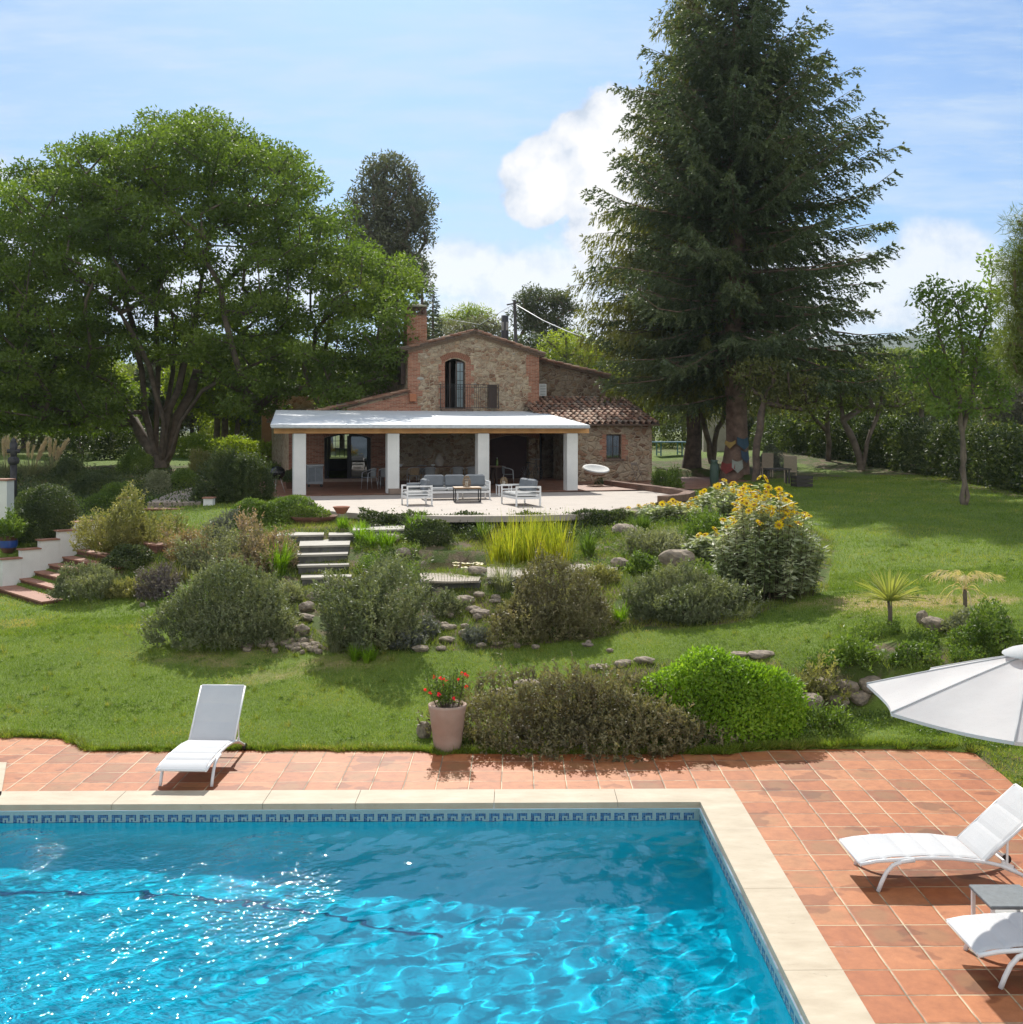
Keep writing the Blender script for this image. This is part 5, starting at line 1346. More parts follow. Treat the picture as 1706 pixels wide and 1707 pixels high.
shrub(215, 950, 84, 912, 'dark', 'leafy', 'dark green shrub under the olive green bush by the left steps')
shrub(217, 925, 148, 842, 'olive', 'loose', 'feathery olive green bush beside the top of the left steps', .7, 1.1, amp=.22)
shrub(267, 1002, 68, 944, 'lavender', 'needle', 'small dark lavender mound between the left steps and the wide rosemary')
shrub(315, 945, 66, 886, 'red', 'loose', 'red flecked shrub in front of the upper garden steps', .8, .8, amp=.3)
shrub(358, 965, 110, 900, 'silver', 'loose', 'silvery sage like shrub behind the wide rosemary', .8, .9, amp=.25)
shrub(436, 962, 112, 880, 'pinkgrey', 'loose', 'pinkish grey wispy shrub in front of the rusty fire bowl', .8, .8, amp=.25)
shrub(368, 905, 56, 855, 'blue', 'needle', 'small blue grey shrub right of the upper garden steps')
shrub(487, 872, 110, 828, 'green', 'leafy', 'leafy green plant mass along the left corner of the terrace', .6, 1.0)
shrub(420, 880, 90, 835, 'green', 'leafy', 'dense green ground shrub between the path and the terrace', .7)
shrub(398, 838, 115, 742, 'dark', 'loose', 'large dark shrub beside the left end of the porch', .8, 1.0, amp=.2)
shrub(78, 912, 130, 815, 'dark', 'leafy', 'big dark round shrub behind the white stepped wall', .8, 1.0)
shrub(165, 830, 100, 784, 'dark', 'leafy', 'dark clipped mound in the shade left of the big tree trunk', .6)
shrub(196, 852, 100, 812, 'green', 'leafy', 'low clipped green mound behind the upper garden steps', .6)
shrub(262, 826, 46, 785, 'silver', 'leafy', 'small pale leaved ball shrub at the left edge of the path')
shrub(308, 815, 54, 782, 'green', 'leafy', 'small green shrub at the foot of the big tree beside the path')
shrub(340, 840, 44, 806, 'dark', 'leafy', 'small dark ball shrub at the right edge of the path')
shrub(115, 808, 66, 768, 'dark', 'leafy', 'dark rounded shrub in front of the pampas grass')
shrub(225, 790, 60, 750, 'green', 'leafy', 'green shrub against the left side of the big trunk')
shrub(345, 795, 70, 752, 'olive', 'loose', 'yellow green wispy shrub right of the big trunk', .8, .8)
shrub(440, 800, 60, 768, 'green', 'loose', 'green shrub beside the black barbecue kettle', .8, .7)
shrub(700, 1062, 66, 1030, 'blue', 'needle', 'small blue grey cushion right of the loose rosemary')
shrub(668, 1085, 70, 1045, 'blue', 'needle', 'pale blue grey mound among the stones at the lawn edge')
shrub(745, 1030, 60, 990, 'rosemary', 'needle', 'small rosemary tuft beside the stone slope')
shrub(795, 1075, 50, 1050, 'blue', 'needle', 'low silver cushion at the lawn edge below the brown rosemary')
shrub(715, 910, 80, 868, 'dark', 'leafy', 'dark ivy mound between the bright tuft and the pond', .6)
shrub(800, 888, 90, 862, 'dark', 'leafy', 'ivy spilling under the terrace edge above the pond', .5)
shrub(960, 880, 90, 858, 'green', 'leafy', 'green leafy mound under the terrace edge behind the reeds', .5)
shrub(1092, 930, 110, 880, 'silver', 'loose', 'silvery leaved plant behind the grey boulder', .8, .8)
shrub(1190, 920, 120, 855, 'green', 'loose', 'green leafy stand left of the yellow daisies', .8, .8)
shrub(1110, 822, 60, 780, 'green', 'loose', 'green shrub at the foot of the hanging conifer', .8, .8)
shrub(1283, 785, 44, 750, 'blue', 'leafy', 'clipped round grey green ball behind the wicker chairs')
shrub(1660, 1095, 130, 1022, 'green', 'leafy', 'leafy green shrub with small leaves behind the parasol', .6, .8, amp=.3)
shrub(1605, 1060, 80, 1018, 'silver', 'leafy', 'pale green low shrub at the foot of the wilted palm', .6, .8, amp=.3)
shrub(1355, 1172, 80, 1118, 'olive', 'loose', 'weedy shrub on the bank right next to the bright green dome', .5, .8, amp=.3)
shrub(1425, 1128, 100, 1080, 'green', 'loose', 'weedy green growth on top of the low retaining bank', .5, .8, amp=.3)
shrub(1520, 1118, 90, 1072, 'green', 'leafy', 'leafy green growth on the bank behind the left tip of the parasol', .5, .7, amp=.3)
shrub(1380, 1222, 90, 1188, 'green', 'loose', 'low weeds between the green dome and the parasol at the deck edge', .4, .7, amp=.3)
shrub(560, 1010, 44, 985, 'green', 'leafy', 'small green cushion in the dry stream between the two big rosemaries', .8)
shrub(480, 1010, 60, 975, 'silver', 'needle', 'low silvery cushion above the stream boulders', .8)
shrub(1000, 975, 60, 945, 'olive', 'needle', 'low olive green cushion behind the gap between the two right rosemaries', .8)
shrub(890, 905, 60, 878, 'green', 'leafy', 'low green cushion behind the reeds', .8)
shrub(1075, 960, 56, 925, 'green', 'leafy', 'low leafy plant left of the grey and tan boulder', .8)
shrub(650, 975, 60, 940, 'silver', 'needle', 'low grey green cushion at the left end of the fan of boards', .8)
shrub(400, 930, 70, 895, 'silver', 'loose', 'small sage tuft behind the wide rosemary, under the leafy terrace plants', .8)
shrub(210, 1000, 60, 968, 'olive', 'needle', 'small olive cushion between the steps rosemary and the lavender', .8)
shrub(1170, 985, 70, 945, 'green', 'loose', 'low green growth at the left foot of the tall daisy clump', .8)
shrub(1000, 815, 20, 800, 'dark', 'leafy', 'tiny dark plant at the right end of the porch')

# blade tufts
def blades(P, r, n, L, W, spread_, up=1.0, curve=.5, seg=4):
    """P base centre points (k,3); n blades each"""
    k = len(P); idx = np.repeat(np.arange(k), n); m = len(idx); a = r.random(m)*6.28; o = np.sqrt(r.random(m))*spread_
    b = P[idx]+np.stack([np.cos(a)*o, np.sin(a)*o, np.zeros(m)], 1); lean = r.uniform(.1, 1, m)
    az = a+r.normal(0, .5, m); d = np.stack([np.cos(az), np.sin(az)], 1); Ls = L*r.uniform(.55, 1.15, m); Vs = []
    sd = np.stack([-d[:, 1], d[:, 0], np.zeros(m)], 1)
    for i in range(seg+1):
        t = i/seg; h = Ls*(t*up-curve*lean*t**2.2*.75); x = Ls*lean*curve*(t**1.6)*1.0+Ls*.12*t
        c = b+np.concatenate([d*x[:, None], h[:, None]], 1); wd = W*(1-t)**.7*.5+.0006
        Vs += [c-sd*wd, c+sd*wd]
    V = np.stack(Vs, 1).reshape(-1, 3); base = np.arange(m)*(2*(seg+1)); F_ = []
    for i in range(seg): F_.append(np.stack([base+2*i, base+2*i+1, base+2*i+3, base+2*i+2], 1))
    Fc = np.stack(F_, 1).reshape(-1, 4); rn = np.repeat(np.clip(r.random(m)*.8+.1*r.random(), 0, 1), seg); return V, Fc, rn
def tuft(px, py, wpx, hpx, mat, label, n=90, curve=.5, W=.022, name='grass_tuft', cat='grass tuft', up=1.0, group=None, k=1):
    b = G(px, py); s = b[1]/F; r = np.random.default_rng(int(px*3+py)); root = empty(name, b, 0, label, cat, group)
    P = np.zeros((k, 3)); P[:, 0] = r.uniform(-1, 1, k)*wpx*s*.38; P[:, 1] = r.uniform(-.5, .5, k)*wpx*s*.5
    if k == 1: P[:] = 0
    for i in range(k): P[i, 2] = hz(b[0]+P[i, 0], b[1]+P[i, 1])-b[2]-.02
    v, fc, rn = blades(P, r, n, hpx*s*1.15, W, wpx*s*(.16 if k == 1 else .08), up, curve)
    link('blades', mesh_np('blades', v, fc, rn), SH[mat], root); return root
tuft(878, 938, 165, 78, 'yellow', 'tall yellow green reeds growing in the pond', 60, .28, .022, 'reeds', 'reeds', 1.0, None, 16)
tuft(695, 895, 56, 44, 'bright', 'bright green grassy clump left of the pond below the terrace', 160, .55, .028)
tuft(603, 905, 44, 34, 'bright', 'bright green tuft beside the second stone step', 120, .6, .025)
tuft(640, 912, 60, 34, 'bright', 'spreading bright tuft right of the stone steps', 70, .6, .025, k=3)
tuft(465, 958, 66, 58, 'bright', 'strappy bright green clump left of the stone steps', 150, .6, .032)
tuft(590, 862+26, 70, 22, 'bright', 'low green grass between the fire bowl and the slab', 60, .5, .02, k=5)
tuft(838, 985, 70, 50, 'silver', 'arching silvery grass beside the wooden boards', 170, .85, .018)
tuft(705, 1000, 50, 48, 'silver', 'arching pale grass right of the loose rosemary', 120, .85, .018)
tuft(1035, 1040, 50, 42, 'bright', 'green grassy clump between the two rosemary mounds', 110, .7, .02)
tuft(560, 1085, 60, 42, 'silver', 'pale blue fine grass tuft beside the stream stones', 200, .75, .012)
tuft(655, 960, 40, 38, 'silver', 'thin grass behind the loose rosemary', 90, .7, .014)
tuft(980, 925, 60, 50, 'green', 'green sedge to the right of the reeds', 120, .5, .02)
tuft(805, 900, 50, 40, 'green', 'green sedge to the left of the reeds', 110, .6, .02)
tuft(1060, 885, 70, 30, 'green', 'grassy tuft behind the boulder by the terrace corner', 60, .6, .02, k=4)
tuft(950, 878, 90, 24, 'bright', 'fresh green grass fringe under the terrace edge', 60, .6, .02, k=8)
tuft(340, 1010, 90, 50, 'bright', 'lush green weeds between the lavender and the wide rosemary', 60, .6, .026, k=6)
tuft(300, 980, 60, 44, 'olive', 'pale grassy weeds below the red flecked shrub', 60, .6, .02, k=4)
tuft(610, 1100, 50, 28, 'bright', 'green weeds at the lawn edge under the loose rosemary', 60, .6, .022, k=4)

# pampas grass on the far left
for i, (px, py, w_, h_) in enumerate([(12, 800, 70, 58), (52, 800, 70, 60), (88, 795, 60, 52)]):
    lab = ['pale pampas grass plumes at the left edge of the frame', 'middle clump of the three pampas grasses behind the dark cross', 'right hand pampas grass clump, nearest the big tree'][i]
    rt = tuft(px, py, w_, h_*.72, 'silver', lab, 260, .8, .03, 'pampas_grass', 'pampas grass', group='pampas grass clumps')
    b = rt.location; s = b[1]/F; r = np.random.default_rng(i+5); Vp = []; Dp = []; st = MB()
    for k in range(11):
        a = r.uniform(0, 6.28); d = np.array([math.cos(a)*.25+.12, math.sin(a)*.2, 1.0]); d /= np.linalg.norm(d); L = h_*s*r.uniform(.85, 1.25)
        st.tube([(0, 0, 0), tuple(d*L*.6), tuple(d*L)], [.008, .006, .004], 3, cap=False)
        m = 90; t = .62+.38*r.random(m); Vp.append(d*(L*t)[:, None]+np.array([.14, 0, 0])*((t-.62)**2*3)[:, None]+r.normal(0, .02, (m, 3))); Dp.append(nrm(d+rdir(m, r)*.35+np.array([.12, 0, 0])))
    v, fc = leaves(np.concatenate(Vp), np.concatenate(Dp), .16, .03, r)
    link('plumes', mesh_np('plumes', v, fc, r.random(len(fc))), leaf_mat('pampas_plume', [(.30, .28, .20), (.40, .37, .27), (.48, .45, .35)], .35), rt)
    st.build('stalks', leaf_mat('pampas_plume', []), rt)

# yellow daisies: leafy silvery stems with flower heads
def daisy_bush(px, py, wpx, pyt, label, nst, nfl, seed, ratio=.6, leafm='silver', fy=(.35, 1.0)):
    b = G(px, py); s = b[1]/F; rx = wpx*.5*s; ry = rx*ratio; cx_, cy_ = b[0], b[1]+ry; z0 = hz(cx_, cy_); ht = CAMZ-(pyt-HY)/F*cy_-z0
    root = empty('daisy_bush', (cx_, cy_, z0), 0, label, 'flowering shrub'); r = np.random.default_rng(seed)
    n = nst; q = np.sqrt(r.random(n)); a = r.random(n)*6.28; bx = q*np.cos(a)*rx*.85; by = q*np.sin(a)*ry*.85
    hh = ht*(1-.55*q**2)*r.uniform(.72, 1.0, n); tipx = bx*1.22+r.normal(0, .05, n); tipy = by*1.22; st = MB(); PP = []; DD = []; RN = []; tips = []
    for i in range(n):
        gz = hz(cx_+bx[i], cy_+by[i])-z0; h_ = hh[i]; p0 = np.array([bx[i], by[i], gz]); p1 = np.array([tipx[i], tipy[i], max(gz+.3, h_)])
        st.tube([p0, p0*.5+p1*.5+np.array([0, 0, .05]), p1], [.008, .006, .004], 3, cap=False)
        m = 46; t = .12+.86*r.random(m); pp = p0+(p1-p0)*t[:, None]; aa = r.random(m)*6.28
        PP.append(pp); DD.append(nrm(np.stack([np.cos(aa), np.sin(aa), r.uniform(-.5, .5, m)], 1))); RN.append(np.clip(t*.6+r.random(m)*.4, 0, 1)); tips.append(p1)
    PP = np.concatenate(PP); DD = np.concatenate(DD); v, fc = leaves(PP, DD, .19*r.uniform(.6, 1.2, len(PP)), .058*r.uniform(.8, 1.2, len(PP)), r, nrm(rdir(len(PP), r)*.6+np.array([0, 0, 1])))
    link('foliage', mesh_np('foliage', v, fc, np.concatenate(RN)), leaf_mat('daisy_leaves', [(.06, .10, .04), (.14, .20, .10), (.26, .32, .21), (.40, .44, .34)], .3, pscale=1.2), root); st.build('stems', twig_m, root)
    # flower heads
    tips = np.array(tips); score = tips[:, 2]+.35*r.random(n)*ht+.25*tips[:, 1]; sel = np.argsort(-score)[:nfl]
    global FLOWER_ME
    if 'FLOWER_ME' not in globals():
        mb = MB()
        for k in range(11):
            a = 2*math.pi*k/11; c, s_ = math.cos(a), math.sin(a); w_ = .018
            mb.add([(c*.012+s_*.006, s_*.012-c*.006, 0), (c*.04+s_*w_*.6, s_*.04-c*w_*.6, .006), (c*.062, s_*.062, -.004), (c*.04-s_*w_*.6, s_*.04+c*w_*.6, .006)], [(0, 1, 2, 3)])
        FLOWER_ME = mb.mesh('flower'); FLOWER_ME.materials.append(leaf_mat('yellow_petals', [(.50, .40, .004), (.58, .47, .006)], .25))
        mb = MB().lathe([(.018, -.004), (.019, .006), (.012, .014), (0, .017)], (0, 0, 0), 8)
        globals()['DISC_ME'] = mb.mesh('disc'); DISC_ME.materials.append(simple('orange_disc', (.36, .17, .01), .8))
    for i in sel:
        o = bpy.data.objects.new('flower', FLOWER_ME); COL.objects.link(o); o.parent = root; o.location = tips[i]+np.array([0, -.02, .01])
        o.rotation_euler = (r.uniform(.2, 1.25), r.normal(0, .35), r.normal(0, .7)); sc = r.uniform(1.15, 1.75); o.scale = (sc,)*3
        c = bpy.data.objects.new('flower_centre', DISC_ME); COL.objects.link(c); c.parent = o
    return root
daisy_bush(1295, 1008, 190, 792, 'tall yellow daisy clump with silvery leaves spilling on to the right lawn', 190, 92, 5, .75)
daisy_bush(1225, 868, 130, 800, 'yellow daisies massed under the fir trunk', 90, 62, 6, .8)
daisy_bush(1125, 872, 150, 834, 'low scattered yellow daisies by the terrace corner', 60, 34, 7, .5)
daisy_bush(1190, 945, 90, 885, 'leafy daisy plant with few flowers left of the tall clump', 50, 3, 8, .7)

# yucca and wilted palm
def rosette(name, px, py, trunk_px, leafpx, n, label, cat, mats, droop, W, seed, dead=0):
    b = G(px, py); s = b[1]/F; root = empty(name, b, 0, label, cat); r = np.random.default_rng(seed); th = trunk_px*s
    MB().tube([(0, 0, -.1), (.015, 0, th*.5), (.0, 0, th)], [.045, .035, .04], 8, wob=.1).build('trunk', bark_g, root)
    V = []; Fc = []; rn = []; seg = 5
    for k in range(n):
        a = k*2.39996; el = R(80)-R(70)*(k/n)**.9+r.normal(0, .06); L = leafpx*s*r.uniform(.8, 1.1); d = np.array([math.cos(a), math.sin(a)]); b0 = len(V)
        for i in range(seg+1):
            t = i/seg; x = math.cos(el)*L*t; z = math.sin(el)*L*t-droop*L*t**2.2*(.5+.5*math.cos(el)); w_ = W*(.5+1.2*t)*(1-t)**.6*1.1+.001; sd = np.array([-d[1], d[0]])*w_
            c = d*(x+.02); V += [(c[0]-sd[0], c[1]-sd[1], th+z), (c[0], c[1], th+z-.012), (c[0]+sd[0], c[1]+sd[1], th+z)]
        rr = r.random()
        for i in range(seg):
            for j in (0, 1): Fc.append((b0+3*i+j, b0+3*i+j+1, b0+3*i+4+j, b0+3*i+3+j)); rn.append(rr)
    link('leaves', mesh_np('leaves', np.array(V), np.array(Fc), rn), mats, root); return root
rosette('yucca', 1483, 1048, 46, 66, 90, 'spiky green yucca on a slim stem at the edge of the right lawn', 'yucca', leaf_mat('yucca_leaves', [(.13, .17, .04), (.22, .26, .08), (.34, .36, .14)], .3), .18, .016, 3)
pl = rosette('palm', 1608, 1022, 40, 48, 16, 'wilted young palm with pale curled fronds on the right lawn', 'palm', leaf_mat('wilted_fronds', [(.30, .27, .16), (.42, .38, .25), (.20, .22, .09)], .3), 1.0, .015, 8)
r = np.random.default_rng(4); PP = []; DD = []
for k in range(9):
    a = k*.72; d = np.array([math.cos(a), math.sin(a), 0]); L = .58; z = .62
    t = r.random(46); p = d*(L*t)[:, None]+np.array([0, 0, 1])*(z+.36*t*(1-.9*t))[:, None]; PP.append(p); DD.append(nrm(d*.5+rdir(46, r)*.5+np.array([0, 0, -.55])))
v, fc = leaves(np.concatenate(PP), np.concatenate(DD), .17, .012, r); link('fronds', mesh_np('fronds', v, fc, r.random(len(fc))), leaf_mat('wilted_fronds', []), pl)

# ------------------------------------------------------------------ rocks
def rock_mesh(r, sub=3):
    import bmesh
    bm = bmesh.new(); bmesh.ops.create_icosphere(bm, subdivisions=sub, radius=1); dirs = [(Vector(rdir(1, r)[0]), r.uniform(.62, .95)) for _ in range(9)]
    for v in bm.verts:
        for d, k in dirs:
            q = v.co.dot(d)
            if q > k: v.co -= d*(q-k)*.85
        v.co *= 1+.05*math.sin(v.co.x*7+v.co.y*5)+.03*math.sin(v.co.z*13+v.co.x*9)
    me = bpy.data.meshes.new('rock'); bm.to_mesh(me); bm.free(); me.materials.append(rock_m)
    return me
rock_m = simple('garden_rock', (.36, .29, .21), .92, c2=(.15, .12, .095), nscale=2.2, bump=.8, bscale=7)
RM = [rock_mesh(np.random.default_rng(i)) for i in range(6)]
def rock(px, py, w_, h_, label, d=.8, group=None, cat='rock', name='rock', sink=.3):
    b = G(px, py); s = b[1]/F; o = bpy.data.objects.new(name, RM[int(px+py) % 6]); COL.objects.link(o); hh = h_*s
    o.scale = (w_*s*.5, w_*s*.5*d, hh*.62); o.location = (b[0], b[1]+w_*s*.5*d*.5, b[2]+hh*.62*(1-sink*1.4)); o.rotation_euler = (0, 0, random.uniform(-.4, .4))
    tag(o, label, cat, group); return o
rock(1046, 868, 62, 26, 'large rounded brown boulder at the terrace corner', sink=.35)
rock(1043, 892, 46, 20, 'brown boulder just below the large rounded one')
rock(1132, 945, 66, 30, 'grey and tan boulder in front of the silvery plant')
rock(1035, 948, 34, 20, 'small tan rock at the end of the wooden boards')
rock(795, 958, 38, 14, 'dark flat rock resting on the round wooden boards')
rock(1538, 1040, 22, 24, 'upright brown rock, taller of the two on the right lawn', .7)
rock(1558, 1052, 38, 26, 'broad brown rock beside the upright one on the right lawn')
rock(1678, 1042, 26, 16, 'single brown rock behind the right hand shrubs')
rock(776, 1065, 26, 16, 'pinkish rock at the lawn edge under the brown rosemary')
rock(700, 1088, 30, 12, 'flat stone at the lawn edge below the blue cushion')
rock(745, 1072, 30, 10, 'thin flat stone at the lawn edge near the silver cushion')
rock(707, 1232, 26, 30, 'reddish block of stone behind the terracotta planter', .8)
rock(237, 1012, 10, 8, 'small white stone on the lawn below the lavender')
rock(500, 1065, 36, 24, 'squarish stream boulder at the foot of the wide rosemary')
rock(528, 1003, 34, 18, 'pale long stone high in the dry stream bed', .6)
rock(503, 1038, 44, 14, 'flat slab stone crossing the dry stream bed', .7)
rock(512, 1020, 30, 18, 'shaded boulder in the middle of the dry stream bed')
rock(560, 985, 40, 22, 'dark boulder under the lowest stone step')
rock(770, 1010, 46, 18, 'tan slope stone, highest under the round wooden boards', .7)
rock(800, 1030, 36, 16, 'tan slope stone beside the brown rosemary', .7)
rock(735, 905, 34, 20, 'grey rock at the far pond edge under the ivy', .7)
rock(672, 932, 30, 18, 'grey rock at the left pond edge', .7)
rock(700, 948, 26, 14, 'small grey rock on the left rim of the pond')
rock(650, 905, 34, 16, 'pale rock behind the pond beside the bright tuft')
rr = np.random.default_rng(9)
for i in range(34):
    px = rr.uniform(408, 540); py = 1092-rr.uniform(0, 28)*(1-abs(px-470)/110); rock(px, py, rr.uniform(10, 24), rr.uniform(7, 12), 'rounded stone heaped at the foot of the dry stream bed', .8, 'stones of the dry stream bed', 'stone', 'stone')
for i in range(22):
    rock(rr.uniform(690, 830), rr.uniform(985, 1055), rr.uniform(12, 30), rr.uniform(6, 13), 'weathered stone on the slope below the round wooden boards', .8, 'stones on the slope below the boards', 'stone', 'stone')
for i in range(9):
    rock(rr.uniform(440, 1020), rr.uniform(1074, 1090), rr.uniform(10, 22), rr.uniform(6, 10), 'small stone edging the lawn below the rosemary mounds', .8, 'edging stones', 'stone', 'stone')
# bank of blocks on the right and the stone edging above the rosemary
bankm = simple('bank_stone', (.34, .23, .15), .92, c2=(.13, .10, .075), nscale=2.5, bump=.8, bscale=7)
ORD = ['leftmost', 'second', 'third', 'fourth', 'fifth', 'sixth', 'seventh', 'rightmost']
for i, (px, w_) in enumerate([(1352, 50), (1396, 44), (1436, 46), (1474, 40), (1510, 44), (1548, 46)]):
    for j, (dy, hh) in enumerate(((1184, 24), (1160, 26))):
        o = rock(px+(18 if j else 0), dy, w_, hh, '%s %s block of the low retaining bank left of the parasol' % (ORD[i] if i else 'leftmost', ('lower', 'upper')[j]), .8, 'blocks of the low retaining bank', 'stone', 'bank_stone', .12)
for i, (px, py, w_) in enumerate([(1270, 1098, 56), (1230, 1098, 40), (1075, 1108, 40), (1040, 1112, 40), (1000, 1118, 36), (880, 1145, 50), (840, 1160, 50), (800, 1178, 44)]):
    rock(px, py, w_, 12, ['rightmost', 'second from the right', 'third from the right', 'fourth from the right', 'fifth from the right', 'third from the left', 'second from the left', 'leftmost'][i]+' edging stone along the top of the rosemary bank', .6, 'edging stones above the rosemary bank', 'stone', 'edging_stone', .35)

# ------------------------------------------------------------------ steps, boards, pond
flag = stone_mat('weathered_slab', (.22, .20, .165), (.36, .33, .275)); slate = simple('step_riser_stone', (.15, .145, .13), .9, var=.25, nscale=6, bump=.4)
def gstep(px0, px1, py_front, py_back, z, label, th=.17):
    a = PZ(px0, py_front, z); b = PZ(px1, py_front-2, z); c = PZ(px1+2, py_back-2, z); d = PZ(px0+2, py_back, z)
    r = wroot('stone_step', tuple(a), label, 'step', 'stone steps up to the terrace')
    MB().prism([p[:2] for p in (a, b, c, d)], z-.05, z).build('tread', flag, r)
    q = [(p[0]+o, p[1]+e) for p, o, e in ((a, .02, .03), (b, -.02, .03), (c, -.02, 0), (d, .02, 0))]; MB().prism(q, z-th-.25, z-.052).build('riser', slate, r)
gstep(502, 586, 963, 948, 1.02, 'lowest of the stone steps, just above the dry stream bed')
gstep(496, 582, 943, 931, 1.22, 'second stone step from the bottom')
gstep(496, 580, 925, 913, 1.42, 'third stone step from the bottom')
gstep(499, 583, 910, 899, 1.58, 'fourth stone step from the bottom')
gstep(548, 650, 892, 884-6, 1.72, 'long slab above the fourth step, turning towards the terrace')
gstep(588, 674, 884, 874, 1.84, 'highest slab, just under the terrace edge')
gstep(462, 540, 893, 880, 1.72, 'pale slab under the rusty fire bowl')
deckw = simple('weathered_boards', (.42, .36, .28), .85, var=.2, nscale=5, bump=.3)
def boards(px0, px1, pyf, pyb, z, n, label, fan=0):
    a = PZ(px0, pyf, z); b = PZ(px1, pyf, z); c = PZ(px1, pyb, z); d = PZ(px0, pyb, z); a, b, c, d = [Vector(p[:2]) for p in (a, b, c, d)]
    r = wroot('board_walk', (a.x, a.y, z), label, 'boardwalk'); mb = MB(); g = .06
    for i in range(n):
        t0, t1 = (i+g)/n, (i+1-g)/n; f = fan; q = [a.lerp(b, t0+f*(.5-t0)), a.lerp(b, t1+f*(.5-t1)), d.lerp(c, t1), d.lerp(c, t0)]
        bow = .28*fan*math.sin(math.pi*(i+.5)/n)*3; q[0] = q[0]+Vector((0, -bow)); q[1] = q[1]+Vector((0, -bow)); mb.prism([tuple(p) for p in q], z-.04, z)
    mb.build('boards', deckw, r)
    MB().prism([tuple(a.lerp(b, .04)+Vector((0, .05))), tuple(a.lerp(b, .96)+Vector((0, .05))), tuple(c), tuple(d)], z-.5, z-.045).build('support', slate, r)
boards(698, 805, 968, 955, 1.28, 20, 'round fan of weathered boards at the near edge of the pond', .12)
boards(812, 895, 962, 944, 1.33, 12, 'straight weathered boards right of the flat dark rock')
boards(940, 1030, 950, 940, 1.33, 12, 'short boards half hidden behind the brown rosemary')
m = new_mat('pond_water'); nt = m.node_tree; N, M, MIX, SM, NOISE, RAMP = node_kit(nt)
p = N('ShaderNodeBsdfPrincipled', ins={'Base Color': (.035, .022, .010, 1), 'Roughness': .04, 'Specular IOR Level': .6}); b = N('ShaderNodeBump', ins={'Height': NOISE(N('ShaderNodeNewGeometry').outputs['Position'], 7, 3, .5), 'Strength': .12, 'Distance': .02}); nt.links.new(b.outputs[0], p.inputs['Normal'])
N('ShaderNodeOutputMaterial', ins={0: p.outputs[0]})
pz_ = hz(*PONDC)+.20
tag(MB().add([(PONDC[0]+1.75*math.cos(a*.2618), PONDC[1]+1.4*math.sin(a*.2618), pz_) for a in range(24)], [tuple(range(24))]).build('pond_water', m), kind='structure')
lily = leaf_mat('lily_pads', [(.14, .18, .05), (.26, .27, .08), (.40, .36, .14), (.45, .45, .33)], .2)
for i in range(26):
    px = rr.uniform(752, 800); py = rr.uniform(938, 955); q = PZ(px, py, pz_+.012)
    if not hasattr(rock, 'lm'):
        mb = MB(); n = 12; mb.add([(0, 0, .0)]+[(math.cos(R(12+28*k))*1, math.sin(R(12+28*k))*1, .08*((k*7) % 3)) for k in range(n)], [(0, k+1, k+2) for k in range(n-1)]); rock.lm = mesh_np('lily_pad', np.array(mb.v), np.array(mb.f), rng.random(n-1)); rock.lm.materials.append(lily)
    o = bpy.data.objects.new('lily_pad', rock.lm); COL.objects.link(o); s = rr.uniform(.06, .12); o.scale = (s, s, s); o.location = q; o.rotation_euler = (0, 0, rr.uniform(0, 6)); tag(o, 'yellowing lily pad floating beside the flat dark rock', 'lily pad', 'lily pads on the pond')

# left stepped stairs with white parapet
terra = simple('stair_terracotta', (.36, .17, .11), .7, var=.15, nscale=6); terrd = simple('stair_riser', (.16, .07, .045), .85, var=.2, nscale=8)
r = wroot('garden_stairs', (SB.x, SB.y, .42), 'terracotta garden stairs with a white stepped parapet, at the left edge', 'stairs')
tr_ = .36; nst = 8; ri = .158
tm = MB(); rm = MB()
for i in range(nst):
    z = .42+i*ri; a = SB+e_c*(tr_*i); dpt = tr_+.03 if i < nst-1 else 1.6
    if i == 0: a = a-e_c*.25; dpt += .25
    P4 = [a, a+e_w*W_s, a+e_w*W_s+e_c*dpt, a+e_c*dpt]; o = Vector((0, 0))
    tm.prism([tuple(p) for p in P4], z-.035, z)
    P4 = [a+e_c*.03, a+e_w*W_s+e_c*.03, a+e_w*W_s+e_c*dpt, a+e_c*dpt]; rm.prism([tuple(p) for p in P4], z-.5 if i else z-.12, z-.037)
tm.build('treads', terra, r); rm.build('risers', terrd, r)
pm = MB(); cp_ = MB(); bx = SB+e_w*(W_s+.003)
for i in range(5):
    a = bx+e_c*(tr_*1.32*i-.05); L = tr_*1.32; zt = 1.08+i*ri*1.32; n_ = e_w*.24
    pm.prism([tuple(p) for p in (a, a+n_, a+n_+e_c*(L-.002), a+e_c*(L-.002))], .1, zt)
    cp_.prism([tuple(p) for p in (a-e_w*.03-e_c*.05, a+n_+e_w*.03-e_c*.05, a+n_+e_w*.03+e_c*(L+.01), a-e_w*.03+e_c*(L+.01))], zt+.002, zt+.035)
pm.build('parapet', whitep, r); cp_.build('parapet_coping', terra, r)
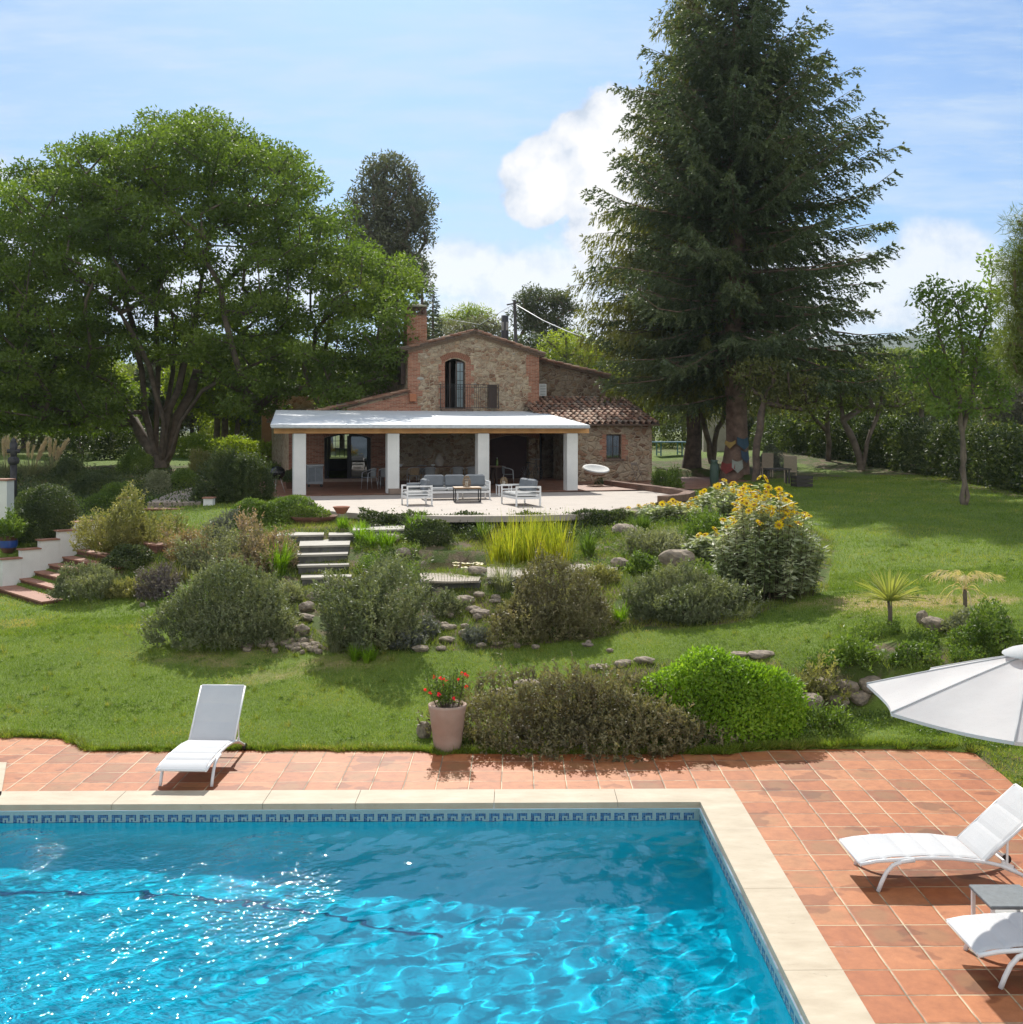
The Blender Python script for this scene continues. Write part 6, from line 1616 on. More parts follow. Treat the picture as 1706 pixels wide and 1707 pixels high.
# white wall returning to the left edge
wl = wroot('white_wall', (bx.x-1, bx.y, .4), 'white rendered wall at the left edge beside the garden stairs', 'wall')
a = bx-e_c*.05+e_w*.24; mb = MB(); b2 = a+Vector((-5, .3)); mb.prism([tuple(a), tuple(b2), tuple(b2+Vector((.0, .25))), tuple(a+Vector((0, .25)))], .2, .98); mb.build('masonry', whitep, wl)
MB().prism([tuple(a+Vector((.0, -.04))), tuple(b2+Vector((0, -.04))), tuple(b2+Vector((.0, .29))), tuple(a+Vector((0, .29)))], .982, 1.02).build('coping', terra, wl)
wp = G(5, 870); tw = empty('gate_pillar', wp, 0, 'white square pillar at the left edge below the dark cross', 'pillar'); MB().box((-.1, .2, .55), (.45, .45, 1.2)).build('shaft', whitep, tw); MB().box((-.1, .2, 1.18), (.52, .52, .05)).build('cap', terra, tw)
# blue glazed pot
g_ = G(14, 922); pt = empty('glazed_pot', (g_[0], g_[1], g_[2]), 0, 'brown pot with a blue glazed band at the left edge', 'pot')
MB().lathe([(.12, 0), (.2, .12), (.23, .3), (.21, .42), (.24, .45), (.2, .45), (.18, .36)], (0, 0, 0), 20).build('body', simple('brown_glaze', (.10, .05, .03), .4), pt)
MB().lathe([(.205, .14), (.228, .2), (.236, .28), (.234, .33)], (0, 0, 0), 20).build('glaze_band', simple('blue_glaze', (.03, .08, .30), .35), pt)
v, fc, rn = shrub_mesh(.35, .3, .4, rs, 'loose', .8); v[:, 2] += .42; link('foliage', mesh_np('foliage', v, fc, rn), SH['green'], pt)
# upper steps to the path
r = wroot('upper_steps', PZ(290, 868, 1.66), 'three terracotta steps between white posts, at the start of the gravel path', 'steps')
tm = MB(); rm = MB()
for i in range(3):
    z = 1.72+i*.15; ys_ = 32.0+.38*i; a = ((240-CX)/F*ys_, ys_); b = ((334-CX)/F*ys_, ys_); dp = .42
    tm.prism([(a[0], a[1]), (b[0], b[1]), (b[0], b[1]+dp), (a[0], a[1]+dp)], z-.03, z); rm.prism([(a[0], a[1]+.03), (b[0], b[1]+.03), (b[0], b[1]+dp), (a[0], a[1]+dp)], z-.6, z-.032)
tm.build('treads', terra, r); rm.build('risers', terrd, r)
for px, lab in ((346, 'short white post right of the upper garden steps'), (206, 'short white post left of the upper garden steps')):
    b = PZ(px, 862, 1.75); o = empty('gate_post', b, 0, lab, 'post'); MB().box((0, .2, .25), (.28, .28, .6)).build('shaft', whitep, o); MB().box((0, .2, .57), (.34, .34, .04)).build('cap', terra, o)
# path
pth = [PZ(*q, 2.16)[:2] for q in ((246, 838), (335, 838), (338, 828), (372, 812), (330, 811), (290, 820))]
tag(MB().prism(pth, 1.9, 2.17).build('path', simple('gravel_path', (.33, .27, .22), .95, var=.15, nscale=30, bump=.5)), kind='structure')
# low curved stone kerb at the terrace's right corner
kb = wroot('stone_kerb', PZ(1080, 830, TZ), 'low curved stone kerb at the right corner of the terrace', 'kerb'); mb = MB(); pts = [PZ(px, py, TZ+.0)[:2] for px, py in ((1014, 809), (1050, 814), (1090, 819), (1125, 824), (1150, 829), (1140, 834), (1105, 838))]
for a, b in zip(pts[:-1], pts[1:]): mb.bar((a[0], a[1], TZ+.10), (b[0], b[1], TZ+.10), .38, .22)
mb.build('masonry', simple('kerb_stone', (.22, .13, .09), .9, var=.2, nscale=5, bump=.5), kb)

# ------------------------------------------------------------------ trees of the middle distance and beyond
def simple_tree(name, px, py, blobs_px, Y, label, mat, seed, ncl, per, L, W, rad, trunk_r, stems_px=None, bark=None, cat='tree', group=None, sp=.8, flat=.7, shell=.5, droop=.2, thick=.6):
    r = np.random.default_rng(seed); x = (px-CX)/F*Y; z0 = hz(x, Y); m = Y/F; B = []
    for bx, by, rx, ry in blobs_px: X, _, Z = P3(bx, by, Y); B.append((X, Y, Z, rx*m, max(rx, ry)*m*thick, ry*m, 1))
    C = spread(blob_points(B, ncl, r, shell), rad*sp); C = C[C[:, 2] > z0+.4]
    root = wroot(name, (x, Y, z0), label, cat, group); base = (x, Y, z0-.15)
    stems = [[P3(a, b, Y) for a, b in st] for st in (stems_px or [[(px, (py+blobs_px[0][1])/2), (blobs_px[0][0], blobs_px[0][1])]])]
    limbs(skeleton(base, stems, C, r, max(.35, rad*.9), .25, .012, 2.3, trunk_r)).build('trunk', bark or bark_g, root)
    s, q = clumpleaves(C, rad, per, L, W, r, flat=flat, droop=droop); leaf_obj('crown', [s], mat, root, [q]); return root
young = leaf_mat('young_leaves', [(.050, .095, .022), (.080, .14, .03), (.12, .19, .04), (.18, .25, .06)], .45, pscale=.6)
farg = leaf_mat('far_green', [(.040, .066, .022), (.066, .10, .03), (.10, .14, .04), (.15, .19, .055)], .35, pscale=.12)
farl = leaf_mat('far_lime', [(.08, .125, .018), (.12, .18, .024), (.18, .24, .034), (.25, .30, .05)], .42, pscale=.15)
fard = leaf_mat('far_dark', [(.026, .042, .022), (.042, .064, .030), (.064, .088, .040), (.09, .115, .052)], .25, pscale=.15)
farz = leaf_mat('far_olive', [(.075, .09, .055), (.115, .13, .08), (.16, .175, .11)], .3, pscale=.15)
Y_ = G(1607, 842)[1]
simple_tree('young_tree', 1607, 842, [(1600, 560, 62, 60), (1565, 620, 50, 45), (1655, 600, 48, 50), (1640, 500, 30, 40), (1553, 500, 26, 32), (1600, 680, 60, 22), (1660, 660, 30, 30), (1655, 445, 12, 22), (1590, 500, 30, 25)], Y_, 'slender young tree with thin open crown on the sunny right lawn', young, 41, 300, 62, .17, .075, .40, .075,
            [[(1606, 740), (1600, 670), (1575, 600), (1556, 520)], [(1608, 720), (1622, 640), (1640, 540), (1655, 450)], [(1600, 660), (1606, 560), (1600, 510)]], shell=.25)
Y_ = G(1437, 783)[1]
simple_tree('orchard_tree', 1437, 783, [(1420, 650, 60, 36), (1480, 640, 50, 34), (1440, 610, 60, 30), (1500, 670, 30, 20)], Y_, 'small fork stemmed tree in front of the middle of the hedge', farg, 42, 200, 60, .2, .09, .55, .16, [[(1425, 740), (1405, 700), (1400, 660)], [(1445, 740), (1462, 700), (1475, 650)]])
Y_ = G(1381, 768)[1]
simple_tree('orchard_tree', 1381, 768, [(1370, 660, 45, 34), (1345, 680, 30, 24), (1400, 650, 30, 30)], Y_, 'small tree with a straight pale trunk left of the fork stemmed one', farg, 43, 160, 60, .2, .09, .55, .13, [[(1381, 720), (1378, 690)]])
Y_ = G(1258, 803)[1]+.5
simple_tree('leaning_tree', 1256, 803, [(1290, 640, 50, 26), (1325, 665, 40, 22), (1270, 620, 40, 24), (1340, 640, 40, 20)], Y_, 'thin leaning tree just right of the thick fir trunk', cyp_m, 44, 170, 60, .2, .07, .5, .15, [[(1262, 740), (1270, 690), (1280, 650)]], bark_d)
simple_tree('bare_stem_tree', 1188, 775, [(1185, 660, 36, 30), (1150, 670, 30, 22), (1215, 650, 24, 30)], 56, 'small pale barked tree seen between the two conifer trunks', farg, 45, 110, 50, .2, .09, .5, .14, [[(1184, 740), (1176, 700), (1160, 670)], [(1190, 735), (1204, 700), (1212, 660)]])
simple_tree('pine_tree', 1800, 800, [(1712, 470, 30, 60), (1735, 560, 55, 70), (1702, 590, 30, 40), (1760, 430, 60, 70), (1722, 380, 22, 40)], 27, 'long needled pine reaching in from the right edge', leaf_mat('pine_needles', [(.06, .09, .025), (.09, .13, .03), (.13, .17, .045)], .3), 46, 700, 260, .22, .016, .45, .2, None, bark_r, sp=.55)
simple_tree('eucalyptus_tree', 640, 760, [(650, 300, 44, 40), (620, 350, 44, 46), (670, 350, 48, 44), (640, 410, 54, 40), (690, 385, 34, 26), (610, 390, 34, 36), (660, 450, 50, 26), (700, 350, 14, 16), (640, 275, 26, 14), (690, 450, 26, 30)], 88, 'tall narrow dark eucalyptus rising behind the house chimney', leaf_mat('eucalyptus_leaves', [(.050, .066, .042), (.08, .10, .060), (.13, .15, .09)], .22, pscale=.3), 47, 620, 130, .36, .13, 1.0, .55, [[(642, 600), (645, 480), (645, 360)]], sp=.75, shell=.5, thick=.8)
def far_conifer(px, pyb, pyt, wpx, Y, label, mat, seed, slope=-.1):
    r = np.random.default_rng(seed); x = (px-CX)/F*Y; z0 = hz(x, Y); zt = CAMZ-(pyt-HY)/F*Y; root = wroot('cedar_tree', (x, Y, z0), label, 'tree')
    MB().tube([(x, Y, z0), (x, Y, zt)], [.3, .03], 8).build('trunk', bark_d, root); P = []; D = []; Rm = wpx*.5*Y/F
    for w in range(30):
        t = w/30; z = z0+(zt-z0)*(.12+.88*t)
        for k in range(6):
            a = r.random()*6.28; L = Rm*(1-t)**.8*r.uniform(.7, 1.1)+.1; d = np.array([math.cos(a), math.sin(a), slope]); n = int(L*26); s = r.random(n); P.append(np.array([x, Y, z])+d*(L*s)[:, None]+r.normal(0, .07, (n, 3))); D.append(nrm(d+rdir(n, r)*.6))
    P = np.concatenate(P); v, f = leaves(P, np.concatenate(D), .3, .1, r); leaf_obj('crown', [(v, f)], mat, root)
far_conifer(704, 740, 428, 72, 74, 'dark flat branched cedar peeping out above the chimney', fard, 51)
far_conifer(722, 740, 470, 60, 90, 'small pointed conifer right of the cedar above the chimney', fard, 52)
simple_tree('stone_pine', 905, 720, [(905, 500, 44, 16), (880, 520, 26, 14), (940, 512, 26, 14), (905, 540, 40, 16), (930, 560, 30, 20), (895, 487, 22, 8)], 95, 'umbrella crowned stone pine with a slanting trunk behind the gable', fard, 53, 600, 170, .32, .11, .9, .22, [[(872, 620), (868, 560), (890, 520)]], bark_r)
simple_tree('round_pine', 775, 720, [(780, 525, 36, 10), (760, 535, 30, 10), (800, 535, 22, 8)], 115, 'small bright round topped pine beyond the chimney', farl, 54, 300, 130, .35, .1, 1.0, .3)
simple_tree('grey_tree', 800, 720, [(800, 550, 44, 16), (760, 560, 40, 16), (835, 565, 22, 16), (730, 560, 26, 26)], 100, 'greyish green tree right behind the gable ridge', farz, 55, 400, 130, .35, .1, 1.0, .3)
simple_tree('lime_bush_tree', 945, 720, [(945, 575, 40, 18), (985, 590, 34, 20), (920, 600, 30, 20), (1000, 640, 50, 40)], 82, 'lime green tree between the rear roof and the conifers', farl, 56, 350, 120, .32, .1, .9, .25)
simple_tree('dark_shrub_tree', 840, 720, [(860, 585, 30, 18), (885, 580, 30, 18)], 84, 'dark tree low behind the right gable slope', fard, 57, 250, 120, .3, .1, .8, .25)

# wood behind: three kinds of tree, each built once then copied, every one its own object
def proto(seed, mat, hgt, wid, kind):
    r = np.random.default_rng(seed); B = []
    for k in range(9):
        a = r.uniform(0, 6.28); q = r.uniform(.1, .55)*wid/2; B.append((math.cos(a)*q, math.sin(a)*q, hgt*r.uniform(.42, .8), wid*.26, wid*.26, hgt*.17, 1))
    C = spread(blob_points(B, 420, r, .6), .62); root = empty('woodland_tree', (0, 0, -500))
    limbs(skeleton((0, 0, -.3), [[(.1, 0, hgt*.3), (0, .1, hgt*.6)]], C, r, .9, .25, .012, 2.3, .2)).build('trunk', bark_g, root)
    s, q = clumpleaves(C, .74, 125, .27, .12, r, flat=.7, droop=.2); leaf_obj('crown', [s], mat, root, [q]); return root
protos = [proto(61, farl, 7, 6.5, 0), proto(62, farg, 8, 7, 1), proto(63, fard, 8.5, 6, 2), proto(64, farz, 6.5, 6, 3)]
KIND = ['lime green', 'mid green', 'dark green', 'grey green']
used = set()
def wood(px, Y, scale, k, where, grp, zoff=0):
    x = (px-CX)/F*Y; z = hz(x, Y)+zoff; p = protos[k]; lab = '%s %s' % (KIND[k], where)
    rzz = random.uniform(0, 6.28); sc = (scale*random.uniform(.92, 1.1),)*2+(scale*random.uniform(.9, 1.1),)
    if k not in used: used.add(k); o = p; o.location = (x, Y, z); o.rotation_euler = (0, 0, rzz); o.scale = sc
    else: o = dup(p, (x, Y, z), rzz, sc)
    tag(o, lab, 'tree', grp+', '+KIND[k]); return o
random.seed(12)
for i in range(30):   # far left, behind the big tree
    wood(-60+i*19+random.uniform(-8, 8), random.choice([66, 74, 84, 96]), random.uniform(.72, 1.02), random.choice([0, 0, 1, 0, 2, 3]), 'tree in the wood seen through the big spreading tree', 'trees behind the spreading tree')
for i in range(14):   # behind the house
    wood(480+i*22+random.uniform(-10, 10), random.choice([72, 80, 92]), random.uniform(.75, .95), random.choice([0, 1, 1, 2]), 'tree behind the left side of the house', 'trees behind the house')
for i in range(13):
    wood(880+i*26+random.uniform(-8, 8), random.choice([80, 92, 104]), random.uniform(.85, 1.1), random.choice([1, 2, 3, 1]), 'tree behind the conifer trunks', 'trees behind the conifers')
for i in range(34):   # wooded rise on the right
    Yw = random.choice([92, 104, 118, 134, 150]); wood(1235+i*17+random.uniform(-8, 8), Yw, random.uniform(.8, 1.12)*(Yw/95)**.6, random.choice([1, 2, 1, 3, 0]), 'tree on the wooded rise beyond the right hedge', 'trees beyond the right hedge')

# long hedges
def hedge(px_pts, hgt, wdt, mat, label, seed, dens=420, name='hedge', cat='hedge', ls=.16):
    g = [np.array(G(*p)) for p in px_pts]; r = np.random.default_rng(seed); PP = []; NN = []
    for a, b in zip(g[:-1], g[1:]):
        L = np.linalg.norm((b-a)[:2]); n = int(L*(hgt*2+wdt)*dens); t = r.random(n); d = (b-a)/L; sd = np.array([-d[1], d[0], 0.]); th = r.uniform(-.25, math.pi+.25, n)
        bul = 1+.14*np.sin(t*L*1.7+seed)+.10*np.sin(t*L*4.1+1)+.06*r.normal(size=n)
        f = np.where(r.random(n) < .3, r.uniform(.5, .85, n), 1)*bul; off = np.cos(th)*wdt*.5*f; hh = np.clip(np.sin(th)*1.15, -.15, 1)*hgt*f
        PP.append(a+(b-a)*t[:, None]+sd*off[:, None]+np.array([0, 0, 1])*hh[:, None]); NN.append(nrm(sd*np.cos(th)[:, None]+np.array([0, 0, 1])*np.maximum(np.sin(th), 0)[:, None]))
    P = np.concatenate(PP); nn = np.concatenate(NN); D = nrm(nn*.6+rdir(len(P), r)*.9); root = wroot(name, tuple(g[0]), label, cat)
    v, f = leaves(P, D, ls*r.uniform(.6, 1.3, len(P)), ls*.53, r); leaf_obj('foliage', [(v, f)], mat, root)
    if ls < .12: return root
    mb = MB()
    for a, b in zip(g[:-1], g[1:])[:1] if False else list(zip(g[:-1], g[1:]))[:1]:
        L = np.linalg.norm((b-a)[:2])
        for i in range(1): q = a+(b-a)*(i/(L*1.2)); mb.tube([q-(0, 0, .2), q+(.05, 0, hgt*.6)], .03, 4, cap=False)
    mb.build('stems', twig_m, root)
hedge([(1270, 745), (1330, 753), (1420, 762), (1500, 775), (1600, 792), (1706, 812), (1860, 842)], 1.75, 2.4, SH['dark'], 'long dark shaggy hedge bordering the right lawn', 71, 330)
hedge([(1500, 748), (1600, 752), (1706, 764), (1850, 790)], 1.3, 3.0, SH['olive'], 'sunlit olive green hedge top just behind the dark one on the right', 72, 200)
hedge([(1190, 750), (1230, 748), (1290, 742)], 2.1, 1.6, SH['dark'], 'short dark hedge behind the fir trunk', 73, 300)
hedge([(300, 762), (360, 766), (420, 770), (470, 772)], 1.0, 1.4, farl, 'yellow green hedge in the sun right of the big trunk', 74, 250)
hedge([(90, 770), (180, 765), (240, 764)], 1.4, 1.6, SH['dark'], 'dark hedge behind the pampas grass', 75, 250)
hedge([(-80, 752), (60, 748), (180, 745), (300, 744), (420, 745), (500, 747)], 5.2, 4.5, farg, 'tall green thicket seen between the limbs of the spreading tree', 76, 130, 'thicket', 'thicket', .24)
hedge([(330, 752), (400, 752), (470, 754)], 2.4, 2.5, farl, 'bright lime thicket in the sun behind the left end of the porch', 77, 160, 'thicket', 'thicket', .2)
hedge([(1085, 748), (1150, 746), (1260, 744)], 3.0, 3.0, farg, 'green thicket behind the table tennis table', 78, 150, 'thicket', 'thicket', .22)
hedge([(600, 878), (680, 882), (780, 884), (880, 884), (980, 880), (1040, 872)], .42, .55, SH['dark'], 'dark ivy covering the face of the terrace edge', 79, 1500, 'ivy', 'ivy', .07)
# far ridge
def ridge(name, pts, Y, z0, mat, thick=200):
    mb = MB(); n = len(pts); V = []
    for px, py in pts: x, y, z = P3(px, py, Y); V += [(x, Y-thick*.9, z0), (x, Y-thick*.35, z0+(z-z0)*.7), (x, Y, z), (x, Y+thick, z0)]
    F_ = [(4*i+j, 4*i+4+j, 4*i+5+j, 4*i+1+j) for i in range(n-1) for j in range(3)]
    o = MB().add(V, F_, True).build(name, mat); tag(o, kind='structure'); return o
ridge('hill', [(-900, 660), (-500, 650), (0, 655), (400, 640), (800, 640), (1100, 600), (1300, 570), (1480, 562), (1560, 556), (1640, 568), (1800, 585), (2200, 610), (2900, 640)], 720, -2, simple('hill_scrub', (.06, .085, .06), .95, nscale=.05, c2=(.035, .055, .04)), 300)

# ------------------------------------------------------------------ lawn grass and wild growth (uncountable)
def in_view(x, y, m=3.0): return np.abs(x) < y*(860/F)+m
def grass(name, n, x0, x1, y0, y1, L, W, mat, pred=None, seed=3, falloff=1.0):
    r = np.random.default_rng(seed); y = y0+(y1-y0)*r.random(n)**falloff; x = x0+(x1-x0)*r.random(n); k = in_view(x, y)&(y > np.interp(x, _dx, _dy)+.01); x, y = x[k], y[k]
    if pred is not None: k = pred(x, y); x, y = x[k], y[k]
    if name == 'lawn_grass':
        dr_ = np.zeros(len(x))
        for P_ in DRYP: dr_ = np.maximum(dr_, inpoly(x, y, P_)*1.0)
        nz = np.sin(x*1.3+2*np.sin(y*.7))*np.sin(y*1.1+1.5*np.sin(x*.6))+.5*np.sin(x*3.7+y*2.9)*np.sin(y*4.1-x)+.3*r.normal(size=len(x)); dr_ = np.clip(dr_*.8+np.clip(nz-.75, 0, 1)*1.3, 0, 1)
        k = r.random(len(x)) > dr_*.55; x, y, dr_ = x[k], y[k], dr_[k]
    z = H(x, y)-.005; m = len(x); az = r.random(m)*6.28; w2 = W*.5*r.uniform(.7, 1.3, m); h_ = L*r.uniform(.5, 1.3, m); ln = r.normal(0, .45, (m, 2))
    d = np.stack([np.cos(az), np.sin(az), np.zeros(m)], 1); B = np.stack([x, y, z], 1)
    V = np.stack([B-d*w2[:, None], B+d*w2[:, None], B+np.concatenate([ln*h_[:, None], h_[:, None]], 1)], 1).reshape(-1, 3)
    rn_ = r.random(m)*.8+(dr_*.5 if name == 'lawn_grass' else 0)
    o = link(name, mesh_np(name, V, np.arange(m*3).reshape(-1, 3), np.clip(rn_, 0, 1.1)), mat); tag(o, kind='stuff'); return o
gm = leaf_mat('lawn_blades', [(.052, .096, .014), (.084, .148, .018), (.118, .188, .026), (.18, .22, .045), (.32, .27, .12)], .35, pscale=.55)
DRYP = [np.array([G(*p)[:2] for p in q]) for q in ([(220, 1102), (300, 1088), (430, 1090), (640, 1098), (560, 1110), (330, 1112)], [(395, 1150), (420, 1124), (560, 1110), (470, 1135)], [(1380, 1000), (1480, 990), (1700, 996), (1700, 1008), (1450, 1015)], [(0, 1035), (60, 1032), (60, 1045), (0, 1050)])]
gw = leaf_mat('weed_blades', [(.06, .095, .018), (.10, .15, .025), (.16, .20, .04), (.30, .27, .10)], .35, pscale=.7)
SOILP = [np.array([G(*p)[:2] for p in q]) for q in soilpx[:3]]
def on_lawn(x, y):
    m = np.ones(len(x), bool)
    for P in SOILP: m &= ~inpoly(x, y, P)
    m &= ~inpoly(x, y, TERR_ALL); return m
grass('lawn_grass', 620000, -12.5, 12.5, 13.3, 23.5, .038, .010, gm, on_lawn, 3, 1.25)
grass('lawn_grass', 340000, -17, 23, 22, 46, .06, .018, gm, on_lawn, 4, 1.2)
def in_soil(x, y):
    m = np.zeros(len(x), bool)
    for P in SOILP: m |= inpoly(x, y, P)
    s = np.sin(x*1.9+1)*np.cos(y*2.3)+np.sin(x*.9-y*1.1)+.35*np.sin(x*5+y*4); return m & (s > -.75) & (((x-PONDC[0])/1.8)**2+((y-PONDC[1])/1.4)**2 > 1)
grass('wild_grass', 260000, -11, 11, 13.4, 31, .10, .014, gw, in_soil, 5)
# edge of the lawn hanging over the terracotta
r = np.random.default_rng(8); n = 26000; ex_ = r.uniform(-8.5, 8, n); ey_ = np.interp(ex_, _dx, _dy)+np.abs(r.normal(0, .05, n))-.01-.05*np.clip(np.sin(ex_*5)+np.sin(ex_*13+1), 0, 2)*(r.random(n) < .35)
B = np.stack([ex_, ey_, np.full(n, .0)], 1); D = nrm(np.stack([r.normal(0, .4, n), r.normal(-.35, .4, n), r.uniform(.4, 1, n)], 1)); v, f = leaves(B, D, .07*r.uniform(.5, 1.3, n)*np.where(ex_ > 2.5, 1.9, 1), .010, r)
o = link('edge_grass', mesh_np('edge_grass', v, f, r.random(n)), gm); tag(o, kind='stuff')
# broad leaved ground cover over the rock garden and the right bank
def cover(name, polys_px, n, L, mat, seed, hh=.12, thr=.0):
    r = np.random.default_rng(seed); X = []; 
    for q in polys_px:
        P = np.array([G(*p)[:2] for p in q]); a = P.min(0); b = P.max(0); m = int(n/len(polys_px)); x = r.uniform(a[0], b[0], m); y = r.uniform(a[1], b[1], m); s = np.sin(x*2.7+seed)*np.cos(y*3.1)+.6*np.sin(x*6-y*5)
        k = inpoly(x, y, P)&(s > thr); X.append(np.stack([x[k], y[k], H(x[k], y[k])], 1))
    P = np.concatenate(X); P[:, 2] += np.abs(r.normal(0, hh, len(P))); D = nrm(rdir(len(P), r)+np.array([0, 0, .6])); v, f = leaves(P, D, L*r.uniform(.6, 1.3, len(P)), L*.5, r)
    o = link(name, mesh_np(name, v, f, r.random(len(f))), mat); tag(o, kind='stuff')
cover('ground_cover', [[(250, 1000), (330, 1060), (420, 1000), (500, 960), (490, 880), (380, 870), (300, 900)], [(590, 960), (700, 1000), (700, 900), (640, 880), (590, 890)], [(950, 950), (1200, 1000), (1250, 900), (1150, 860), (960, 870)]], 90000, .055, SH['green'], 2, .10, -.1)
cover('ground_cover', [[(640, 880), (800, 905), (1010, 900), (1000, 862), (860, 864), (640, 863)]], 26000, .07, SH['dark'], 3, .10, -.6)
cover('ground_cover', [[(1330, 1130), (1400, 1050), (1500, 1045), (1706, 1060), (1706, 1100), (1560, 1110)]], 40000, .045, SH['green'], 4, .07, .1)
cover('ground_cover', [[(1330, 1235), (1640, 1245), (1706, 1290), (1706, 1230), (1600, 1190), (1340, 1180)], [(720, 1240), (780, 1245), (770, 1215), (725, 1225)]], 30000, .045, SH['green'], 6, .05, .1)
cover('ground_cover', [[(0, 850), (330, 850), (330, 790), (0, 790)], [(330, 800), (470, 810), (470, 780), (330, 770)]], 60000, .10, SH['dark'], 7, .15, -.2)

# ------------------------------------------------------------------ planter
b = G(745, 1257); b = PZ(745, 1257, 0); b = (b[0], b[1]+.2, .0)
terp = simple('pale_terracotta', (.42, .30, .235), .8, var=.12, nscale=3, bump=.1, c2=(.33, .225, .17))
pt = empty('planter', (b[0], b[1]-.02, .0), 0, 'tall pale terracotta planter with red flowers at the edge of the deck', 'planter')
MB().lathe([(.165, 0), (.18, .01), (.20, .15), (.225, .33), (.228, .335), (.24, .50), (.262, .60), (.264, .63), (.245, .64), (.235, .60), (.0, .585)], (0, 0, 0), 40).build('pot', terp, pt)
MB().lathe([(.236, .592), (.1, .60), (0, .605)], (0, 0, 0), 20).build('soil', simple('potting_soil', (.10, .07, .05), .95, nscale=40, bump=.6), pt)
r = np.random.default_rng(2); st = MB(); PP = []; DD = []; tips = []
for k in range(22):
    a = r.random()*6.28; q = r.uniform(.02, .16); lean = r.uniform(.02, .16); h_ = r.uniform(.28, .60); p0 = np.array([math.cos(a)*q, math.sin(a)*q, .59]); p1 = p0+np.array([math.cos(a)*lean, math.sin(a)*lean, h_]); st.tube([p0, (p0+p1)/2+r.normal(0, .01, 3), p1], [.007, .005, .003], 4, cap=False)
    m = 85; t = .25+.78*r.random(m); PP.append(p0+(p1-p0)*t[:, None]+r.normal(0, .028, (m, 3))); DD.append(nrm(rdir(m, r)+np.array([0, 0, .4]))); tips.append(p1)
v, fc = leaves(np.concatenate(PP), np.concatenate(DD), .038, .020, r); fol = link('foliage', mesh_np('foliage', v, fc, r.random(len(fc))), SH['green'], pt); st.build('stems', twig_m, pt)
fm = leaf_mat('crimson_petals', [(.50, .02, .03), (.62, .04, .03), (.60, .03, .12)], .3)
fv = []; 
fl_me = None
for q in range(15):
    if fl_me is None:
        v, fc = leaves(np.zeros((12, 3)), nrm(rdir(12, r)+np.array([0, -.2, .5])), .032, .024, r); fl_me = mesh_np('flower', v, fc, r.random(12)); fl_me.materials.append(fm)
    o = bpy.data.objects.new('flower', fl_me); COL.objects.link(o); o.parent = pt; t_ = tips[q]; o.location = t_*np.array([1.1, 1.1, 1])+np.array([0, -.02, -.05*(q % 4)])
    o.rotation_euler = (0, 0, q)

# weeds and clover flecks in the lawn, ragged tufts along the paving
r = np.random.default_rng(31); n = 2600; x = r.uniform(-11, 11, n); y = 13.3+14*r.random(n)**1.3; k = in_view(x, y)&(y > np.interp(x, _dx, _dy)+.02)&on_lawn(x, y)&((np.sin(x*1.1+3)*np.cos(y*.9+x*.4)+.5*np.sin(x*3.1-y*2.2)) > .1)
x, y = x[k], y[k]; C_ = np.stack([x, y, H(x, y)+.015], 1); s_, q_ = clumpleaves(C_, r.uniform(.04, .12, len(C_)), 26, .030, .020, r, flat=.25)
o = leaf_obj('clover', [s_], SH['green'], None, [q_]); tag(o, kind='stuff')
n = 420; ex_ = r.uniform(-8.4, 8, n); ey_ = np.interp(ex_, _dx, _dy)+np.abs(r.normal(0, .07, n)); P_ = np.stack([ex_, ey_, np.zeros(n)], 1)
v, f, q_ = blades(P_, r, 16, .13, .008, .04, 1.0, .6); o = link('edge_weeds', mesh_np('edge_weeds', v, f, q_), gw); tag(o, kind='stuff')
n = 260; x = r.uniform(-10, 12, n); y = r.uniform(15.5, 27, n); k = in_view(x, y)&on_lawn(x, y); x, y = x[k], y[k]
v, f, q_ = blades(np.stack([x, y, H(x, y)], 1), r, 22, .12, .008, .05, 1.0, .6); o = link('lawn_tufts', mesh_np('lawn_tufts', v, f, q_), gw); tag(o, kind='stuff')

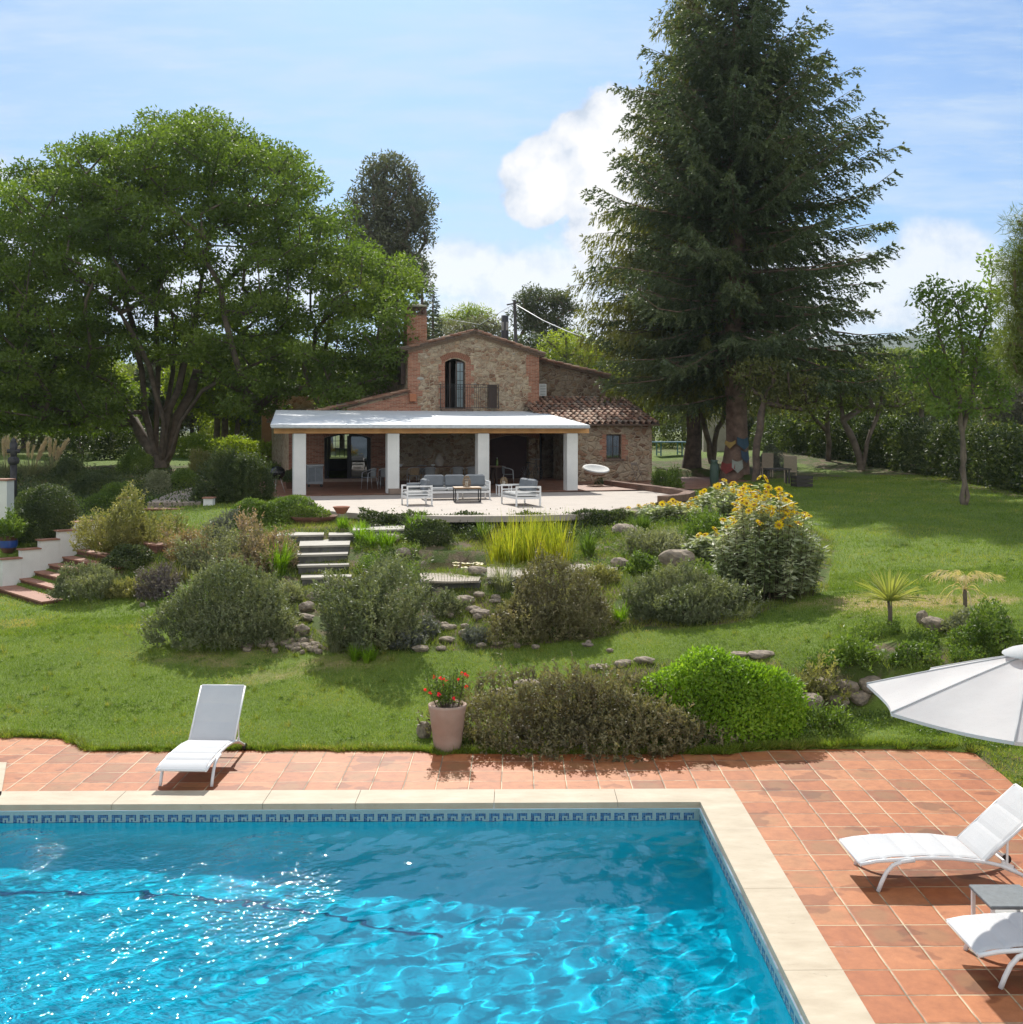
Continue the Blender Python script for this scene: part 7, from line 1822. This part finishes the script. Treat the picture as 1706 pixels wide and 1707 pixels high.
# ------------------------------------------------------------------ terrace furniture
grey_c = simple('grey_cushion', (.17, .185, .20), .9, var=.08, nscale=4, bump=.15, bscale=200); lgrey = simple('light_seat_cushion', (.42, .42, .41), .9, var=.05, nscale=4)
def TF(px, py): return PZ(px, py, TZ)
def cushion(mb, c, d, rz=0, ry=0, rx=0): mb.box(c, d, rz, rx, ry, bev=min(d)*.35)
def frame_seat(label, W, D, loc, rz, ncush, cat, roll=False):
    r = empty(cat.replace(' ', '_'), loc, rz, label, cat, 'white framed terrace seats'); fr = MB(); b = .045; h = .60; sh = .27
    for s in (-1, 1):
        x = s*(W/2-b/2); side = MB()
        for y in (-D/2+b/2, D/2-b/2): side.box((x, y, h/2), (b, b, h))
        for z in (h-b/2, .44, .33): side.box((x, 0, z), (b*.9, D-2*b, b*.8 if z < .5 else b))
        side.box((x, 0, .235), (b*.9, D-2*b, b)); side.build('armrest', white_metal, r)
    fr.box((0, -D/2+b/2, sh-.02), (W-2*b, b, .07)); fr.box((0, D/2-b/2, sh-.02), (W-2*b, b, .06))
    for z in (.42, .52): fr.box((0, D/2-b/2, z), (W-2*b, b*.8, b))
    if W > 1.6: fr.box((0, -D/2+b/2, .12), (b, b, .24)); fr.box((.3, D/2-b/2, .12), (b, b, .24))
    fr.box((0, 0, sh), (W-2*b, D-2*b, .02)); fr.build('seat_frame', white_metal, r); cw = (W-2*b-.02)/ncush
    for i in range(ncush):
        x = -W/2+b+.01+cw*(i+.5); m = MB(); cushion(m, (x, -.03, sh+.075), (cw-.012, D-.12, .11)); m.build('seat_cushion', lgrey, r)
        m = MB(); cushion(m, (x, D/2-.16, sh+.33), (cw-.02, .15, .40), rx=R(-10)); m.build('back_cushion', grey_c, r)
    if roll: m = MB().tube([(-W/2+.12, -D*.3, .56), (-W/2+.12, D*.3, .56)], .10, 14); m.build('bolster', grey_c, r)
    return r
a = Vector(TF(708, 834)); b_ = Vector(TF(818, 832.5)); ang = math.atan2(b_.y-a.y, b_.x-a.x)
frame_seat('three seat white sofa with grey cushions on the terrace', (b_-a).length, .85, tuple((a+b_)/2+Vector((-math.sin(ang), math.cos(ang), 0))*.42), ang, 3, 'garden sofa')
q = TF(693, 843); frame_seat('white armchair with a rolled grey cushion left of the terrace sofa', .80, .80, (q[0], q[1]+.45, TZ), R(-72), 1, 'garden armchair', True)
q = TF(862, 845); frame_seat('white two seat bench with grey cushions right of the coffee table', 1.5, .80, (q[0]+.12, q[1]+.95, TZ), R(-72), 2, 'garden bench')
# the backs face away from the table
q = TF(778, 838); ct = empty('coffee_table', (q[0], q[1]+.38, TZ), R(8), 'wooden topped coffee table with a black frame in front of the terrace sofa', 'coffee table'); cwid = .86; cd_ = .72; chh = .44
MB().box((0, 0, chh+.018), (cwid, cd_, .036), bev=.004).build('tabletop', simple('acacia_top', (.36, .22, .11), .55, nscale=6), ct)
fr = MB()
for z in (chh-.015, .03):
    for s in (-1, 1): fr.box((0, s*(cd_/2-.03), z), (cwid-.1, .03, .03)); fr.box((s*(cwid/2-.03), 0, z), (.03, cd_-.03, .03))
fr.build('frame', iron, ct)
for s in (-1, 1):
    for t_ in (-1, 1): MB().box((s*(cwid/2-.03), t_*(cd_/2-.03), chh/2), (.032, .032, chh-.04)).build('leg', iron, ct)
rattan = simple('rattan', (.36, .25, .14), .8, var=.25, nscale=40)
def lantern(loc, h, rad, label, top=True):
    r = empty('lantern', loc, 0, label, 'lantern'); m = MB(); n = 12
    prof = [(rad*.75, 0), (rad, h*.3), (rad*.9, h*.65), (rad*.5, h)]
    for k in range(n):
        for tw in (0, .5):
            pts = [(rr_*math.cos(2*math.pi*(k/n)+tw*(1 if i % 2 else -.0)), rr_*math.sin(2*math.pi*(k/n)+tw*(1 if i % 2 else -.0)), z) for i, (rr_, z) in enumerate(prof)]
            m.tube(pts, .005, 4, cap=False)
    for rr_, z in prof: m.tube([(rr_*math.cos(a*.3927), rr_*math.sin(a*.3927), z) for a in range(17)], .007, 5, cap=False)
    m.build('basket', rattan, r)
    MB().lathe([(rad*.35, .01), (rad*.35, h*.5), (0, h*.5)], (0, 0, 0), 12).build('candle', simple('wax', (.75, .72, .62), .5), r); return r
lq = ct.matrix_basis @ Vector((-.0, .1, chh+.037)); lantern(tuple(lq), .34, .13, 'rattan lantern standing on the coffee table')
q = TF(838, 826); st_ = empty('stool_table', (q[0]+.05, q[1], TZ), R(12), 'small white low table between the sofa and the right bench', 'side table'); MB().box((0, 0, .36), (.5, .5, .03)).build('tabletop', white_metal, st_)
for s in (-1, 1):
    for t_ in (-1, 1): MB().box((s*.22, t_*.22, .172), (.035, .035, .344)).build('leg', white_metal, st_)
lantern((q[0]+.05, q[1], TZ+.376), .26, .13, 'square topped wicker lantern on the low white table')

# porch: dining table, chairs, grill, hanging and potted things (house frame)
def hpt(s, D, z=TZ+.012): x, y = hw_(s, D); return (x, y, z)
def by_px(px, D): return hpt(sOf(px, D), D)
ds = 5.2; t0 = sOf(622, ds); t1 = sOf(838, ds); tl = t1-t0; dt = empty('dining_table', hpt((t0+t1)/2, ds), TH, 'long wooden dining table standing in the shade of the porch', 'dining table')
MB().box((0, 0, .745), (tl, .95, .05), bev=.006).build('tabletop', simple('table_wood', (.24, .14, .09), .6, nscale=4), dt)
for s in (-1, 1): m = MB(); m.box((s*(tl/2-.35), -.3, .36), (.09, .09, .72)); m.box((s*(tl/2-.35), .3, .36), (.09, .09, .72)); m.box((s*(tl/2-.35), 0, .68), (.09, .6, .08)); m.build('trestle', brownw, dt)
alu = simple('brushed_aluminium', (.55, .56, .57), .35, metal=.7, var=.03); weave = simple('grey_weave', (.30, .31, .31), .8, nscale=60)
def bistro(label, loc, rz, back=None):
    r = empty('bistro_chair', loc, rz, label, 'chair', 'aluminium chairs of the porch')
    MB().box((0, 0, .445), (.44, .42, .02), bev=.006).build('seat', weave, r)
    for s in (-1, 1): MB().tube([(s*.24, -.22, 0), (s*.225, -.2, .3), (s*.235, -.18, .62), (s*.24, -.05, .68), (s*.23, .16, .72)], .012, 6).build('leg', alu, r); MB().tube([(s*.23, .25, 0), (s*.2, .2, .44)], .012, 6).build('leg', alu, r)
    m = MB(); arc = [(.23*math.cos(a), .10+.16*math.sin(a), .72+.06*math.sin(a)) for a in [math.pi*i/10 for i in range(11)]]; m.tube(arc, .013, 6); m.build('back_rail', alu, r)
    m = MB(); vs = []; 
    for i in range(9): a = math.pi*(.15+.7*i/8); vs += [(.215*math.cos(a), .09+.155*math.sin(a), .47), (.225*math.cos(a), .10+.16*math.sin(a), .76)]
    m.add(vs, [(2*i, 2*i+1, 2*i+3, 2*i+2) for i in range(8)], True); m.add([(x, y+.012, z) for x, y, z in vs], [(2*i, 2*i+2, 2*i+3, 2*i+1) for i in range(8)], True); m.build('backrest', weave if back is None else back, r); return r
bistro('aluminium chair in front of the glazed arched door', by_px(616, 3.0), TH+R(-70))
bistro('aluminium chair half hidden behind the second pillar', by_px(642, 3.4), TH+R(180))
bistro('chair with a rattan back at the left end of the dining table', by_px(690, 4.1), TH+R(180), rattan)
bistro('chair at the middle of the dining table, facing the house', by_px(716, 4.3), TH+R(180))
bistro('chair at the dining table behind the middle of the sofa', by_px(762, 4.3), TH+R(180))
bistro('chair at the dining table left of the third pillar', by_px(786, 4.3), TH+R(180))
bistro('aluminium chair at the right end of the dining table', by_px(848, 4.2), TH+R(75))
bistro('chair on the far side of the dining table near its left end', by_px(705, 6.2), TH)
bistro('chair on the far side of the dining table near its right end', by_px(800, 6.2), TH)
p_ = Vector(hpt(sOf(733, ds), ds)); v_ = empty('ceramic_vase', (p_.x, p_.y, TZ+.782), 0, 'round pale ceramic vase on the dining table', 'vase'); MB().lathe([(.10, 0), (.17, .10), (.185, .22), (.14, .36), (.07, .44), (.075, .48), (.06, .48), (.05, .4)], (0, 0, 0), 20).build('body', simple('pale_ceramic', (.50, .42, .35), .7), v_)
MB().lathe([(.076, .478), (.082, .49), (.06, .495)], (0, 0, 0), 16).build('rim', simple('pale_ceramic_rim', (.40, .33, .27), .7), v_)
p_ = Vector(hpt(sOf(829, ds), ds)); v_ = empty('glass_bottle', (p_.x, p_.y, TZ+.782), 0, 'green glass bottle at the right end of the dining table', 'bottle'); MB().lathe([(.045, 0), (.048, .02), (.048, .18), (.018, .25), (.016, .32)], (0, 0, 0), 14).build('body', simple('bottle_green', (.20, .32, .04), .15), v_); MB().lathe([(.018, .31), (.018, .335), (0, .337)], (0, 0, 0), 10).build('cap', white_metal, v_)
for px, h_, lab in ((668, .10, 'small white bowl at the left part of the dining table'), (722, .08, 'small white cup beside the ceramic vase')):
    p_ = Vector(hpt(sOf(px, ds), ds)); o = MB().lathe([(.04, 0), (.08, h_*.6), (.09, h_), (.08, h_), (.05, .02)], (0, 0, 0), 16).build('bowl', white_metal, None, (p_.x, p_.y, TZ+.782)); tag(o, lab, 'bowl')
# stainless cabinet grill
sD = 5.2; s0 = sOf(511.5, sD); s1 = sOf(537.5, sD); gr_ = empty('gas_grill', hpt((s0+s1)/2, sD), TH, 'stainless steel grill cabinet beside the glazed arched door', 'grill'); gw_ = s1-s0; steel = simple('dull_steel', (.30, .32, .34), .4, metal=.6, var=.05)
MB().box((0, 0, .48), (gw_, .6, .72), bev=.01).build('cabinet', steel, gr_); MB().box((0, 0, .87), (gw_+.06, .66, .05), bev=.01).build('lid', simple('pale_steel', (.52, .54, .56), .35, metal=.5), gr_)
for s in (-1, 1): MB().box((s*.0+s*gw_*.24, -.31, .5), (gw_*.42, .02, .55)).build('door', simple('dark_steel', (.20, .22, .24), .4, metal=.6), gr_); MB().tube([(s*(gw_/2-.06), -.25, .06), (s*(gw_/2-.06), -.21, .06)], .055, 12).build('castor', black, gr_)
MB().tube([(-gw_*.4, -.34, .80), (gw_*.4, -.34, .80)], .015, 8).build('handle', alu, gr_)
# black kettle barbecue at the left outside of the porch
q = TF(462, 822); kb = empty('kettle_barbecue', (q[0], q[1], TZ-.0), 0, 'black kettle barbecue left of the first white pillar', 'barbecue'); bl = simple('black_enamel', (.012, .013, .014), .25, var=.1)
MB().lathe([(.02, .50), (.18, .54), (.27, .64), (.29, .74)], (0, 0, 0), 24).build('bowl', bl, kb); MB().lathe([(.295, .745), (.27, .86), (.16, .95), (.03, .98), (0, .98)], (0, 0, 0), 24).build('lid', bl, kb)
MB().tube([(-.05, 0, .98), (-.05, 0, 1.02), (.05, 0, 1.02), (.05, 0, .98)], .01, 6).build('handle', brownw, kb)
for k in range(3): a = k*2.094+.5; MB().tube([(.12*math.cos(a), .12*math.sin(a), .56), (.30*math.cos(a), .30*math.sin(a), 0)], .012, 6).build('leg', alu, kb)
q = TF(478, 818); sc2 = empty('potted_plant', (q[0]-.1, q[1]+1.2, TZ-.0), 0, 'dark potted plant in the shade between the barbecue and the house corner', 'potted plant'); MB().lathe([(.14, 0), (.2, .3), (.22, .32), (.18, .32), (.16, .25)], (0, 0, 0), 16).build('pot', simple('brown_glaze', (.1, .05, .03)), sc2); v, fc, rn = shrub_mesh(.3, .3, .45, rs, 'leafy', 1); v[:, 2] += .3; link('foliage', mesh_np('foliage', v, fc, rn), SH['dark'], sc2)
# papasan
s0 = sOf(993, 2.8); pp = empty('papasan_chair', hpt(s0, 2.8), TH+R(6), 'round white cushioned papasan chair in front of the right wing wall', 'chair')
m = MB().lathe([(0, .02), (.30, .03), (.50, .10), (.555, .17), (.54, .235), (.46, .20), (.25, .115), (0, .10)], (0, 0, 0), 32); m.xf(Matrix.Translation((0, 0, .50)) @ Matrix.Rotation(R(15), 4, 'X')); m.build('cushion', simple('papasan_white', (.62, .62, .60), .9, var=.06, nscale=6, bump=.4, bscale=5), pp)
m = MB(); 
for k in range(14): a = 2*math.pi*k/14; m.tube([(.56*math.cos(a), .56*math.sin(a), .17), (.34*math.cos(a), .34*math.sin(a), -.02), (.0, 0, -.06)], .008, 5, cap=False)
m.tube([(.565*math.cos(a*.2618), .565*math.sin(a*.2618), .17) for a in range(25)], .014, 6, cap=False); m.xf(Matrix.Translation((0, 0, .50)) @ Matrix.Rotation(R(15), 4, 'X')); m.build('basket', rattan, pp)
m = MB()
for k in range(4): a = k*1.571+.785; m.tube([(.33*math.cos(a), .33*math.sin(a), 0), (.12*math.cos(a), .12*math.sin(a), .2), (.30*math.cos(a), .30*math.sin(a), .42)], .012, 6, cap=False)
m.tube([(.33*math.cos(a*.5236), .33*math.sin(a*.5236), .012) for a in range(13)], .012, 6, cap=False); m.build('base', rattan, pp)
# folded wooden chair near the wing corner
q = by_px(1062, 5.4); fc_ = empty('folding_chair', q, TH+R(25), 'thin folding chair leaning by the corner of the right wing', 'chair'); gw2 = simple('grey_wood', (.25, .20, .16), .8)
MB().box((0, 0, .43), (.40, .36, .02)).build('seat', gw2, fc_)
for s in (-1, 1): MB().bar((s*.19, -.2, 0), (s*.19, .2, .85), .022).build('leg', gw2, fc_); MB().bar((s*.17, .22, 0), (s*.17, -.16, .43), .022).build('leg', gw2, fc_)
MB().box((0, .185, .78), (.38, .02, .12), rx=R(-25)).build('backrest', gw2, fc_)
# bicycle in front of the dark niche
q = by_px(886, 7.0); bk = empty('bicycle', q, TH+R(35), 'dark bicycle leaning in the shadow of the arched niche', 'bicycle'); bm_ = simple('bike_dark', (.03, .03, .035), .4)
for s in (-1, 1):
    w_ = MB().tube([(s*.5+.33*math.cos(a*.2618), 0, .34+.33*math.sin(a*.2618)) for a in range(25)], .014, 6, cap=False)
    wo = w_.build('wheel', black, bk); sp_ = MB()
    for k in range(12): a = k*.5236; sp_.bar((s*.5, 0, .34), (s*.5+.32*math.cos(a), 0, .34+.32*math.sin(a)), .004)
    sp_.build('spokes', alu, wo)
m = MB()
for a_, b__ in (((-.5, 0, .34), (-.12, 0, .32)), ((-.12, 0, .32), (-.22, 0, .80)), ((-.22, 0, .76), (.34, 0, .80)), ((-.12, 0, .32), (.34, 0, .74)), ((-.5, 0, .34), (-.2, 0, .74)), ((.5, 0, .34), (.32, 0, .95))): m.tube([a_, b__], .014, 6)
m.build('frame', simple('bike_frame', (.08, .09, .10), .4), bk); MB().box((-.23, 0, .84), (.24, .12, .05), bev=.015).build('saddle', black, bk); MB().tube([(.30, -.26, .98), (.32, 0, .96), (.30, .26, .98)], .012, 6).build('handlebar', alu, bk)
# fire bowl and terracotta bowl
rust = simple('rusty_steel', (.20, .085, .045), .85, c2=(.10, .045, .03), nscale=5, bump=.3)
q = PZ(520, 880, 1.74); fb = empty('fire_bowl', (q[0], q[1]+.35, 1.74), 0, 'wide shallow rusty fire bowl below the terrace edge', 'fire bowl'); k_ = 41*q[1]/F
MB().lathe([(.12, .03), (.45*k_/.6, .06), (.85*k_, .20), (k_, .30), (k_*.98, .30), (.8*k_, .21), (.4*k_, .10), (0, .08)], (0, 0, 0), 36).build('bowl', rust, fb); MB().lathe([(.22, 0), (.16, .05), (.10, .07)], (0, 0, 0), 20).build('foot', rust, fb)
q = TF(568, 857); tb = empty('terracotta_bowl', (q[0], q[1]+.15, TZ), 0, 'small terracotta bowl on the terrace edge above the rusty fire bowl', 'bowl'); MB().lathe([(.11, 0), (.15, .05), (.21, .15), (.225, .17), (.225, .20), (.20, .20), (.17, .12), (0, .05)], (0, 0, 0), 28).build('body', simple('red_terracotta', (.42, .17, .10), .75, nscale=4), tb); MB().lathe([(.226, .172), (.24, .185), (.226, .198)], (0, 0, 0), 28).build('rim', simple('red_terracotta_rim', (.46, .20, .12), .75), tb)

# ------------------------------------------------------------------ garden things by the conifers
q = G(1116, 760); pgt = empty('table_tennis_table', q, R(6), 'pale blue table tennis table left of the hanging conifer trunk', 'table tennis table'); blue = simple('table_blue', (.16, .36, .52), .5)
tw_ = 54*q[1]/F; MB().box((0, 0, .76), (tw_, 1.5, .05)).build('tabletop', blue, pgt); MB().box((0, 0, .795), (tw_+.02, .02, .02)).build('line', white_metal, pgt)
for s in (-1, 1): m = MB(); m.bar((s*tw_*.33, -.5, 0), (s*tw_*.33, -.5, .73), .06); m.bar((s*tw_*.33, .5, 0), (s*tw_*.33, .5, .73), .06); m.bar((s*tw_*.33, -.5, .2), (s*tw_*.33, .5, .2), .05); m.build('leg', blue, pgt)
q = (17.3*(1193-CX)/600*0+(1193-CX)/F*66, 66, hz((1193-CX)/F*66, 66)); gh = empty('garden_shed', q, R(-8), 'pale rendered shed glimpsed between the conifer trunks', 'shed'); MB().box((0, 0, 1.3), (1.5, 2, 2.7)).build('wall', simple('pale_render', (.42, .38, .32), .9, nscale=2), gh); MB().box((0, 0, 2.7), (1.8, 2.3, .10)).build('roof', terra, gh)
def wicker(px, py, label, rz, mat=None):
    q = G(px, py); r = empty('wicker_chair', q, rz, label, 'chair', 'wicker chairs under the fir'); m_ = mat or simple('wicker', (.30, .24, .17), .85, nscale=30, bump=.4)
    MB().box((0, 0, .42), (.50, .48, .06), bev=.02).build('seat', m_, r); MB().box((0, .23, .75), (.50, .05, .62), bev=.02, rx=R(-8)).build('backrest', m_, r)
    for s in (-1, 1):
        MB().box((s*.24, 0, .62), (.05, .46, .04), bev=.01).build('armrest', m_, r)
        for t_ in (-1, 1): MB().box((s*.22, t_*.2, .2), (.045, .045, .40)).build('leg', m_, r)
wicker(1278, 800, 'wicker chair left of the small dark table under the fir', R(180)); wicker(1318, 804, 'wicker chair right of the small dark table under the fir', R(165))
q = G(1296, 808); r = empty('garden_table', q, 0, 'small dark wooden table between the two wicker chairs', 'table'); MB().box((0, 0, .60), (.95, .6, .05)).build('tabletop', dkm, r)
for s in (-1, 1):
    for t_ in (-1, 1): MB().box((s*.4, t_*.22, .29), (.06, .06, .57)).build('leg', dkm, r)
q = G(1337, 812); r = empty('log_crate', q, R(10), 'dark low wooden crate at the right of the wicker chairs', 'crate'); m = MB(); 
for z in (.08, .22, .36): m.box((0, -.25, z), (.62, .03, .11)); m.box((0, .25, z), (.62, .03, .11)); m.box((-.30, 0, z), (.03, .47, .11)); m.box((.30, 0, z), (.03, .47, .11))
m.build('slats', dkm, r); MB().box((0, 0, .06), (.56, .46, .03)).build('bottom', dkm, r); MB().tube([(-.33, -.2, .5), (-.33, .2, .5), (-.33, .2, 0)], .015, 5).build('rail', dkm, r)
# coloured cloths round the fir trunk
fx, fy, fz = P3(1225, 803, FY)[0], FY, hz((1225-CX)/F*FY, FY)
for (a0, a1, z0_, z1_, colr, lab) in ((-2.9, -1.75, .05, .62, (.28, .06, .05), 'red cloth tied low round the fir trunk'), (-1.95, -1.2, .10, .72, (.36, .38, .32), 'white and green cloth triangle low on the fir trunk'), (-1.6, -.5, 1.15, 1.75, (.05, .10, .14), 'blue cloth wrapped round the fir trunk'), (-2.5, -1.7, 1.2, 1.6, (.42, .28, .08), 'ochre cloth on the left of the fir trunk'), (-1.3, -.4, .55, 1.15, (.06, .09, .14), 'dark navy cloth hanging under the blue one on the fir trunk')):
    n = 9; vs = []
    for i in range(n):
        a = a0+(a1-a0)*i/(n-1); rr_ = .60+.012*math.sin(i*2.1)+.03*(z0_ < .3); dz_ = .10*math.sin(math.pi*i/(n-1)); vs += [(fx+rr_*math.cos(a)*1.12, fy+rr_*1.12*math.sin(a), fz+z0_+.25*abs(2*i/(n-1)-1)), (fx+rr_*math.cos(a), fy+rr_*math.sin(a), fz+z1_-dz_)]
    c_ = tuple(x for x in (fx+.6*math.cos((a0+a1)/2), fy+.6*math.sin((a0+a1)/2), fz+z0_)); r = wroot('trunk_cloth', c_, lab, 'cloth'); m = MB(); m.add(vs, [(2*i, 2*i+2, 2*i+3, 2*i+1) for i in range(n-1)], True); nv = [(x+.012*(x-fx), y+.012*(y-fy), z) for x, y, z in vs]; m.add(nv, [(2*i, 2*i+1, 2*i+3, 2*i+2) for i in range(n-1)], True); m.build('fabric', simple('cloth_%d' % int(z1_*100+abs(a0)*7), colr, .9, nscale=6), r)
# dark watering tank
q = G(1191, 812); r = empty('garden_urn', q, 0, 'dark green narrow urn between the two conifer trunks', 'urn'); MB().lathe([(.14, 0), (.17, .3), (.16, .8), (.12, .95), (.15, 1.0), (.11, 1.0)], (0, 0, 0), 16).build('body', simple('urn_green', (.03, .06, .04), .5), r); MB().lathe([(.125, .98), (.155, 1.01), (.12, 1.03)], (0, 0, 0), 16).build('rim', simple('urn_rim', (.05, .08, .05), .5), r)
# old cross at the left edge
q = G(23, 830); crs = empty('stone_cross', (q[0], q[1], q[2]), R(4), 'dark weathered stone cross standing above the white wall on the left', 'cross'); dst = simple('lichen_stone', (.075, .07, .07), .95, c2=(.03, .03, .035), nscale=8, bump=.7); k_ = q[1]/F
MB().tube([(0, 0, 0), (0, 0, 60*k_)], [5.5*k_, 5.5*k_], 8, wob=.12).build('shaft', dst, crs)
MB().lathe([(0, -9*k_), (8*k_, -5*k_), (9.5*k_, 0), (8*k_, 5*k_), (0, 9*k_)], (0, 0, 62*k_), 14).build('boss', dst, crs)
m = MB(); m.tube([(0, 0, 66*k_), (0, 0, 92*k_)], [5*k_, 6*k_], 8, wob=.12); m.tube([(-10*k_, 0, 78*k_), (10*k_, 0, 78*k_)], [3.5*k_, 3.5*k_], 8, wob=.1); m.lathe([(0, 0), (5*k_, 2*k_), (3.5*k_, 8*k_), (0, 11*k_)], (0, 0, 90*k_), 10); m.build('head', dst, crs)
# poles and wires behind the house
pxx, pyy = (861-CX)/F*78, 78; r = wroot('utility_pole', (pxx, pyy, hz(pxx, pyy)), 'slanting wooden utility pole with a crossarm behind the gable', 'utility pole'); zt = CAMZ-(500-HY)/F*78
a = Vector(((866-CX)/F*78, 78, hz(pxx, pyy)-.3)); b_ = Vector(((858-CX)/F*78, 78, zt)); MB().tube([a, b_], [.16, .11], 8).build('shaft', dkm, r); MB().bar(b_+Vector((-.55, 0, -.35)), b_+Vector((.45, 0, -.15)), .09).build('crossarm', dkm, r)
MB().tube([b_+Vector((.05, 0, -.3)), Vector(((905-CX)/F*70, 70, CAMZ-(534-HY)/F*70)), Vector(((945-CX)/F*66, 66, CAMZ-(552-HY)/F*66)), Vector(((1010-CX)/F*60, 60, CAMZ-(575-HY)/F*60))], .03, 5).build('cable', simple('grey_cable', (.45, .46, .47), .5), r)
MB().tube([b_+Vector((-.05, 0, -.3)), Vector(((800-CX)/F*76, 76, CAMZ-(541-HY)/F*76)), Vector(((735-CX)/F*74, 74, CAMZ-(530-HY)/F*74))], .02, 5).build('cable', simple('grey_cable', (.45, .46, .47), .5), r)
s0 = sOf(842, HD+7); z0 = zOf(842, 570, HD+7); x, y = hw_(s0, HD+7); r = wroot('metal_flue', (x, y, z0-1), 'dark metal flue with a pale box on the roof behind the gable', 'flue'); m_px = y/F
MB().tube([(x, y, z0-1.0), (x, y, z0+44*m_px)], 6*m_px, 10).build('pipe', simple('sooty_metal', (.05, .05, .055), .6), r); MB().box((x, y, z0+26*m_px), (11*m_px, 11*m_px, 14*m_px)).build('box', simple('zinc_box', (.30, .31, .30), .6), r)

# ------------------------------------------------------------------ haze
hm = bpy.data.materials.new('haze'); hm.use_nodes = True; hm.node_tree.nodes.clear(); N, M, MIX, SM, NOISE, RAMP = node_kit(hm.node_tree)
vp = N('ShaderNodeVolumePrincipled', ins={'Color': (.80, .88, 1.0, 1), 'Density': .00012, 'Anisotropy': .35}); N('ShaderNodeOutputMaterial', ins={'Volume': vp.outputs[0]})
tag(MB().box((0, 560, 37), (1960, 1260, 80)).build('haze', hm), kind='stuff')
